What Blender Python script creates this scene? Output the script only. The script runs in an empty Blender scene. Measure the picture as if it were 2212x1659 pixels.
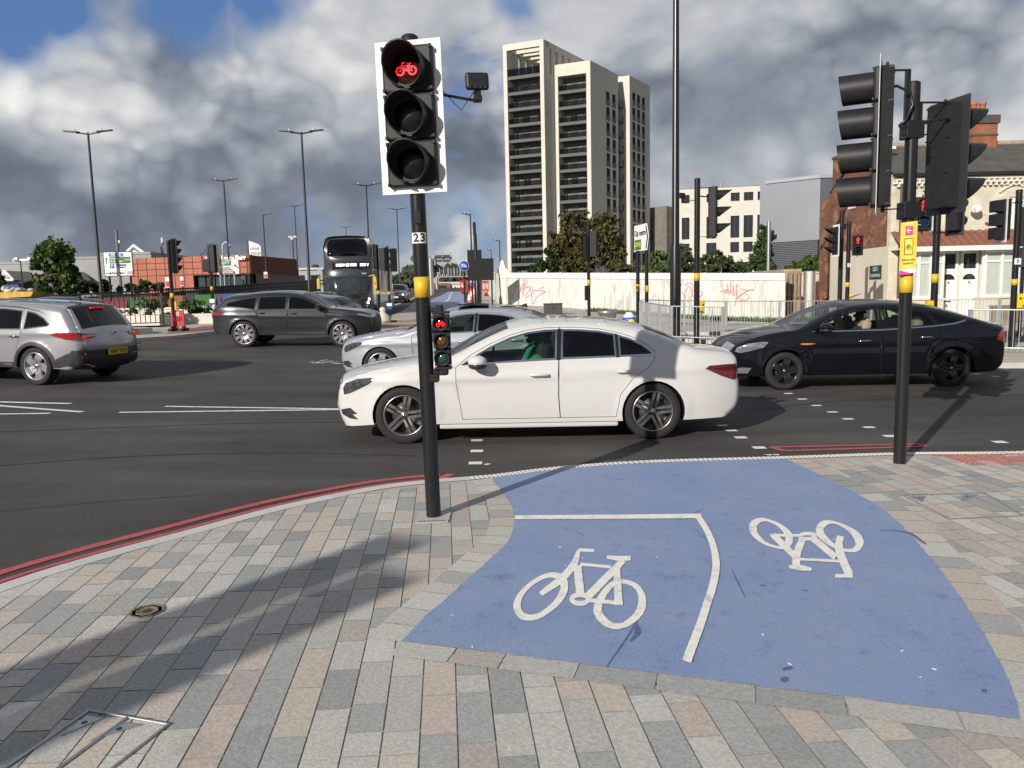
import bpy, bmesh, math, random
import numpy as np
from mathutils import Vector, Matrix
from mathutils.geometry import delaunay_2d_cdt
sc = bpy.context.scene
rnd = random.Random(7)
rad = math.radians
# camera
FPX, CX, CY, W0 = 1661.0, 1106.0, 829.5, 2212.0
CAMZ = 1.75
cd = bpy.data.cameras.new('camera')
cam = bpy.data.objects.new('camera', cd)
sc.collection.objects.link(cam)
cd.sensor_width = 36
cd.lens = FPX / W0 * 36
cd.clip_start = .05
cd.clip_end = 5000
cam.location = (0, 0, CAMZ)
CR = Matrix.Rotation(math.pi/2 - rad(6.71), 4, 'X') @ Matrix.Rotation(-rad(1.3), 4, 'Z')
cam.rotation_euler = CR.to_euler()
sc.camera = cam
# light and exposure
SUN_EL, SUN_AZ = 24.0, 216.0          # compass style: azimuth from +Y clockwise
sd = bpy.data.lights.new('sun', 'SUN')
sd.energy = 4.8
sd.angle = rad(.53)
sd.color = (1, .945, .865)
sun = bpy.data.objects.new('sun', sd)
sc.collection.objects.link(sun)
sdir = Vector((math.sin(rad(SUN_AZ))*math.cos(rad(SUN_EL)), math.cos(rad(SUN_AZ))*math.cos(rad(SUN_EL)), math.sin(rad(SUN_EL))))
sun.rotation_euler = sdir.to_track_quat('Z', 'Y').to_euler()
sun.location = (0, -20, 40)
sc.view_settings.view_transform = 'Standard'
sc.view_settings.look = 'None'
sc.view_settings.exposure = 0.15
sc.view_settings.gamma = 1
# ground shape
def ss(a, b, t):
 t = min(1, max(0, (t-a)/(b-a)))
 return t*t*(3-2*t)
YP = [(-100, 0), (12, 0), (22, .2), (30, .33), (38, .5), (45, .62), (53, .88), (65, 1.15), (125, 2.4), (220, 3.6), (600, 6), (5000, 8)]
def gz(x, y):
 s = min(12, (math.sqrt(x*x+4)-x)/2)*.0227 - .0227
 p = 0
 for (a, za), (b, zb) in zip(YP, YP[1:]):
  if a <= y <= b:
   p = za + (zb-za)*(y-a)/(b-a)
   break
 return s + p*(1-.85*ss(2, 12, x)*(1-ss(60, 110, y)))
def ray(u, v):
 return (CR @ Vector(((u-CX)/FPX, -(v-CY)/FPX, -1)))
def gp(u, v, h=0):                      # point of the ground (lifted by h) seen at u, v
 d = ray(u, v)
 o = Vector((0, 0, CAMZ))
 t = .5
 while t < 600:
  q = o + d*t
  if q.z < gz(q.x, q.y)+h: break
  t *= 1.01
 lo, hi = t/1.01, t
 for i in range(26):
  m = (lo+hi)/2
  q = o + d*m
  if q.z < gz(q.x, q.y)+h: hi = m
  else: lo = m
 return o + d*hi
def at(u, v, Y):                        # point at distance Y in front seen at u, v
 d = ray(u, v)
 return Vector((0, 0, CAMZ)) + d*(Y/d.y)
def gnorm(x, y):
 e = .8
 return Vector((-(gz(x+e, y)-gz(x-e, y))/(2*e), -(gz(x, y+e)-gz(x, y-e))/(2*e), 1)).normalized()
# node helpers
class NT:
 def __init__(s, nt):
  s.nt = nt
 def n(s, t, **k):
  nd = s.nt.nodes.new(t)
  for a, b in k.items(): setattr(nd, a, b)
  return nd
 def l(s, a, b): s.nt.links.new(a, b)
 def put(s, sock, v):
  if isinstance(v, bpy.types.NodeSocket): s.l(v, sock)
  else:
   if hasattr(sock.default_value, '__len__') and not hasattr(v, '__len__'): v = [v]*len(sock.default_value)
   sock.default_value = v
 def m(s, op, a, b=0, c=0, clamp=False):
  nd = s.n('ShaderNodeMath', operation=op, use_clamp=clamp)
  s.put(nd.inputs[0], a); s.put(nd.inputs[1], b)
  if op in ('MULTIPLY_ADD', 'SMOOTH_MIN', 'SMOOTH_MAX'): s.put(nd.inputs[2], c)
  return nd.outputs[0]
 def v(s, op, a, b=(0, 0, 0), sc_=None):
  nd = s.n('ShaderNodeVectorMath', operation=op)
  s.put(nd.inputs[0], a); s.put(nd.inputs[1], b)
  if sc_ is not None: s.put(nd.inputs['Scale'], sc_)
  return nd.outputs['Value'] if op in ('DOT_PRODUCT', 'LENGTH', 'DISTANCE') else nd.outputs[0]
 def mix(s, f, a, b, mode='MIX'):
  nd = s.n('ShaderNodeMix', data_type='RGBA', blend_type=mode)
  s.put(nd.inputs[0], f)
  for sk, x in ((nd.inputs[6], a), (nd.inputs[7], b)):
   if not isinstance(x, bpy.types.NodeSocket) and len(x) == 3: x = (*x, 1)
   s.put(sk, x)
  return nd.outputs[2]
 def noise(s, vec, scale, detail=4, rough=.55, dist=0):
  nd = s.n('ShaderNodeTexNoise')
  if vec is not None: s.l(vec, nd.inputs['Vector'])
  nd.inputs['Scale'].default_value = scale
  nd.inputs['Detail'].default_value = detail
  nd.inputs['Roughness'].default_value = rough
  nd.inputs['Distortion'].default_value = dist
  return nd.outputs['Fac']
 def rng(s, x, a, b, c=0, d=1, smooth=False):
  nd = s.n('ShaderNodeMapRange', interpolation_type='SMOOTHSTEP' if smooth else 'LINEAR')
  s.put(nd.inputs[0], x)
  for i, q in enumerate((a, b, c, d)): s.put(nd.inputs[i+1], q)
  return nd.outputs[0]
# sky with broken cloud
wd = bpy.data.worlds.new('World')
sc.world = wd
wd.use_nodes = True
wd.cycles.sampling_method = 'MANUAL'
wd.cycles.sample_map_resolution = 256
wd.node_tree.nodes.clear()
N = NT(wd.node_tree)
wo = N.n('ShaderNodeOutputWorld')
bg = N.n('ShaderNodeBackground')
SKYS = .1
bg.inputs['Strength'].default_value = SKYS
sky = N.n('ShaderNodeTexSky', sky_type='NISHITA')
sky.sun_disc = False
sky.sun_elevation = rad(SUN_EL)
sky.sun_rotation = rad(SUN_AZ)
sky.air_density = 1.2
sky.dust_density = .6
tc = N.n('ShaderNodeTexCoord')
dv = N.v('NORMALIZE', tc.outputs['Generated'])
sx = N.n('ShaderNodeSeparateXYZ'); N.l(dv, sx.inputs[0])
zc = N.m('MAXIMUM', sx.outputs[2], 0)
den = N.m('ADD', zc, .42)
cb = N.n('ShaderNodeCombineXYZ')
N.l(N.m('DIVIDE', sx.outputs[0], den), cb.inputs[0])
N.l(N.m('DIVIDE', sx.outputs[1], den), cb.inputs[1])
N.l(N.m('MULTIPLY', sx.outputs[2], 1.6), cb.inputs[2])
cp = cb.outputs[0]
def spot(u, v, r, soft=1.0):            # round mask about a compass direction of the sky
 d = ray(u, v).normalized()
 dist = N.v('DISTANCE', dv, tuple(d))
 return N.rng(dist, r*(1-soft), r, 1, 0, True)
wob = N.n('ShaderNodeTexNoise'); N.l(dv, wob.inputs['Vector']); wob.inputs['Scale'].default_value = 6; wob.inputs['Detail'].default_value = 3; wob.inputs['Roughness'].default_value = .6
dv0 = dv
dv = N.v('ADD', dv, N.v('SCALE', N.v('SUBTRACT', wob.outputs['Color'], (.5, .5, .5)), sc_=.15))
big = N.noise(cp, 1.9, 5, .52, .15)
bil = N.noise(N.v('MULTIPLY', dv0, (1, 1, 1.6)), 6, 6, .60, .4)
vo = N.n('ShaderNodeTexVoronoi', feature='F1')
N.l(N.v('ADD', N.v('MULTIPLY', dv0, (1, 1, 1.3)), N.v('SCALE', wob.outputs['Color'], sc_=.12)), vo.inputs['Vector'])
vo.inputs['Scale'].default_value = 8; vo.inputs['Detail'].default_value = 2; vo.inputs['Roughness'].default_value = .6
puff = N.m('SUBTRACT', .42, vo.outputs['Distance'])
cover = N.rng(N.m('MULTIPLY_ADD', N.m('SUBTRACT', bil, .5), .3, big), .31, .41, 0, 1, True)
def sub(a, b): return N.m('SUBTRACT', a, b, clamp=True)
holes = None
for (u, v, r, k) in ((5, -15, .095, 1.3), (110, -40, .075, 1.2), (400, -22, .085, 1.2), (1130, 8, .05, .9), (985, 165, .03, .35), (1010, 520, .09, .9), (880, 470, .09, .55), (720, 500, .06, .5), (1085, 545, .06, .9), (560, -60, .09, 1)):
 q = N.m('MULTIPLY', spot(u, v, r, .85), k)
 holes = q if holes is None else N.m('MAXIMUM', holes, q)
cover = sub(cover, N.m('MULTIPLY_ADD', N.m('SUBTRACT', bil, .5), N.m('MULTIPLY', holes, 1.6), holes))
cover = N.m('MAXIMUM', cover, N.m('MULTIPLY', spot(990, 536, .045, .5), N.rng(bil, .36, .46, 0, 1, True)))
cover = N.m('MAXIMUM', cover, N.m('MULTIPLY', spot(870, 545, .035, .6), N.rng(bil, .38, .48, 0, 1, True)))
lit = N.m('MULTIPLY_ADD', N.m('SUBTRACT', big, .5), .45, .60)
lit = N.m('MULTIPLY_ADD', N.m('SUBTRACT', bil, .5), .62, lit)
def addm(lst, sgn):
 global lit
 for (u, v, r, k) in lst:
  lit = N.m('MULTIPLY_ADD', spot(u, v, r, 1), sgn*k, lit)
addm(((190, 235, .16, .46), (330, 290, .15, .42), (520, 190, .17, .32), (750, 170, .18, .18), (1060, 225, .12, .34), (1350, 250, .08, .2), (990, 530, .08, .5), (870, 545, .05, .4), (30, 85, .09, .38), (60, 200, .10, .22), (2120, 70, .24, .42), (1750, 60, .14, .14), (1900, 150, .16, .14), (650, 310, .07, .14), (1620, 365, .05, .16), (60, 490, .12, .10), (1250, 60, .2, .14), (1480, 420, .10, .12), (150, 340, .08, .18)), 1)
addm(((330, 110, .10, .26), (450, 415, .22, .26), (60, 400, .2, .22), (720, 430, .18, .34), (1000, 330, .10, .26), (860, 400, .09, .14), (1560, 330, .2, .14), (1300, 470, .15, .06), (1720, 290, .18, .10)), -1)
pm = None
for (u, v, r) in ((300, 240, .26), (560, 170, .2), (1040, 240, .12), (990, 530, .07), (870, 545, .05), (1350, 250, .1), (40, 110, .12), (1950, 120, .2)):
 q = spot(u, v, r, .8)
 pm = q if pm is None else N.m('MAXIMUM', pm, q)
lit = N.m('ADD', lit, N.m('MULTIPLY', puff, N.m('MULTIPLY_ADD', pm, .62, .12)))
lit = N.m('SUBTRACT', lit, N.rng(sx.outputs[1], .25, -.3, 0, .22))  # unseen cloud behind the camera darkened to cut ambient light
lit = N.m('SUBTRACT', lit, N.rng(sx.outputs[2], .55, .9, 0, .2))  # overhead cloud, also out of view, dimmed to lower the ambient light
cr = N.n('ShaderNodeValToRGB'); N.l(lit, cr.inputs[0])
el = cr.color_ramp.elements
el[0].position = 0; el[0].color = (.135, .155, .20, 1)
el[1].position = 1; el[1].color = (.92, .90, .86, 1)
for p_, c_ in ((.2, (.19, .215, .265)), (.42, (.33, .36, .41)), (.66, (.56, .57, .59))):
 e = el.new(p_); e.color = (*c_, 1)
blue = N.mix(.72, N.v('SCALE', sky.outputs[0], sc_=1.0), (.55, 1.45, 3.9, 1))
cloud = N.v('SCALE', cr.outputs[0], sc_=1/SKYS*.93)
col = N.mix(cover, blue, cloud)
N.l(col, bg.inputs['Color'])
N.l(bg.outputs[0], wo.inputs[0])
# materials
MATS = {}
def mat(name, col=(.5, .5, .5), rough=.5, metal=0, var=0, vscale=6, bump=0, bscale=80, coat=0, emit=0, attr=None, spec=None, wear=None, stretch=None):
 if name in MATS: return MATS[name]
 m = bpy.data.materials.new(name)
 m.use_nodes = True
 t = NT(m.node_tree)
 b = m.node_tree.nodes['Principled BSDF']
 b.inputs['Roughness'].default_value = rough
 b.inputs['Metallic'].default_value = metal
 b.inputs['Coat Weight'].default_value = coat
 b.inputs['Coat Roughness'].default_value = .04
 if spec is not None: b.inputs['Specular IOR Level'].default_value = spec
 tcn = t.n('ShaderNodeTexCoord')
 vec = tcn.outputs['Object']
 if stretch: vec = t.v('MULTIPLY', vec, stretch)
 c = (*col, 1)
 if attr:
  a = t.n('ShaderNodeAttribute', attribute_name=attr)
  c = a.outputs['Color']
 if var:
  f = t.rng(t.noise(vec, vscale, 6, .6), .3, .7, 1-var, 1+var)
  c = t.mix(1, c, t.v('SCALE', (1, 1, 1), sc_=f), 'MULTIPLY')
 if wear:
  wc, ws, lo, hi = wear
  c = t.mix(t.rng(t.noise(vec, ws, 7, .65), lo, hi, 0, 1), c, wc)
 t.put(b.inputs['Base Color'], c)
 if bump:
  bn = t.n('ShaderNodeBump')
  bn.inputs['Strength'].default_value = bump
  bn.inputs['Distance'].default_value = .01
  t.l(t.noise(vec, bscale, 3, .6), bn.inputs['Height'])
  t.l(bn.outputs[0], b.inputs['Normal'])
 if emit:
  b.inputs['Emission Color'].default_value = (*col, 1)
  b.inputs['Emission Strength'].default_value = emit
 m.diffuse_color = (*col, 1)
 MATS[name] = m
 return m
def glass(name, tint=(.5, .55, .55), refl=1.0):
 if name in MATS: return MATS[name]
 m = bpy.data.materials.new(name)
 m.use_nodes = True
 m.node_tree.nodes.clear()
 t = NT(m.node_tree)
 o = t.n('ShaderNodeOutputMaterial')
 tr = t.n('ShaderNodeBsdfTransparent'); tr.inputs[0].default_value = (*tint, 1)
 gl = t.n('ShaderNodeBsdfGlossy'); gl.inputs['Roughness'].default_value = .02
 fr = t.n('ShaderNodeFresnel'); fr.inputs[0].default_value = 1.5
 mx = t.n('ShaderNodeMixShader')
 t.l(t.m('MULTIPLY_ADD', fr.outputs[0], refl, .015, clamp=True), mx.inputs[0])
 t.l(tr.outputs[0], mx.inputs[1]); t.l(gl.outputs[0], mx.inputs[2]); t.l(mx.outputs[0], o.inputs[0])
 MATS[name] = m
 return m
# mesh builder
def frame(d):
 d = d.normalized()
 a = Vector((0, 0, 1)) if abs(d.z) < .9 else Vector((1, 0, 0))
 x = d.cross(a).normalized()
 return x, d.cross(x).normalized()
class MB:
 def __init__(s):
  s.v = []; s.f = []; s.mi = []; s.sm = []; s.col = []
  s.X = Matrix.Identity(4)
 def add(s, vs, fs, mi=0, smooth=False, col=None):
  o = len(s.v)
  s.v += [s.X @ Vector(p) for p in vs]
  for f in fs:
   s.f.append(tuple(i+o for i in f)); s.mi.append(mi); s.sm.append(smooth); s.col.append(col)
  return s
 def box(s, c, d, rz=0, mi=0, bev=0, col=None, ry=0, rx=0):
  x, y, z = (q/2 for q in d)
  M_ = Matrix.Translation(c) @ Matrix.Rotation(rz, 4, 'Z') @ Matrix.Rotation(ry, 4, 'Y') @ Matrix.Rotation(rx, 4, 'X')
  if bev:
   b = min(bev, x*.99, y*.99, z*.99)
   bm = bmesh.new()
   bmesh.ops.create_cube(bm, size=1)
   for q in bm.verts: q.co = Vector((q.co.x*2*x, q.co.y*2*y, q.co.z*2*z))
   bmesh.ops.bevel(bm, geom=bm.edges[:], offset=b, segments=2, affect='EDGES', profile=.5)
   bm.verts.index_update()
   vs = [M_ @ q.co for q in bm.verts]
   fs = [[q.index for q in f.verts] for f in bm.faces]
   bm.free()
   return s.add(vs, fs, mi, False, col)
  vs = [M_ @ Vector((a*x, b*y, c2*z)) for a in (-1, 1) for b in (-1, 1) for c2 in (-1, 1)]
  return s.add(vs, [(0, 1, 3, 2), (4, 6, 7, 5), (0, 4, 5, 1), (2, 3, 7, 6), (0, 2, 6, 4), (1, 5, 7, 3)], mi, False, col)
 def b2(s, a, b, mi=0, bev=0, col=None):    # box by two corners
  return s.box([(p+q)/2 for p, q in zip(a, b)], [abs(p-q) for p, q in zip(a, b)], 0, mi, bev, col)
 def tube(s, path, r, n=10, mi=0, closed=False, cap=True):
  P = [Vector(p) for p in path]
  R_ = r if hasattr(r, '__len__') else [r]*len(P)
  k = len(P)
  vs = []; x = None
  for i, p in enumerate(P):
   d = (P[(i+1) % k]-P[i-1]) if (closed or 0 < i < k-1) else (P[1]-P[0] if i == 0 else P[-1]-P[-2])
   if d.length < 1e-9: d = Vector((0, 0, 1))
   d.normalize()
   if x is None: x, y = frame(d)
   else:
    x = (x - d*x.dot(d)).normalized(); y = d.cross(x)
   for j in range(n):
    a = 2*math.pi*j/n
    vs.append(p + (x*math.cos(a)+y*math.sin(a))*R_[i])
  fs = []
  for i in range(k if closed else k-1):
   for j in range(n):
    a, b = i*n+j, i*n+(j+1) % n
    c, d2 = ((i+1) % k)*n+(j+1) % n, ((i+1) % k)*n+j
    fs.append((a, b, c, d2))
  s.add(vs, fs, mi, True)
  if cap and not closed:
   s.add(vs[:n], [tuple(range(n))[::-1]], mi)
   s.add(vs[-n:], [tuple(range(n))], mi)
  return s
 def cyl(s, a, b, r, r2=None, n=16, mi=0):
  return s.tube([a, b], [r, r if r2 is None else r2], n, mi)
 def lathe(s, prof, c, axis=(0, 0, 1), n=24, mi=0, smooth=True):   # prof: (radius, along)
  ax = Vector(axis).normalized(); x, y = frame(ax); c = Vector(c)
  vs = []
  for r, h in prof:
   for j in range(n):
    a = 2*math.pi*j/n
    vs.append(c + ax*h + (x*math.cos(a)+y*math.sin(a))*r)
  fs = [(i*n+j, i*n+(j+1) % n, (i+1)*n+(j+1) % n, (i+1)*n+j) for i in range(len(prof)-1) for j in range(n)]
  return s.add(vs, fs, mi, smooth)
 def disc(s, c, axis, r, n=24, mi=0):
  ax = Vector(axis).normalized(); x, y = frame(ax); c = Vector(c)
  return s.add([c+(x*math.cos(2*math.pi*j/n)+y*math.sin(2*math.pi*j/n))*r for j in range(n)], [tuple(range(n))], mi)
 def prism(s, poly, d, mi=0, mi2=None):          # polygon of 3D points swept by vector d
  n = len(poly); P = [Vector(p) for p in poly]; d = Vector(d)
  vs = P+[p+d for p in P]
  s.add(vs, [tuple(range(n))[::-1], tuple(range(n, 2*n))], mi)
  s.add(vs, [(i, (i+1) % n, n+(i+1) % n, n+i) for i in range(n)], mi if mi2 is None else mi2)
  return s
 def ball(s, c, r, mi=0, n=14, m=9):
  r = r if hasattr(r, '__len__') else (r, r, r)
  vs = []
  for i in range(m+1):
   ph = math.pi*i/m
   for j in range(n):
    a = 2*math.pi*j/n
    vs.append((c[0]+r[0]*math.sin(ph)*math.cos(a), c[1]+r[1]*math.sin(ph)*math.sin(a), c[2]+r[2]*math.cos(ph)))
  return s.add(vs, [(i*n+j, (i+1)*n+j, (i+1)*n+(j+1) % n, i*n+(j+1) % n) for i in range(m) for j in range(n)], mi, True)
 def quad(s, *p, mi=0, col=None): return s.add(p, [tuple(range(len(p)))], mi, False, col)
 def build(s, name, mats, parent=None, label=None, weld=False):
  me = bpy.data.meshes.new(name)
  me.from_pydata([tuple(p) for p in s.v], [], s.f)
  mats = mats if isinstance(mats, (list, tuple)) else [mats]
  for m in mats: me.materials.append(m)
  me.polygons.foreach_set('material_index', s.mi)
  me.polygons.foreach_set('use_smooth', s.sm)
  if any(c is not None for c in s.col):
   at_ = me.color_attributes.new('Col', 'FLOAT_COLOR', 'CORNER')
   buf = []
   for p, c in zip(me.polygons, s.col):
    buf += list((*(c or (.5, .5, .5)), 1))*p.loop_total
   at_.data.foreach_set('color', buf)
  if weld:
   bm = bmesh.new(); bm.from_mesh(me)
   bmesh.ops.remove_doubles(bm, verts=bm.verts, dist=.0005)
   bm.to_mesh(me); bm.free()
  me.update()
  o = bpy.data.objects.new(name, me)
  sc.collection.objects.link(o)
  if parent: o.parent = parent
  if label: o['label'] = label
  return o
def tag(o, label=None, cat=None, group=None, kind=None):
 if label: o['label'] = label
 if cat: o['category'] = cat
 if group: o['group'] = group
 if kind: o['kind'] = kind
 return o
def thing(name, label, cat, loc=(0, 0, 0), rz=0, group=None, onground=False, ground=False):
 o = bpy.data.objects.new(name, None)
 o.empty_display_size = .3
 sc.collection.objects.link(o)
 loc = Vector(loc)
 if ground: loc.z = gz(loc.x, loc.y)
 o.location = loc
 o.rotation_euler = (0, 0, rz)
 if onground:
  n = gnorm(loc.x, loc.y)
  q = Vector((0, 0, 1)).rotation_difference(n)
  o.rotation_euler = (q.to_matrix() @ Matrix.Rotation(rz, 3, 'Z')).to_euler()
 return tag(o, label, cat, group)
def copy_tree(o, parent=None):
 c = o.copy(); sc.collection.objects.link(c)
 if parent: c.parent = parent
 for ch in list(o.children): copy_tree(ch, c)
 return c
def text(s, size, m, M4, name='lettering', parent=None, align='CENTER', ext=.001, bold=0, xs=1.0):
 cu = bpy.data.curves.new('t', 'FONT')
 cu.body = s; cu.size = size; cu.align_x = align; cu.align_y = 'CENTER'; cu.extrude = ext; cu.offset = bold; cu.resolution_u = 3
 o = bpy.data.objects.new('t', cu)
 sc.collection.objects.link(o)
 dg = bpy.context.evaluated_depsgraph_get()
 me = bpy.data.meshes.new_from_object(o.evaluated_get(dg))
 bpy.data.objects.remove(o); bpy.data.curves.remove(cu)
 me.name = name
 me.transform(M4 @ Matrix.Diagonal((xs, 1, 1, 1)))
 me.materials.clear(); me.materials.append(m)
 r = bpy.data.objects.new(name, me)
 sc.collection.objects.link(r)
 if parent: r.parent = parent
 return r
def facing(c, n):                       # text plane at c whose front looks along n (horizontal)
 n = Vector(n).normalized(); z = Vector((0, 0, 1)); x = z.cross(n).normalized(); y = n.cross(x)
 return Matrix.Translation(c) @ Matrix((x, y, n)).transposed().to_4x4()
def catmull(P, step, closed=False):
 P = [np.array(p, float) for p in P]; out = []
 n = len(P)
 for i in range(n if closed else n-1):
  p1, p2 = P[i], P[(i+1) % n]
  p0 = P[i-1] if (i > 0 or closed) else 2*p1-p2
  p3 = P[(i+2) % n] if (i+2 < n or closed) else 2*p2-p1
  k = max(1, int(math.ceil(np.linalg.norm((p2-p1)[:2])/step)))
  for j in range(k):
   t = j/k
   out.append(.5*((2*p1)+(p2-p0)*t+(2*p0-5*p1+4*p2-p3)*t*t+(3*p1-p0-3*p2+p3)*t**3))
 if not closed: out.append(P[-1])
 return out
def pip(P, poly):                       # points in polygon (numpy)
 x, y = P[:, 0], P[:, 1]; r = np.zeros(len(P), bool); n = len(poly)
 for i in range(n):
  x1, y1 = poly[i][:2]; x2, y2 = poly[(i+1) % n][:2]
  if y1 == y2: continue
  c = ((y1 > y) != (y2 > y)) & (x < (x2-x1)*(y-y1)/(y2-y1)+x1)
  r ^= c
 return r
def cdt_fill(loops, res=None, holes=()):        # triangles inside loops[0], outside holes
 V = []; E = []
 for lp in list(loops)+list(holes):
  o = len(V); V += [Vector(p[:2]) for p in lp]
  E += [(o+i, o+(i+1) % len(lp)) for i in range(len(lp))]
 if res:
  A = np.array([p[:2] for p in loops[0]])
  x0, y0 = A.min(0); x1, y1 = A.max(0)
  G = np.array([(x, y) for x in np.arange(x0+res/2, x1, res) for y in np.arange(y0+res/2, y1, res)])
  if len(G):
   for p in G[pip(G, loops[0])]: V.append(Vector(p))
 r = delaunay_2d_cdt(V, E, [], 0, 1e-5)
 vs = [(p.x, p.y) for p in r[0]]; fs = [tuple(f) for f in r[2]]
 if not fs: return vs, fs
 C = np.array([np.mean([vs[i] for i in f], 0) for f in fs])
 k = np.zeros(len(fs), bool)
 for lp in loops: k |= pip(C, lp)
 for h in holes: k &= ~pip(C, h)
 return vs, [f for f, q in zip(fs, k) if q]
def sheet(mb, poly, h, res=None, holes=(), mi=0):    # flat-lying patch that follows the ground
 vs, fs = cdt_fill([poly], res, holes)
 mb.add([(x, y, gz(x, y)+h) for x, y in vs], fs, mi)
 return mb
def structure(name, mb, mats):
 o = mb.build(name, mats); o['kind'] = 'structure'; return o
# GROUND
def asphalt():
 m = bpy.data.materials.new('asphalt'); m.use_nodes = True
 t = NT(m.node_tree); b = m.node_tree.nodes['Principled BSDF']
 v = t.n('ShaderNodeTexCoord').outputs['Object']
 fine = t.noise(v, 140, 3, .7)
 mid = t.noise(t.v('MULTIPLY', v, (.25, 1.2, 1)), 1.1, 6, .6)
 patch = t.noise(v, .35, 5, .55)
 streak = t.noise(t.v('MULTIPLY', v, (.12, 2.2, 1)), 1.0, 6, .65)
 f = t.m('MULTIPLY', t.rng(fine, .3, .7, .38, 1.62), t.m('MULTIPLY', t.rng(mid, .3, .7, .70, 1.30), t.rng(patch, .3, .7, .72, 1.28)))
 c = t.mix(t.rng(streak, .52, .75, 0, .22), (.060, .057, .054, 1), (.085, .077, .064, 1))
 c = t.mix(1, c, t.v('SCALE', (1, 1, 1), sc_=f), 'MULTIPLY')
 t.put(b.inputs['Base Color'], c)
 b.inputs['Roughness'].default_value = .82
 b.inputs['Specular IOR Level'].default_value = .3
 bn = t.n('ShaderNodeBump'); bn.inputs['Strength'].default_value = .5; bn.inputs['Distance'].default_value = .008
 t.l(t.noise(v, 110, 3, .7), bn.inputs['Height']); t.l(bn.outputs[0], b.inputs['Normal'])
 return m
M_ASPH = asphalt()
def axis_pts(stops):
 out = [stops[0][0]]
 for (a, _), (b, st) in zip(stops, stops[1:]):
  n = max(1, int(round((b-a)/st)))
  out += [a+(b-a)*(i+1)/n for i in range(n)]
 return out
mb = MB()
xs = axis_pts([(-2500, 0), (-300, 300), (-60, 20), (-15, 3), (15, .75), (60, 3), (300, 20), (2500, 300)])
ys = [-60, -20, -8, 0, 4, 8] + [12+i for i in range(0, 60)] + axis_pts([(72, 0), (130, 4), (240, 10), (600, 40), (3000, 300)])
vs = [(x, y, gz(x, y)) for y in ys for x in xs]
nx = len(xs)
mb.add(vs, [(j*nx+i, j*nx+i+1, (j+1)*nx+i+1, (j+1)*nx+i) for j in range(len(ys)-1) for i in range(nx-1)], 0, True)
structure('road', mb, M_ASPH)
H = .03
kerb_px = [(0, 1262), (200, 1200), (400, 1146), (600, 1093), (800, 1052), (920, 1037), (1060, 1025), (1200, 1008), (1400, 994), (1700, 985), (1943, 977), (2212, 974)]
kp = [tuple(gp(u, v, H)[:2]) for u, v in kerb_px]
kp = [(-3.75, -8), (-3.75, 0), (-3.68, 2), (-3.42, 3.6)] + kp + [(8, 7.9), (14, 7.6), (14, -8)]
KC = [tuple(p) for p in catmull(kp[1:-2], .25)]
KC = [kp[0]]+KC+[kp[-2], kp[-1]]
def offs(P, d):
 out = []
 for i, p in enumerate(P):
  a = np.array(P[max(0, i-1)]); b = np.array(P[min(len(P)-1, i+1)])
  t = (b-a)/np.linalg.norm(b-a)
  out.append((p[0]+t[1]*d, p[1]-t[0]*d))
 return out
KI = offs(KC, .13)                      # inner edge of the kerb
M_STONE = mat('setts', attr='Col', rough=.75, var=.2, vscale=55, bump=.3, bscale=120, wear=((.25, .205, .145), 1.3, .60, .92))
M_MORT = mat('mortar', (.40, .36, .30), rough=.9, var=.2, vscale=30)
M_KERB = mat('kerb_granite', attr='Col', rough=.75, var=.12, vscale=60)
mb = MB()
sheet(mb, KC, H-.005, .4)
for a, b in zip(KC, KC[1:]):
 za, zb = gz(*a), gz(*b)
 mb.quad((*a, za-.1), (*b, zb-.1), (*b, zb+H-.012), (*a, za+H-.012))
structure('pavement', mb, M_MORT)
PAL = [(.255, .27, .27), (.275, .285, .28), (.225, .235, .235), (.43, .415, .39), (.41, .395, .37), (.46, .44, .415), (.45, .40, .335), (.43, .37, .315), (.42, .345, .30), (.335, .30, .275), (.36, .345, .325)]
def stonecol(w=None):
 c = rnd.choice(PAL); k = rnd.uniform(.9, 1.08)
 return tuple((m_+(q-m_)*.74)*(.5+k*.5)*1.13 for q, m_ in zip(c, (.375, .352, .318)))
def clip(poly, P):                      # Sutherland-Hodgman against the convex polygon P (clockwise)
 out = poly
 for a, b in zip(P, P[1:]+P[:1]):
  if not out: return []
  ex, ey = b[0]-a[0], b[1]-a[1]; src = out; out = []
  sd_ = [ex*(p[1]-a[1])-ey*(p[0]-a[0]) for p in src]
  for i in range(len(src)):
   j = (i+1) % len(src)
   if sd_[i] <= 0: out.append(src[i])
   if (sd_[i] <= 0) != (sd_[j] <= 0):
    t = sd_[i]/(sd_[i]-sd_[j])
    out.append((src[i][0]+(src[j][0]-src[i][0])*t, src[i][1]+(src[j][1]-src[i][1])*t))
 return out
tl = [(1063, 1035), (1085, 1060), (1105, 1090), (1112, 1120), (1100, 1165), (1060, 1205), (1000, 1260), (920, 1330), (867, 1384)]
tb = [(1100, 1412), (1400, 1450), (1800, 1500), (2205, 1552)]
tr_ = [(2180, 1470), (2120, 1360), (2060, 1270), (1990, 1180), (1900, 1095), (1760, 1020), (1700, 992)]
g2 = lambda L, h=H+.006: [tuple(gp(u, v, h)[:2]) for u, v in L]
TL, TB, TR = g2(tl), g2(tb), g2(tr_)
TLs = [tuple(p) for p in catmull(TL, .12)]
TBs = [TLs[-1]] + TB
TRs = [tuple(p) for p in catmull([TB[-1]]+TR, .15)]
ktop = [p for p in KI if TL[0][0]+.02 < p[0] < TR[-1][0]-.02]
TRACK = TLs + TB[:-1] + TRs + ktop[::-1]
TRK = np.array(TRACK)
mb = MB()
ed = Vector((-.085, 1)).normalized(); fd = Vector((ed.y, -ed.x))
KIc = [KI[i] for i in range(0, len(KI), 2)] + [KI[-1]]
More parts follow.
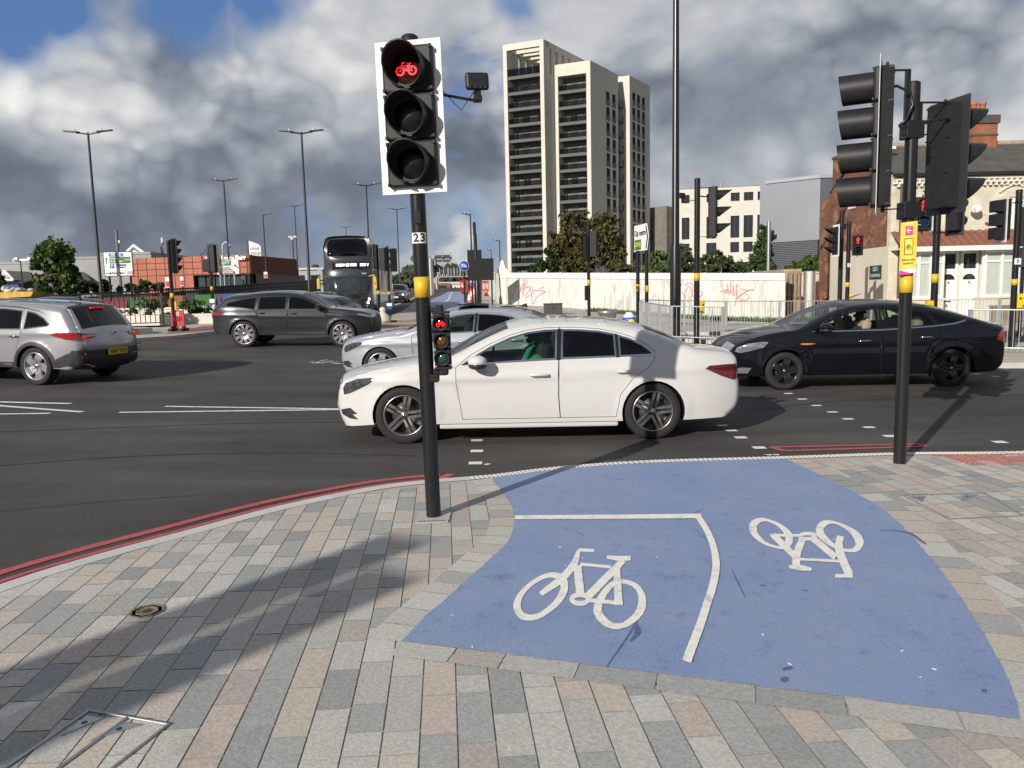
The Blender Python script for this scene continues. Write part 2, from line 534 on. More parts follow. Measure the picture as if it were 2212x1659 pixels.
red_tac = [tuple(gp(u, v, H)[:2]) for u, v in ((2010, 982), (2095, 1003), (2330, 1003), (2330, 976))]
k = -44
CW = .147
while k < 92:
 s = -1.5+rnd.random()*.3
 while s < 9.5:
  L = rnd.choice((.16, .21, .25, .3, .34, .38, .44))*1.0
  a = fd*(k*CW) + ed*s; b = a + fd*(CW-.0065); c = b + ed*(L-.006); d = a + ed*(L-.006)
  s += L
  P = [(q.x, q.y) for q in (a, d, c, b)]
  cx_, cy_ = (a+c)/2
  if cy_ > 9 or cx_ > 13.5 or cx_ < -6: continue
  ins = pip(np.array([((cx_), (cy_))]), TRACK)[0]
  if ins and pip(np.array(P), TRACK).all(): continue
  if pip(np.array([(cx_, cy_)]), red_tac)[0]: continue
  P = clip(P, KIc)
  if len(P) < 3: continue
  mb.quad(*[(x, y, gz(x, y)+H-.001+rnd.uniform(-.0008, .0008)) for x, y in P], col=stonecol())
 k += 1
structure('pavement_setts', mb, M_STONE)
mb = MB()
def course(P, w, Ls, h, jit=True, side=-1):
 P = [np.array(p) for p in P]
 seg = [np.linalg.norm(b-a) for a, b in zip(P, P[1:])]; tot = sum(seg); acc = np.concatenate([[0], np.cumsum(seg)])
 def pt(s):
  s = min(max(s, 0), tot-1e-6); i = int(np.searchsorted(acc, s, 'right')-1)
  t = (s-acc[i])/seg[i]; d = (P[i+1]-P[i])/seg[i]
  return P[i]+d*s*0+(P[i+1]-P[i])*t, np.array((d[1], -d[0]))
 s = 0
 while s < tot-.03:
  L = rnd.choice(Ls)
  e = min(s+L-.009, tot)
  m = [s+(e-s)*i/3 for i in range(4)]
  A = [pt(q) for q in m]
  ring = [p for p, n in A] + [p+n*w*side for p, n in A[::-1]]
  mb.quad(*[(x, y, gz(x, y)+h) for x, y in ring], col=stonecol())
  s += L
course(TLs, .19, (.16, .2, .24), H+.0025, side=1)
course(TBs, .15, (.30, .36, .42, .25), H+.003, side=1)
course(TRs, .2, (.2, .25, .3), H+.0025, side=1)
for f_ in range(len(mb.f)): pass
structure('track_edging', mb, M_STONE)
i0 = min(range(len(KC)), key=lambda i: abs(KC[i][0]-TL[0][0]+.25))
mb = MB(); md = MB()
for i in range(len(KC)-2):
 a, b, c, d = KC[i], KC[i+1], KI[i+1], KI[i]
 top = [(*p, gz(*p)+H+.001) for p in (a, b, c, d)]
 g = .52*rnd.uniform(.94, 1.05)
 col_ = (g, g*.985, g*.95)
 if i >= i0:
  col_ = (.42, .405, .37)
  n_ = 5
  for q in range(n_):
   for r_ in (.3, .7):
    t = (q+.5)/n_
    x = a[0]+(b[0]-a[0])*t; y = a[1]+(b[1]-a[1])*t
    x2 = d[0]+(c[0]-d[0])*t; y2 = d[1]+(c[1]-d[1])*t
    px_, py_ = x+(x2-x)*r_, y+(y2-y)*r_
    z_ = gz(px_, py_)+H
    mb.lathe([(.019, 0), (.018, .004), (.013, .006), (0, .0065)], (px_, py_, z_+.001), n=8, mi=1)
 mb.add(top, [(0, 3, 2, 1)], 0, False, col_)
 mb.add([(*a, gz(*a)-.05), (*b, gz(*b)-.05), top[1], top[0]], [(0, 1, 2, 3)], 0, False, col_)
M_TACW = mat('tactile_white', (.56, .54, .49), rough=.7)
structure('kerb', mb, [M_KERB, M_TACW])
mb = MB()
sheet(mb, red_tac, H-.002, .3)
p0, p1, p2, p3 = [Vector((*p, 0)) for p in (red_tac[0], red_tac[3], red_tac[2], red_tac[1])]
for i in range(22):
 for j in range(8):
  q = p0.lerp(p1, (i+.5)/22).lerp(p3.lerp(p2, (i+.5)/22), (j+.5)/8)
  mb.lathe([(.014, 0), (.011, .004), (0, .005)], (q.x, q.y, gz(q.x, q.y)+H-.002), n=7, mi=0)
structure('tactile_paving', mb, mat('tactile_red', (.40, .165, .135), rough=.8, var=.25, vscale=14))
def bluemat():
 m = bpy.data.materials.new('blue_surfacing'); m.use_nodes = True
 t = NT(m.node_tree); b = m.node_tree.nodes['Principled BSDF']
 v = t.n('ShaderNodeTexCoord').outputs['Object']
 c = t.mix(t.rng(t.noise(v, 1.1, 6, .65), .36, .64), (.195, .26, .435, 1), (.23, .295, .455, 1))
 c = t.mix(t.rng(t.noise(v, 7, 7, .7), .56, .72, 0, .6), c, (.09, .12, .26, 1))
 c = t.mix(t.rng(t.noise(v, 5.1, 3, .5), .735, .78, 0, .55), c, (.05, .06, .1, 1))
 c = t.mix(t.rng(t.noise(t.v('MULTIPLY', v, (1, 7, 1)), 2.0, 6, .7), .66, .74, 0, .35), c, (.06, .08, .16, 1))
 c = t.mix(1, c, t.v('SCALE', (1, 1, 1), sc_=t.rng(t.noise(v, 120, 2, .6), .3, .7, .84, 1.16)), 'MULTIPLY')
 t.put(b.inputs['Base Color'], c); b.inputs['Roughness'].default_value = .7
 bn = t.n('ShaderNodeBump'); bn.inputs['Strength'].default_value = .55; bn.inputs['Distance'].default_value = .006
 t.l(t.noise(v, 105, 3, .65), bn.inputs['Height']); t.l(bn.outputs[0], b.inputs['Normal'])
 return m
M_BLUE = bluemat()
def jag(P, a=.006):                     # slightly rough hand-laid edge
 out = []
 for p, q in zip(P, P[1:]+P[:1]):
  n = max(1, int(math.hypot(q[0]-p[0], q[1]-p[1])/.03))
  for i in range(n):
   t = i/n
   out.append((p[0]+(q[0]-p[0])*t+rnd.uniform(-a, a), p[1]+(q[1]-p[1])*t+rnd.uniform(-a, a)))
 return out
mb = MB(); sheet(mb, jag(TRACK, .005), H+.006, .2)
structure('cycle_track', mb, M_BLUE)
M_WPAINT = mat('white_road_paint', (.78, .755, .69), rough=.75, var=.10, vscale=25, wear=((.36, .39, .48), 8, .54, .74))
M_LPAINT = mat('white_line_paint', (.72, .71, .67), rough=.75, var=.15, vscale=25, wear=((.2, .2, .2), 14, .52, .75))
M_RPAINT = mat('red_line_paint', (.42, .075, .085), rough=.75, var=.2, vscale=18, wear=((.12, .06, .06), 16, .62, .72))
LAY = [0]
def stroke(mb, pts, wd_, tf, h, closed=False, step=8):      # painted stroke: centre line and width in traced units
 Q = [np.array(p) for p in (catmull(pts, step, closed) if len(pts) > 2 else pts)]
 if len(Q) == 2:
  n = max(2, int(np.linalg.norm(Q[1]-Q[0])/step)); Q = [Q[0]+(Q[1]-Q[0])*i/n for i in range(n+1)]
 k = len(Q); L = []; R_ = []
 for i in range(k):
  d = Q[(i+1) % k]-Q[i-1] if closed else Q[min(k-1, i+1)]-Q[max(0, i-1)]
  d = d/np.linalg.norm(d); nn = np.array((-d[1], d[0]))
  w = wd_ if not hasattr(wd_, '__len__') else np.interp(i/(k-1), np.linspace(0, 1, len(wd_)), wd_)
  j1, j2 = rnd.uniform(.94, 1.06), rnd.uniform(.94, 1.06)
  L.append(Q[i]+nn*w/2*j1); R_.append(Q[i]-nn*w/2*j2)
 LAY[0] += 1
 hh = h + (LAY[0] % 24)*.00012
 P = [tf(p) for p in L]+[tf(p) for p in R_]
 vs = [(x, y, gz(x, y)+hh) for x, y in P]
 fs = [(i, (i+1) % k, k+(i+1) % k, k+i) for i in range(k if closed else k-1)]
 mb.add(vs, fs)
HM = H+.0095
def tfz(sx_, sy_, s):
 return lambda p: tuple(gp(sx_+p[0]*s, sy_+p[1]*s, HM)[:2])
T1 = tfz(1042.4, 1097.2, .24803)
mb = MB()
stroke(mb, [(300, 850), (330, 760), (390, 690), (470, 630), (560, 590), (640, 588), (700, 620), (712, 690), (690, 760), (640, 830), (570, 890), (490, 940), (400, 955), (330, 925)], [66, 52, 42, 38, 38, 44, 60, 68, 64, 56, 50, 46, 52, 62, 66], T1, HM, True)
stroke(mb, [(1010, 920), (1005, 860), (1025, 800), (1075, 720), (1135, 662), (1205, 640), (1290, 655), (1350, 695), (1385, 760), (1390, 830), (1370, 900), (1310, 970), (1230, 1020), (1140, 1028), (1065, 990)], [74, 70, 60, 54, 44, 34, 40, 50, 66, 74, 66, 56, 48, 50, 66, 74], T1, HM, True)
stroke(mb, [(505, 750), (690, 615), (800, 480), (840, 375), (890, 368), (975, 372)], [44, 60, 66, 62, 30, 24], T1, HM)
stroke(mb, [(826, 500), (850, 740)], 72, T1, HM); stroke(mb, [(850, 490), (1120, 515)], 26, T1, HM)
stroke(mb, [(925, 765), (1150, 535), (1225, 455)], [70, 66, 54], T1, HM); stroke(mb, [(1082, 428), (1190, 440), (1292, 438)], [28, 44, 40], T1, HM)
stroke(mb, [(1168, 510), (1185, 845)], [56, 72], T1, HM); stroke(mb, [(930, 805), (1222, 832)], 34, T1, HM)
stroke(mb, [(850+72*math.cos(a), 795+38*math.sin(a)) for a in np.linspace(0, 2*math.pi, 14)[:-1]], 42, T1, HM, True)
structure('cycle_symbol', mb, M_WPAINT)
T2 = tfz(1591, 1097.2, .14881)
mb = MB()
stroke(mb, [(240, 290), (255, 230), (310, 190), (390, 172), (480, 190), (590, 235), (690, 310), (750, 390), (765, 470), (730, 540), (650, 573), (560, 565), (440, 525), (345, 465), (280, 400), (248, 340)], [112, 100, 60, 36, 40, 50, 70, 100, 112, 100, 50, 36, 40, 50, 70, 90, 112], T2, HM, True)
stroke(mb, [(1208, 330), (1225, 270), (1285, 222), (1370, 208), (1480, 232), (1610, 295), (1720, 380), (1778, 470), (1778, 550), (1720, 607), (1640, 622), (1550, 610), (1430, 560), (1340, 500), (1270, 440), (1225, 385)], [116, 100, 60, 36, 40, 55, 80, 116, 124, 90, 46, 40, 46, 60, 80, 100, 116], T2, HM, True)
stroke(mb, [(1512, 410), (1485, 520), (1500, 640), (1555, 790), (1640, 975)], [100, 112, 120, 116, 120], T2, HM); stroke(mb, [(1690, 990), (1430, 988)], 50, T2, HM)
stroke(mb, [(900, 745), (1490, 775)], 38, T2, HM); stroke(mb, [(1090, 430), (1440, 720)], 92, T2, HM)
stroke(mb, [(965, 440), (880, 660), (865, 840)], [100, 110, 116], T2, HM); stroke(mb, [(760, 855), (920, 872), (1090, 895)], [40, 84, 44], T2, HM)
stroke(mb, [(530, 395), (850, 705)], 90, T2, HM); stroke(mb, [(490, 400), (910, 405)], 40, T2, HM)
stroke(mb, [(1030+115*math.cos(a), 415+38*math.sin(a)) for a in np.linspace(0, 2*math.pi, 14)[:-1]], 52, T2, HM, True)
structure('cycle_symbol', mb, M_WPAINT)
mb = MB()
stroke(mb, [(282, 84), (1000, 80), (1905, 72)], [34, 36, 40], T1, HM)
stroke(mb, [(1880, 78), (1955, 200), (2008, 330), (2032, 460), (2028, 570), (2000, 700), (1958, 830), (1900, 1010), (1840, 1170), (1775, 1340)], [50, 52, 58, 66, 68, 70, 72, 76, 80, 84], T1, HM)
structure('track_lines', mb, M_WPAINT)
mb = MB()
T3 = lambda L: [tuple(gp(u, v, H+.008)[:2]) for u, v in L]
for L, w_ in (([(1392, 1300), (1365, 1360), (1310, 1440)], .012), ([(1362, 1385), (1378, 1365), (1372, 1345)], .035), ([(1690, 1447), (1712, 1440)], .03), ([(1700, 1462), (1690, 1472)], .035), ([(1640, 1264), (1655, 1264)], .02), ([(1735, 1274), (1745, 1276)], .02), ([(1900, 1145), (1960, 1150), (2000, 1175)], .03), ([(1540, 1180), (1500, 1140)], .006), ([(1475, 1120), (1520, 1098)], .006), ([(1580, 1230), (1610, 1290)], .008), ([(1245, 1150), (1262, 1156)], .012), ([(2120, 1490), (2132, 1494)], .04)):
 stroke(mb, T3(L), [w_*.4, w_, w_*.5], lambda p: p, H+.0075, step=.04)
structure('scuff_marks', mb, mat('rubber_scuff', (.085, .115, .22), rough=.75, var=.3, vscale=30))
mb = MB()
for i in range(12):
 u, v = rnd.uniform(950, 2050), rnd.uniform(1050, 1480); q = gp(u, v, H+.0075)
 if pip(np.array([(q.x, q.y)]), TRACK)[0]: mb.box((q.x, q.y, q.z), (rnd.uniform(.006, .02), rnd.uniform(.004, .012), .0015), rz=rnd.uniform(0, 3))
structure('litter_flecks', mb, M_WPAINT)
idt = lambda p: tuple(p)
mb = MB()
ko = [tuple(p) for p in offs(KC, -.115)]; ko2 = [tuple(p) for p in offs(KC, -.27)]
sel = [i for i in range(len(KC)) if -9 < KC[i][1] and KC[i][0] < -.60 and i > 1]
stroke(mb, [ko[i] for i in sel], .055, idt, .004, step=.1); stroke(mb, [ko2[i] for i in sel], .085, idt, .004, step=.1)
e1, e2 = ko[sel[-1]], ko2[sel[-1]]
stroke(mb, [(e1[0]-.02, e1[1]+.0), (e2[0]+.1, e2[1]+.02)], .09, idt, .0045, step=.1)
R1 = [tuple(gp(u, v, .004)[:2]) for u, v in ((1665, 966), (1985, 959), (2000, 964), (1695, 974))]
stroke(mb, [R1[0], R1[1]], .07, idt, .004, step=.1); stroke(mb, [R1[3], R1[2]], .07, idt, .004, step=.1)
stroke(mb, [R1[0], R1[3]], .09, idt, .0045, step=.1); stroke(mb, [R1[1], R1[2]], .09, idt, .0045, step=.1)
structure('red_lines', mb, M_RPAINT)
mb = MB()
for pts in (((-100, 866), (153, 872)), ((-100, 868), (178, 890)), ((-100, 896), (108, 893)), ((357, 878), (560, 881), (760, 884)), ((257, 891), (500, 888), (760, 884.5))):
 stroke(mb, [tuple(gp(u, v, .004)[:2]) for u, v in pts], .10, idt, .004, step=.4)
def blot(u, v, n, s):
 q = gp(u, v)
 for i in range(n):
  a = rnd.uniform(0, 6.3); l = rnd.uniform(.3, 1)*s
  p = q + Vector((rnd.uniform(-s, s), rnd.uniform(-s, s), 0))
  stroke(mb, [(p.x, p.y), (p.x+l*math.cos(a), p.y+l*math.sin(a))], rnd.uniform(.02, .06), idt, .004, step=.1)
blot(690, 782, 7, .35); blot(700, 785, 5, .3); blot(1050, 1003, 4, .06); blot(1660, 985, 4, .08); blot(1905, 993, 1, .1)
structure('lane_lines', mb, M_LPAINT)
mb = MB()
for pts in (((-60, 1010), (300, 985), (640, 978), (900, 985)), ((-60, 935), (500, 915), (760, 912)), ((1500, 905), (1800, 868), (2260, 850)), ((280, 800), (700, 790)), ((-60, 1110), (200, 1085), (420, 1070))):
 stroke(mb, [tuple(gp(u, v, .002)[:2]) for u, v in pts], .035, idt, .0015, step=.3)
structure('road_seams', mb, mat('tar_seam', (.030, .029, .028), rough=.7, var=.3, vscale=9))
mb = MB()
for u, v in ((1030, 951), (1030, 974), (1027, 1000), (1703, 850), (1733, 862), (1764, 876), (1798, 890), (1832, 905), (1877, 923), (1922, 942), (1560, 919), (1580, 930), (1600, 945), (1640, 967), (2150, 813), (2110, 808), (2240, 826), (2160, 955)):
 q = gp(u, v, .004)
 stroke(mb, [(q.x-.07, q.y), (q.x+.07, q.y)], .13 if v > 940 else .11, idt, .004, step=.05)
structure('stud_marks', mb, mat('stud_paint', (.70, .69, .65), rough=.7, var=.12, vscale=40))
M_STEEL = mat('galvanised_steel', (.42, .43, .43), rough=.42, metal=.85, var=.15, vscale=12)
M_IRON = mat('rusty_iron', (.20, .165, .105), rough=.7, metal=.3, var=.35, vscale=30)
def cover(name, label, cat, px, bars, tri):
 C4 = [gp(u, v, H) for u, v in px]
 o = thing(name, label, cat, (sum(p.x for p in C4)/4, sum(p.y for p in C4)/4, 0))
 o.location.z = gz(o.location.x, o.location.y)+H
 f = MB(); L = [p-o.location for p in C4]
 f.X = Matrix.Translation((0, 0, .003))
 for a, b in zip(L, L[1:]+L[:1]): f.tube([a, b], .006, 6)
 for t in bars:
  f.tube([L[0].lerp(L[1], t), L[3].lerp(L[2], t)], .007, 6)
 f.build('frame', M_STEEL, o)
 for i, (t, sgn) in enumerate(tri):
  p = MB()
  a = L[0].lerp(L[1], t) ; a = a.lerp(L[3], .06); b = L[0].lerp(L[1], t+.22).lerp(L[3], .05); c = L[0].lerp(L[1], t+.06).lerp(L[3], .3)
  p.prism([a, b, c], (0, 0, .004)); p.lathe([(.012, .005), (0, .0055)], (a+b+c)/3, n=8, mi=1)
  p.build('lifting_plate', [M_STEEL, mat('hole_dark', (.02, .02, .02))], o)
 return o
cover('inspection_cover', 'steel framed inspection cover infilled with setts, at the near left of the pavement', 'access cover', ((192, 1536), (364, 1566), (154, 1730), (-90, 1730)), (.5,), ((.06, 1), (.56, 1)))
cover('inspection_cover', 'recessed steel framed cover in the buff setts beside the blue track', 'access cover', ((1950, 1071), (2127, 1066), (2212, 1115), (2052, 1122)), (), ((.05, 1), (.72, 1)))
o = thing('manhole_cover', 'small rusty octagonal iron cover set in the light pavement', 'access cover', gp(318, 1320, H))
mb = MB()
mb.lathe([(0, .001), (.095, .001), (.095, .004), (.084, .004), (.08, .001), (.062, .001), (.06, .004), (.05, .004), (.045, 0)], (0, 0, 0), n=8, smooth=False)
mb.build('cover_plate', M_IRON, o)
MB().lathe([(.028, .002), (.02, .004), (0, .003)], (0, 0, 0), n=10).build('keyhole', mat('hole_dark', (.02, .02, .02)), o)
M_FARPAVE = mat('far_paving', (.40, .37, .32), rough=.85, var=.18, vscale=2.5)
M_FARKERB = mat('far_kerb', (.47, .45, .41), rough=.8, var=.15, vscale=4)
M_GRASS = mat('grass_turf', (.045, .085, .02), rough=.9, var=.4, vscale=6, bump=.6, bscale=30)
M_REDPAVE = mat('red_paving', (.30, .135, .105), rough=.85, var=.2, vscale=5)
def slab(name, px, h, m, kerb=True, res=1.5, world=False):
 P = px if world else [tuple(gp(u, v, 0)[:2]) for u, v in px]
 A = sum(a[0]*b[1]-b[0]*a[1] for a, b in zip(P, P[1:]+P[:1]))
 if A < 0: P = P[::-1]
 mb = MB(); sheet(mb, P, h, res)
 for a, b in zip(P, P[1:]+P[:1]):
  n = max(1, int(math.hypot(b[0]-a[0], b[1]-a[1])/1.0))
  for i in range(n):
   p = (a[0]+(b[0]-a[0])*i/n, a[1]+(b[1]-a[1])*i/n); q = (a[0]+(b[0]-a[0])*(i+1)/n, a[1]+(b[1]-a[1])*(i+1)/n)
   mb.quad((*p, gz(*p)-.1), (*q, gz(*q)-.1), (*q, gz(*q)+h), (*p, gz(*p)+h), mi=1)
   if kerb:
    dx, dy = (q[0]-p[0])*n, (q[1]-p[1])*n; l = math.hypot(dx, dy); ox, oy = -dy/l*.15, dx/l*.15
    mb.quad((*p, gz(*p)+h+.004), (*q, gz(*q)+h+.004), (q[0]+ox, q[1]+oy, gz(*q)+h+.004), (p[0]+ox, p[1]+oy, gz(*p)+h+.004), mi=1)
 return structure(name, mb, [m, M_FARKERB])
slab('footway', [(5.0, 27.0), (9, 26.6), (16, 25.2), (40, 22.5), (40, 60), (14, 40), (5, 48), (0, 56), (-1.6, 75), (-2.6, 130), (-4.6, 130), (-4.0, 75), (-2.6, 52), (.2, 40), (2.4, 30)], .12, M_FARPAVE, world=True)
slab('island', [(3.2, 24.6), (6.6, 22.2), (8.6, 19.4), (10.1, 15.7), (14, 15.1), (40, 13.5), (40, 16.6), (20, 18.8), (13, 21), (8, 24.0), (5.5, 25.2)], .12, M_FARPAVE, world=True)
slab('island', [(-5.9, 28.6), (-4.4, 28.2), (-2.8, 29.6), (-2.6, 34), (-3.8, 43), (-5.6, 52), (-7.0, 57), (-6.2, 44), (-6.1, 34)], .12, M_FARPAVE, world=True)
mb = MB(); sheet(mb, [(-5.6, 30.3), (-2.9, 30.3), (-2.75, 32.3), (-5.8, 32.3)], .126, .6); structure('crossing_band', mb, M_REDPAVE)
slab('island', [(-26, 22), (-19, 21.6), (-12.6, 23.3), (-11.2, 25.5), (-10.6, 28.5), (-10.9, 34), (-13, 42), (-16, 47), (-40, 52), (-60, 44), (-60, 24)], .12, M_FARPAVE, world=True)
mb = MB(); sheet(mb, [(-11.9, 26.4), (-10.9, 27.8), (-10.9, 31.5), (-12.4, 31.2)], .126, .6); structure('crossing_band', mb, M_REDPAVE)
mb = MB(); mb.prism([(*p, gz(-14, 26)+.1) for p in ((-19.5, 25.2), (-13.1, 25.6), (-12.35, 26.6), (-13.2, 27.8), (-19.5, 28))], (0, 0, .24))
structure('concrete_plinth', mb, mat('concrete', (.40, .385, .36), rough=.85, var=.15, vscale=3))
mb = MB(); far_tr = [(-6.2, 47), (-4.2, 44), (-3.0, 50), (-3.5, 62), (-4.6, 78), (-6.2, 100), (-8.0, 100), (-7.0, 78), (-6.5, 62)]
sheet(mb, far_tr, .14, 1.0); structure('cycle_track', mb, mat('blue_far', (.25, .30, .42), rough=.6))
mb = MB()
stroke(mb, [(-5.2, 46), (-4.9, 55), (-5.2, 66), (-6.2, 80), (-7.2, 98)], .15, idt, .15, step=2)
stroke(mb, [(-7.9, 44), (-8.3, 55), (-9.0, 70), (-10.6, 95), (-13.5, 140)], .16, idt, .006, step=2)
stroke(mb, [(-11.6, 55), (-12.3, 75), (-14.3, 105), (-17, 140)], .16, idt, .006, step=2)
structure('lane_lines', mb, M_LPAINT)
mb = MB()
stroke(mb, [(-6.7, 46), (-6.9, 60), (-7.6, 78), (-8.9, 104)], .14, idt, .006, step=2)
stroke(mb, [(5.5, 26.4), (9, 26.0), (16, 24.7), (40, 22)], .14, idt, .006, step=1)
stroke(mb, [(-26, 21.7), (-19, 21.3), (-12.4, 23.0), (-10.9, 25.4)], .12, idt, .006, step=1)
structure('red_lines', mb, M_RPAINT)
mb = MB(); GP = [(4.3, 44.6), (14.5, 32.6), (14.5, 36.0), (5.2, 46.2)]
sheet(mb, GP, .13, .8); structure('verge', mb, M_GRASS)
mb = MB()
for i in range(5000):
 a, b = rnd.random(), rnd.random()
 p = Vector(GP[0]).lerp(Vector(GP[1]), a).lerp(Vector(GP[3]).lerp(Vector(GP[2]), a), b)
 t = rnd.uniform(0, 6.3); w = .03; h = rnd.uniform(.08, .26); z = gz(p.x, p.y)+.12
 mb.add([(p.x-w*math.cos(t), p.y-w*math.sin(t), z), (p.x+w*math.cos(t), p.y+w*math.sin(t), z), (p.x+rnd.uniform(-.08, .08), p.y+rnd.uniform(-.08, .08), z+h)], [(0, 1, 2)])
tag(mb.build('grass', mat('grass_blade', (.06, .12, .025), rough=.8, var=.4, vscale=3)), 'rough green grass growing along the foot of the white hoarding', 'grass', kind='stuff')
# BUILDINGS
M_DARKGL = mat('window_dark', (.02, .026, .03), rough=.06, spec=.8)
M_CURT = mat('window_curtained', (.10, .14, .145), rough=.08, spec=.8, var=.3, vscale=.6)
M_ANTH = mat('anthracite_metal', (.045, .046, .048), rough=.5)
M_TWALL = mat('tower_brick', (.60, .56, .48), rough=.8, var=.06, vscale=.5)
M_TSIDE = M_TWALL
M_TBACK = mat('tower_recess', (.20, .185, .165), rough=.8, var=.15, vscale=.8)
M_BALU = glass('balustrade_glass', (.30, .33, .33), .5)
def wbox(mb, O, U, Vn, u0, u1, z0, z1, d0, d1, mi=0):     # box on a wall: u along U, depth along Vn, height z
 P = [O+U*u+Vn*d+Vector((0, 0, z)) for u in (u0, u1) for d in (d0, d1) for z in (z0, z1)]
 mb.add(P, [(0, 1, 3, 2), (4, 6, 7, 5), (0, 4, 5, 1), (2, 3, 7, 6), (0, 2, 6, 4), (1, 5, 7, 3)], mi)
M_SLIT = mat('slit_dark', (.010, .011, .012), rough=.6, spec=.08)
def tower():
 Y0 = 152.0
 A = at(1097, 585, Y0); A.z = 0                       # front left corner
 o = thing('apartment_tower', 'tall pale apartment tower with stacked recessed balconies and an open roof frame', 'building', (A.x, A.y, .0))
 zt = lambda u, v, Y: at(u, v, Y).z
 b_top = zt(1097, 100, Y0)
 U = Vector((.93, -.37, 0)).normalized(); S = Vector((.545, .838, 0)).normalized()
 def hit(u, base, d):                                 # parameter along base+d*t whose image column is u (at mid height)
  lo, hi = 0, 60
  f = lambda t: (lambda q: (q.x/q.y))(A+base+d*t)
  tgt = at(u, 350, 100); tgt = tgt.x/tgt.y
  for i in range(50):
   m = (lo+hi)/2
   if f(m) < tgt: lo = m
   else: hi = m
  return lo
 Z0 = Vector((0, 0, 0))
 w1 = hit(1178, Z0, U)                                # first bay front width
 c1 = U*w1
 s1 = hit(1199, c1, S)                                # visible return before the second bay
 B = c1 + S*s1
 w2 = hit(1277, B, U); c2 = B+U*w2
 s2 = hit(1336, c2, S); C_ = c2+S*s2
 s2b = hit(1345, C_, S)
 D = C_ + S*3.2 - U*1.0
 D = C_ + S*s2b*1.0
 w3 = max(1.5, hit(1350, D, U)); c3 = D+U*w3
 s3 = hit(1404, c3, S)
 def topz(P, v, u):
  q = A+P; return at(u, v, q.y).z
 h1 = topz(c1, 84, 1175); h2 = topz(c2, 130, 1277); h3 = topz(c3, 163, 1350)
 nfl = 14
 m = MB()
 def block(P, U_, w, S_, d, z0, z1, mi=0):
  wbox(m, P, U_, S_, 0, w, z0, z1, 0, d, mi)
 fh = 2.92
 deep = 2.2
 ztopf = at(1140, 169, Y0).z                                    # roof terrace floor of bay 1
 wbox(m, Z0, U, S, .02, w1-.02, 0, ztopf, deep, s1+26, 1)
 wbox(m, Z0, U, S, 0, .75, 0, h1, 0, deep+.02); wbox(m, Z0, U, S, w1-.75, w1, 0, h1, 0, deep+.02)
 wbox(m, Z0, U, S, w1-.35, w1+.01, 0, ztopf+.3, deep, s1+26.1)
 wbox(m, Z0, U, S, -.01, .35, 0, ztopf+.3, deep, s1+26.1)
 wbox(m, Z0, U, S, .75, w1-.75, h1-1.15, h1, 0, .8)
 L1 = 17.0
 wbox(m, Z0, U, S, w1-.75, w1, h1-1.1, h1-.002, .8, L1); wbox(m, Z0, U, S, 0, .75, h1-1.1, h1-.002, .8, L1)
 for i in range(1, 5):
  d = .8+i*2.6
  wbox(m, Z0, U, S, .75, w1-.75, h1-.95, h1-.03, d, d+.9)
 for i in range(1, 5):
  d = .4+i*2.6
  wbox(m, Z0, U, S, w1-.7, w1-.02, ztopf+.3, h1-1.1, d, d+1.25); wbox(m, Z0, U, S, .02, .7, ztopf+.3, h1-1.1, d, d+1.25)
 wbox(m, Z0, U, S, .06, w1-.06, ztopf, h1-.05, 12.6, L1+8)
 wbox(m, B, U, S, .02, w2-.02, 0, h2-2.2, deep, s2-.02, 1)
 wbox(m, B, U, S, 0, .8, 0, h2, 0, deep+.02); wbox(m, B, U, S, w2-.8, w2, 0, h2, 0, deep+.02)
 wbox(m, B, U, S, .8, w2-.8, h2-2.2, h2-.003, 0, deep+.02)
 wbox(m, B, U, S, w2-.4, w2+.012, 0, h2-.002, deep+.02, s2); wbox(m, B, U, S, 0, w2-.4, h2-2.2, h2-.004, deep+.02, s2)
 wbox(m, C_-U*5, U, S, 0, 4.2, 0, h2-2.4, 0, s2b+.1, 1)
 wbox(m, D-U*6, U, S, 0, 6+w3, 0, h3, 0, s3)
 m.build('wall', [M_TWALL, M_TBACK], o)
 gl = []
 def loggia(P, w, n, top):
  for i in range(n):
   z = top-fh*(i+1)
   if z < 1: break
   e = MB(); wbox(e, P, U, S, .75, w-.75, z-.28, z+.28, .25, deep); e.build('floor_slab', mat('slab_grey', (.115, .11, .098), rough=.8), o)
   g = MB(); wbox(g, P, U, S, .75, w-.75, z+.30, z+1.25, .32, .36); g.build('balustrade', M_BALU, o)
   q = MB(); x = .75+.3
   for j, (a, b, mi) in enumerate(((.06, .14, 0), (.20, .24, 1), (.27, .50, 2), (.55, .72, 1), (.76, .985, 2))):
    xa, xb = .75+(w-1.5)*a, .75+(w-1.5)*b
    k = 2 if mi == 2 else 1
    for t in range(k):
     xm = xa+(xb-xa)*t/k
     wbox(q, P, U, S, xm, xm+(xb-xa)/k-.12, z+.28, z+fh-.75, deep-.08, deep-.02, mi)
   q.build('window', [M_DARKGL, mat('panel_grey', (.16, .15, .135), rough=.7), M_CURT if (i*7+n) % 4 else M_DARKGL], o)
 loggia(Z0, w1, 14, ztopf)
 g = MB(); wbox(g, Z0, U, S, .75, w1-.75, ztopf+.3, ztopf+1.6, .2, .25); g.build('balustrade', M_BALU, o)
 e = MB(); wbox(e, Z0, U, S, .75, w1-.75, ztopf-.3, ztopf+.3, .25, deep); e.build('floor_slab', mat('slab_grey', (.115, .11, .098)), o)
 loggia(B, w2, 14, h2-2.2)
 def slits(P, dirS, cols, top, n, h, wd_):
  for i in range(n):
   z = top-fh*i
   if z-h < 2: break
   for c in cols:
    q = MB(); wbox(q, P, dirS, U, c, c+wd_, z-h, z, -.05, .03, 0); wbox(q, P, dirS, U, c-.06, c+wd_+.06, z-h, z-h+.95, .03, .10, 1)
    q.build('window', [M_SLIT, M_ANTH], o)
 L = s2
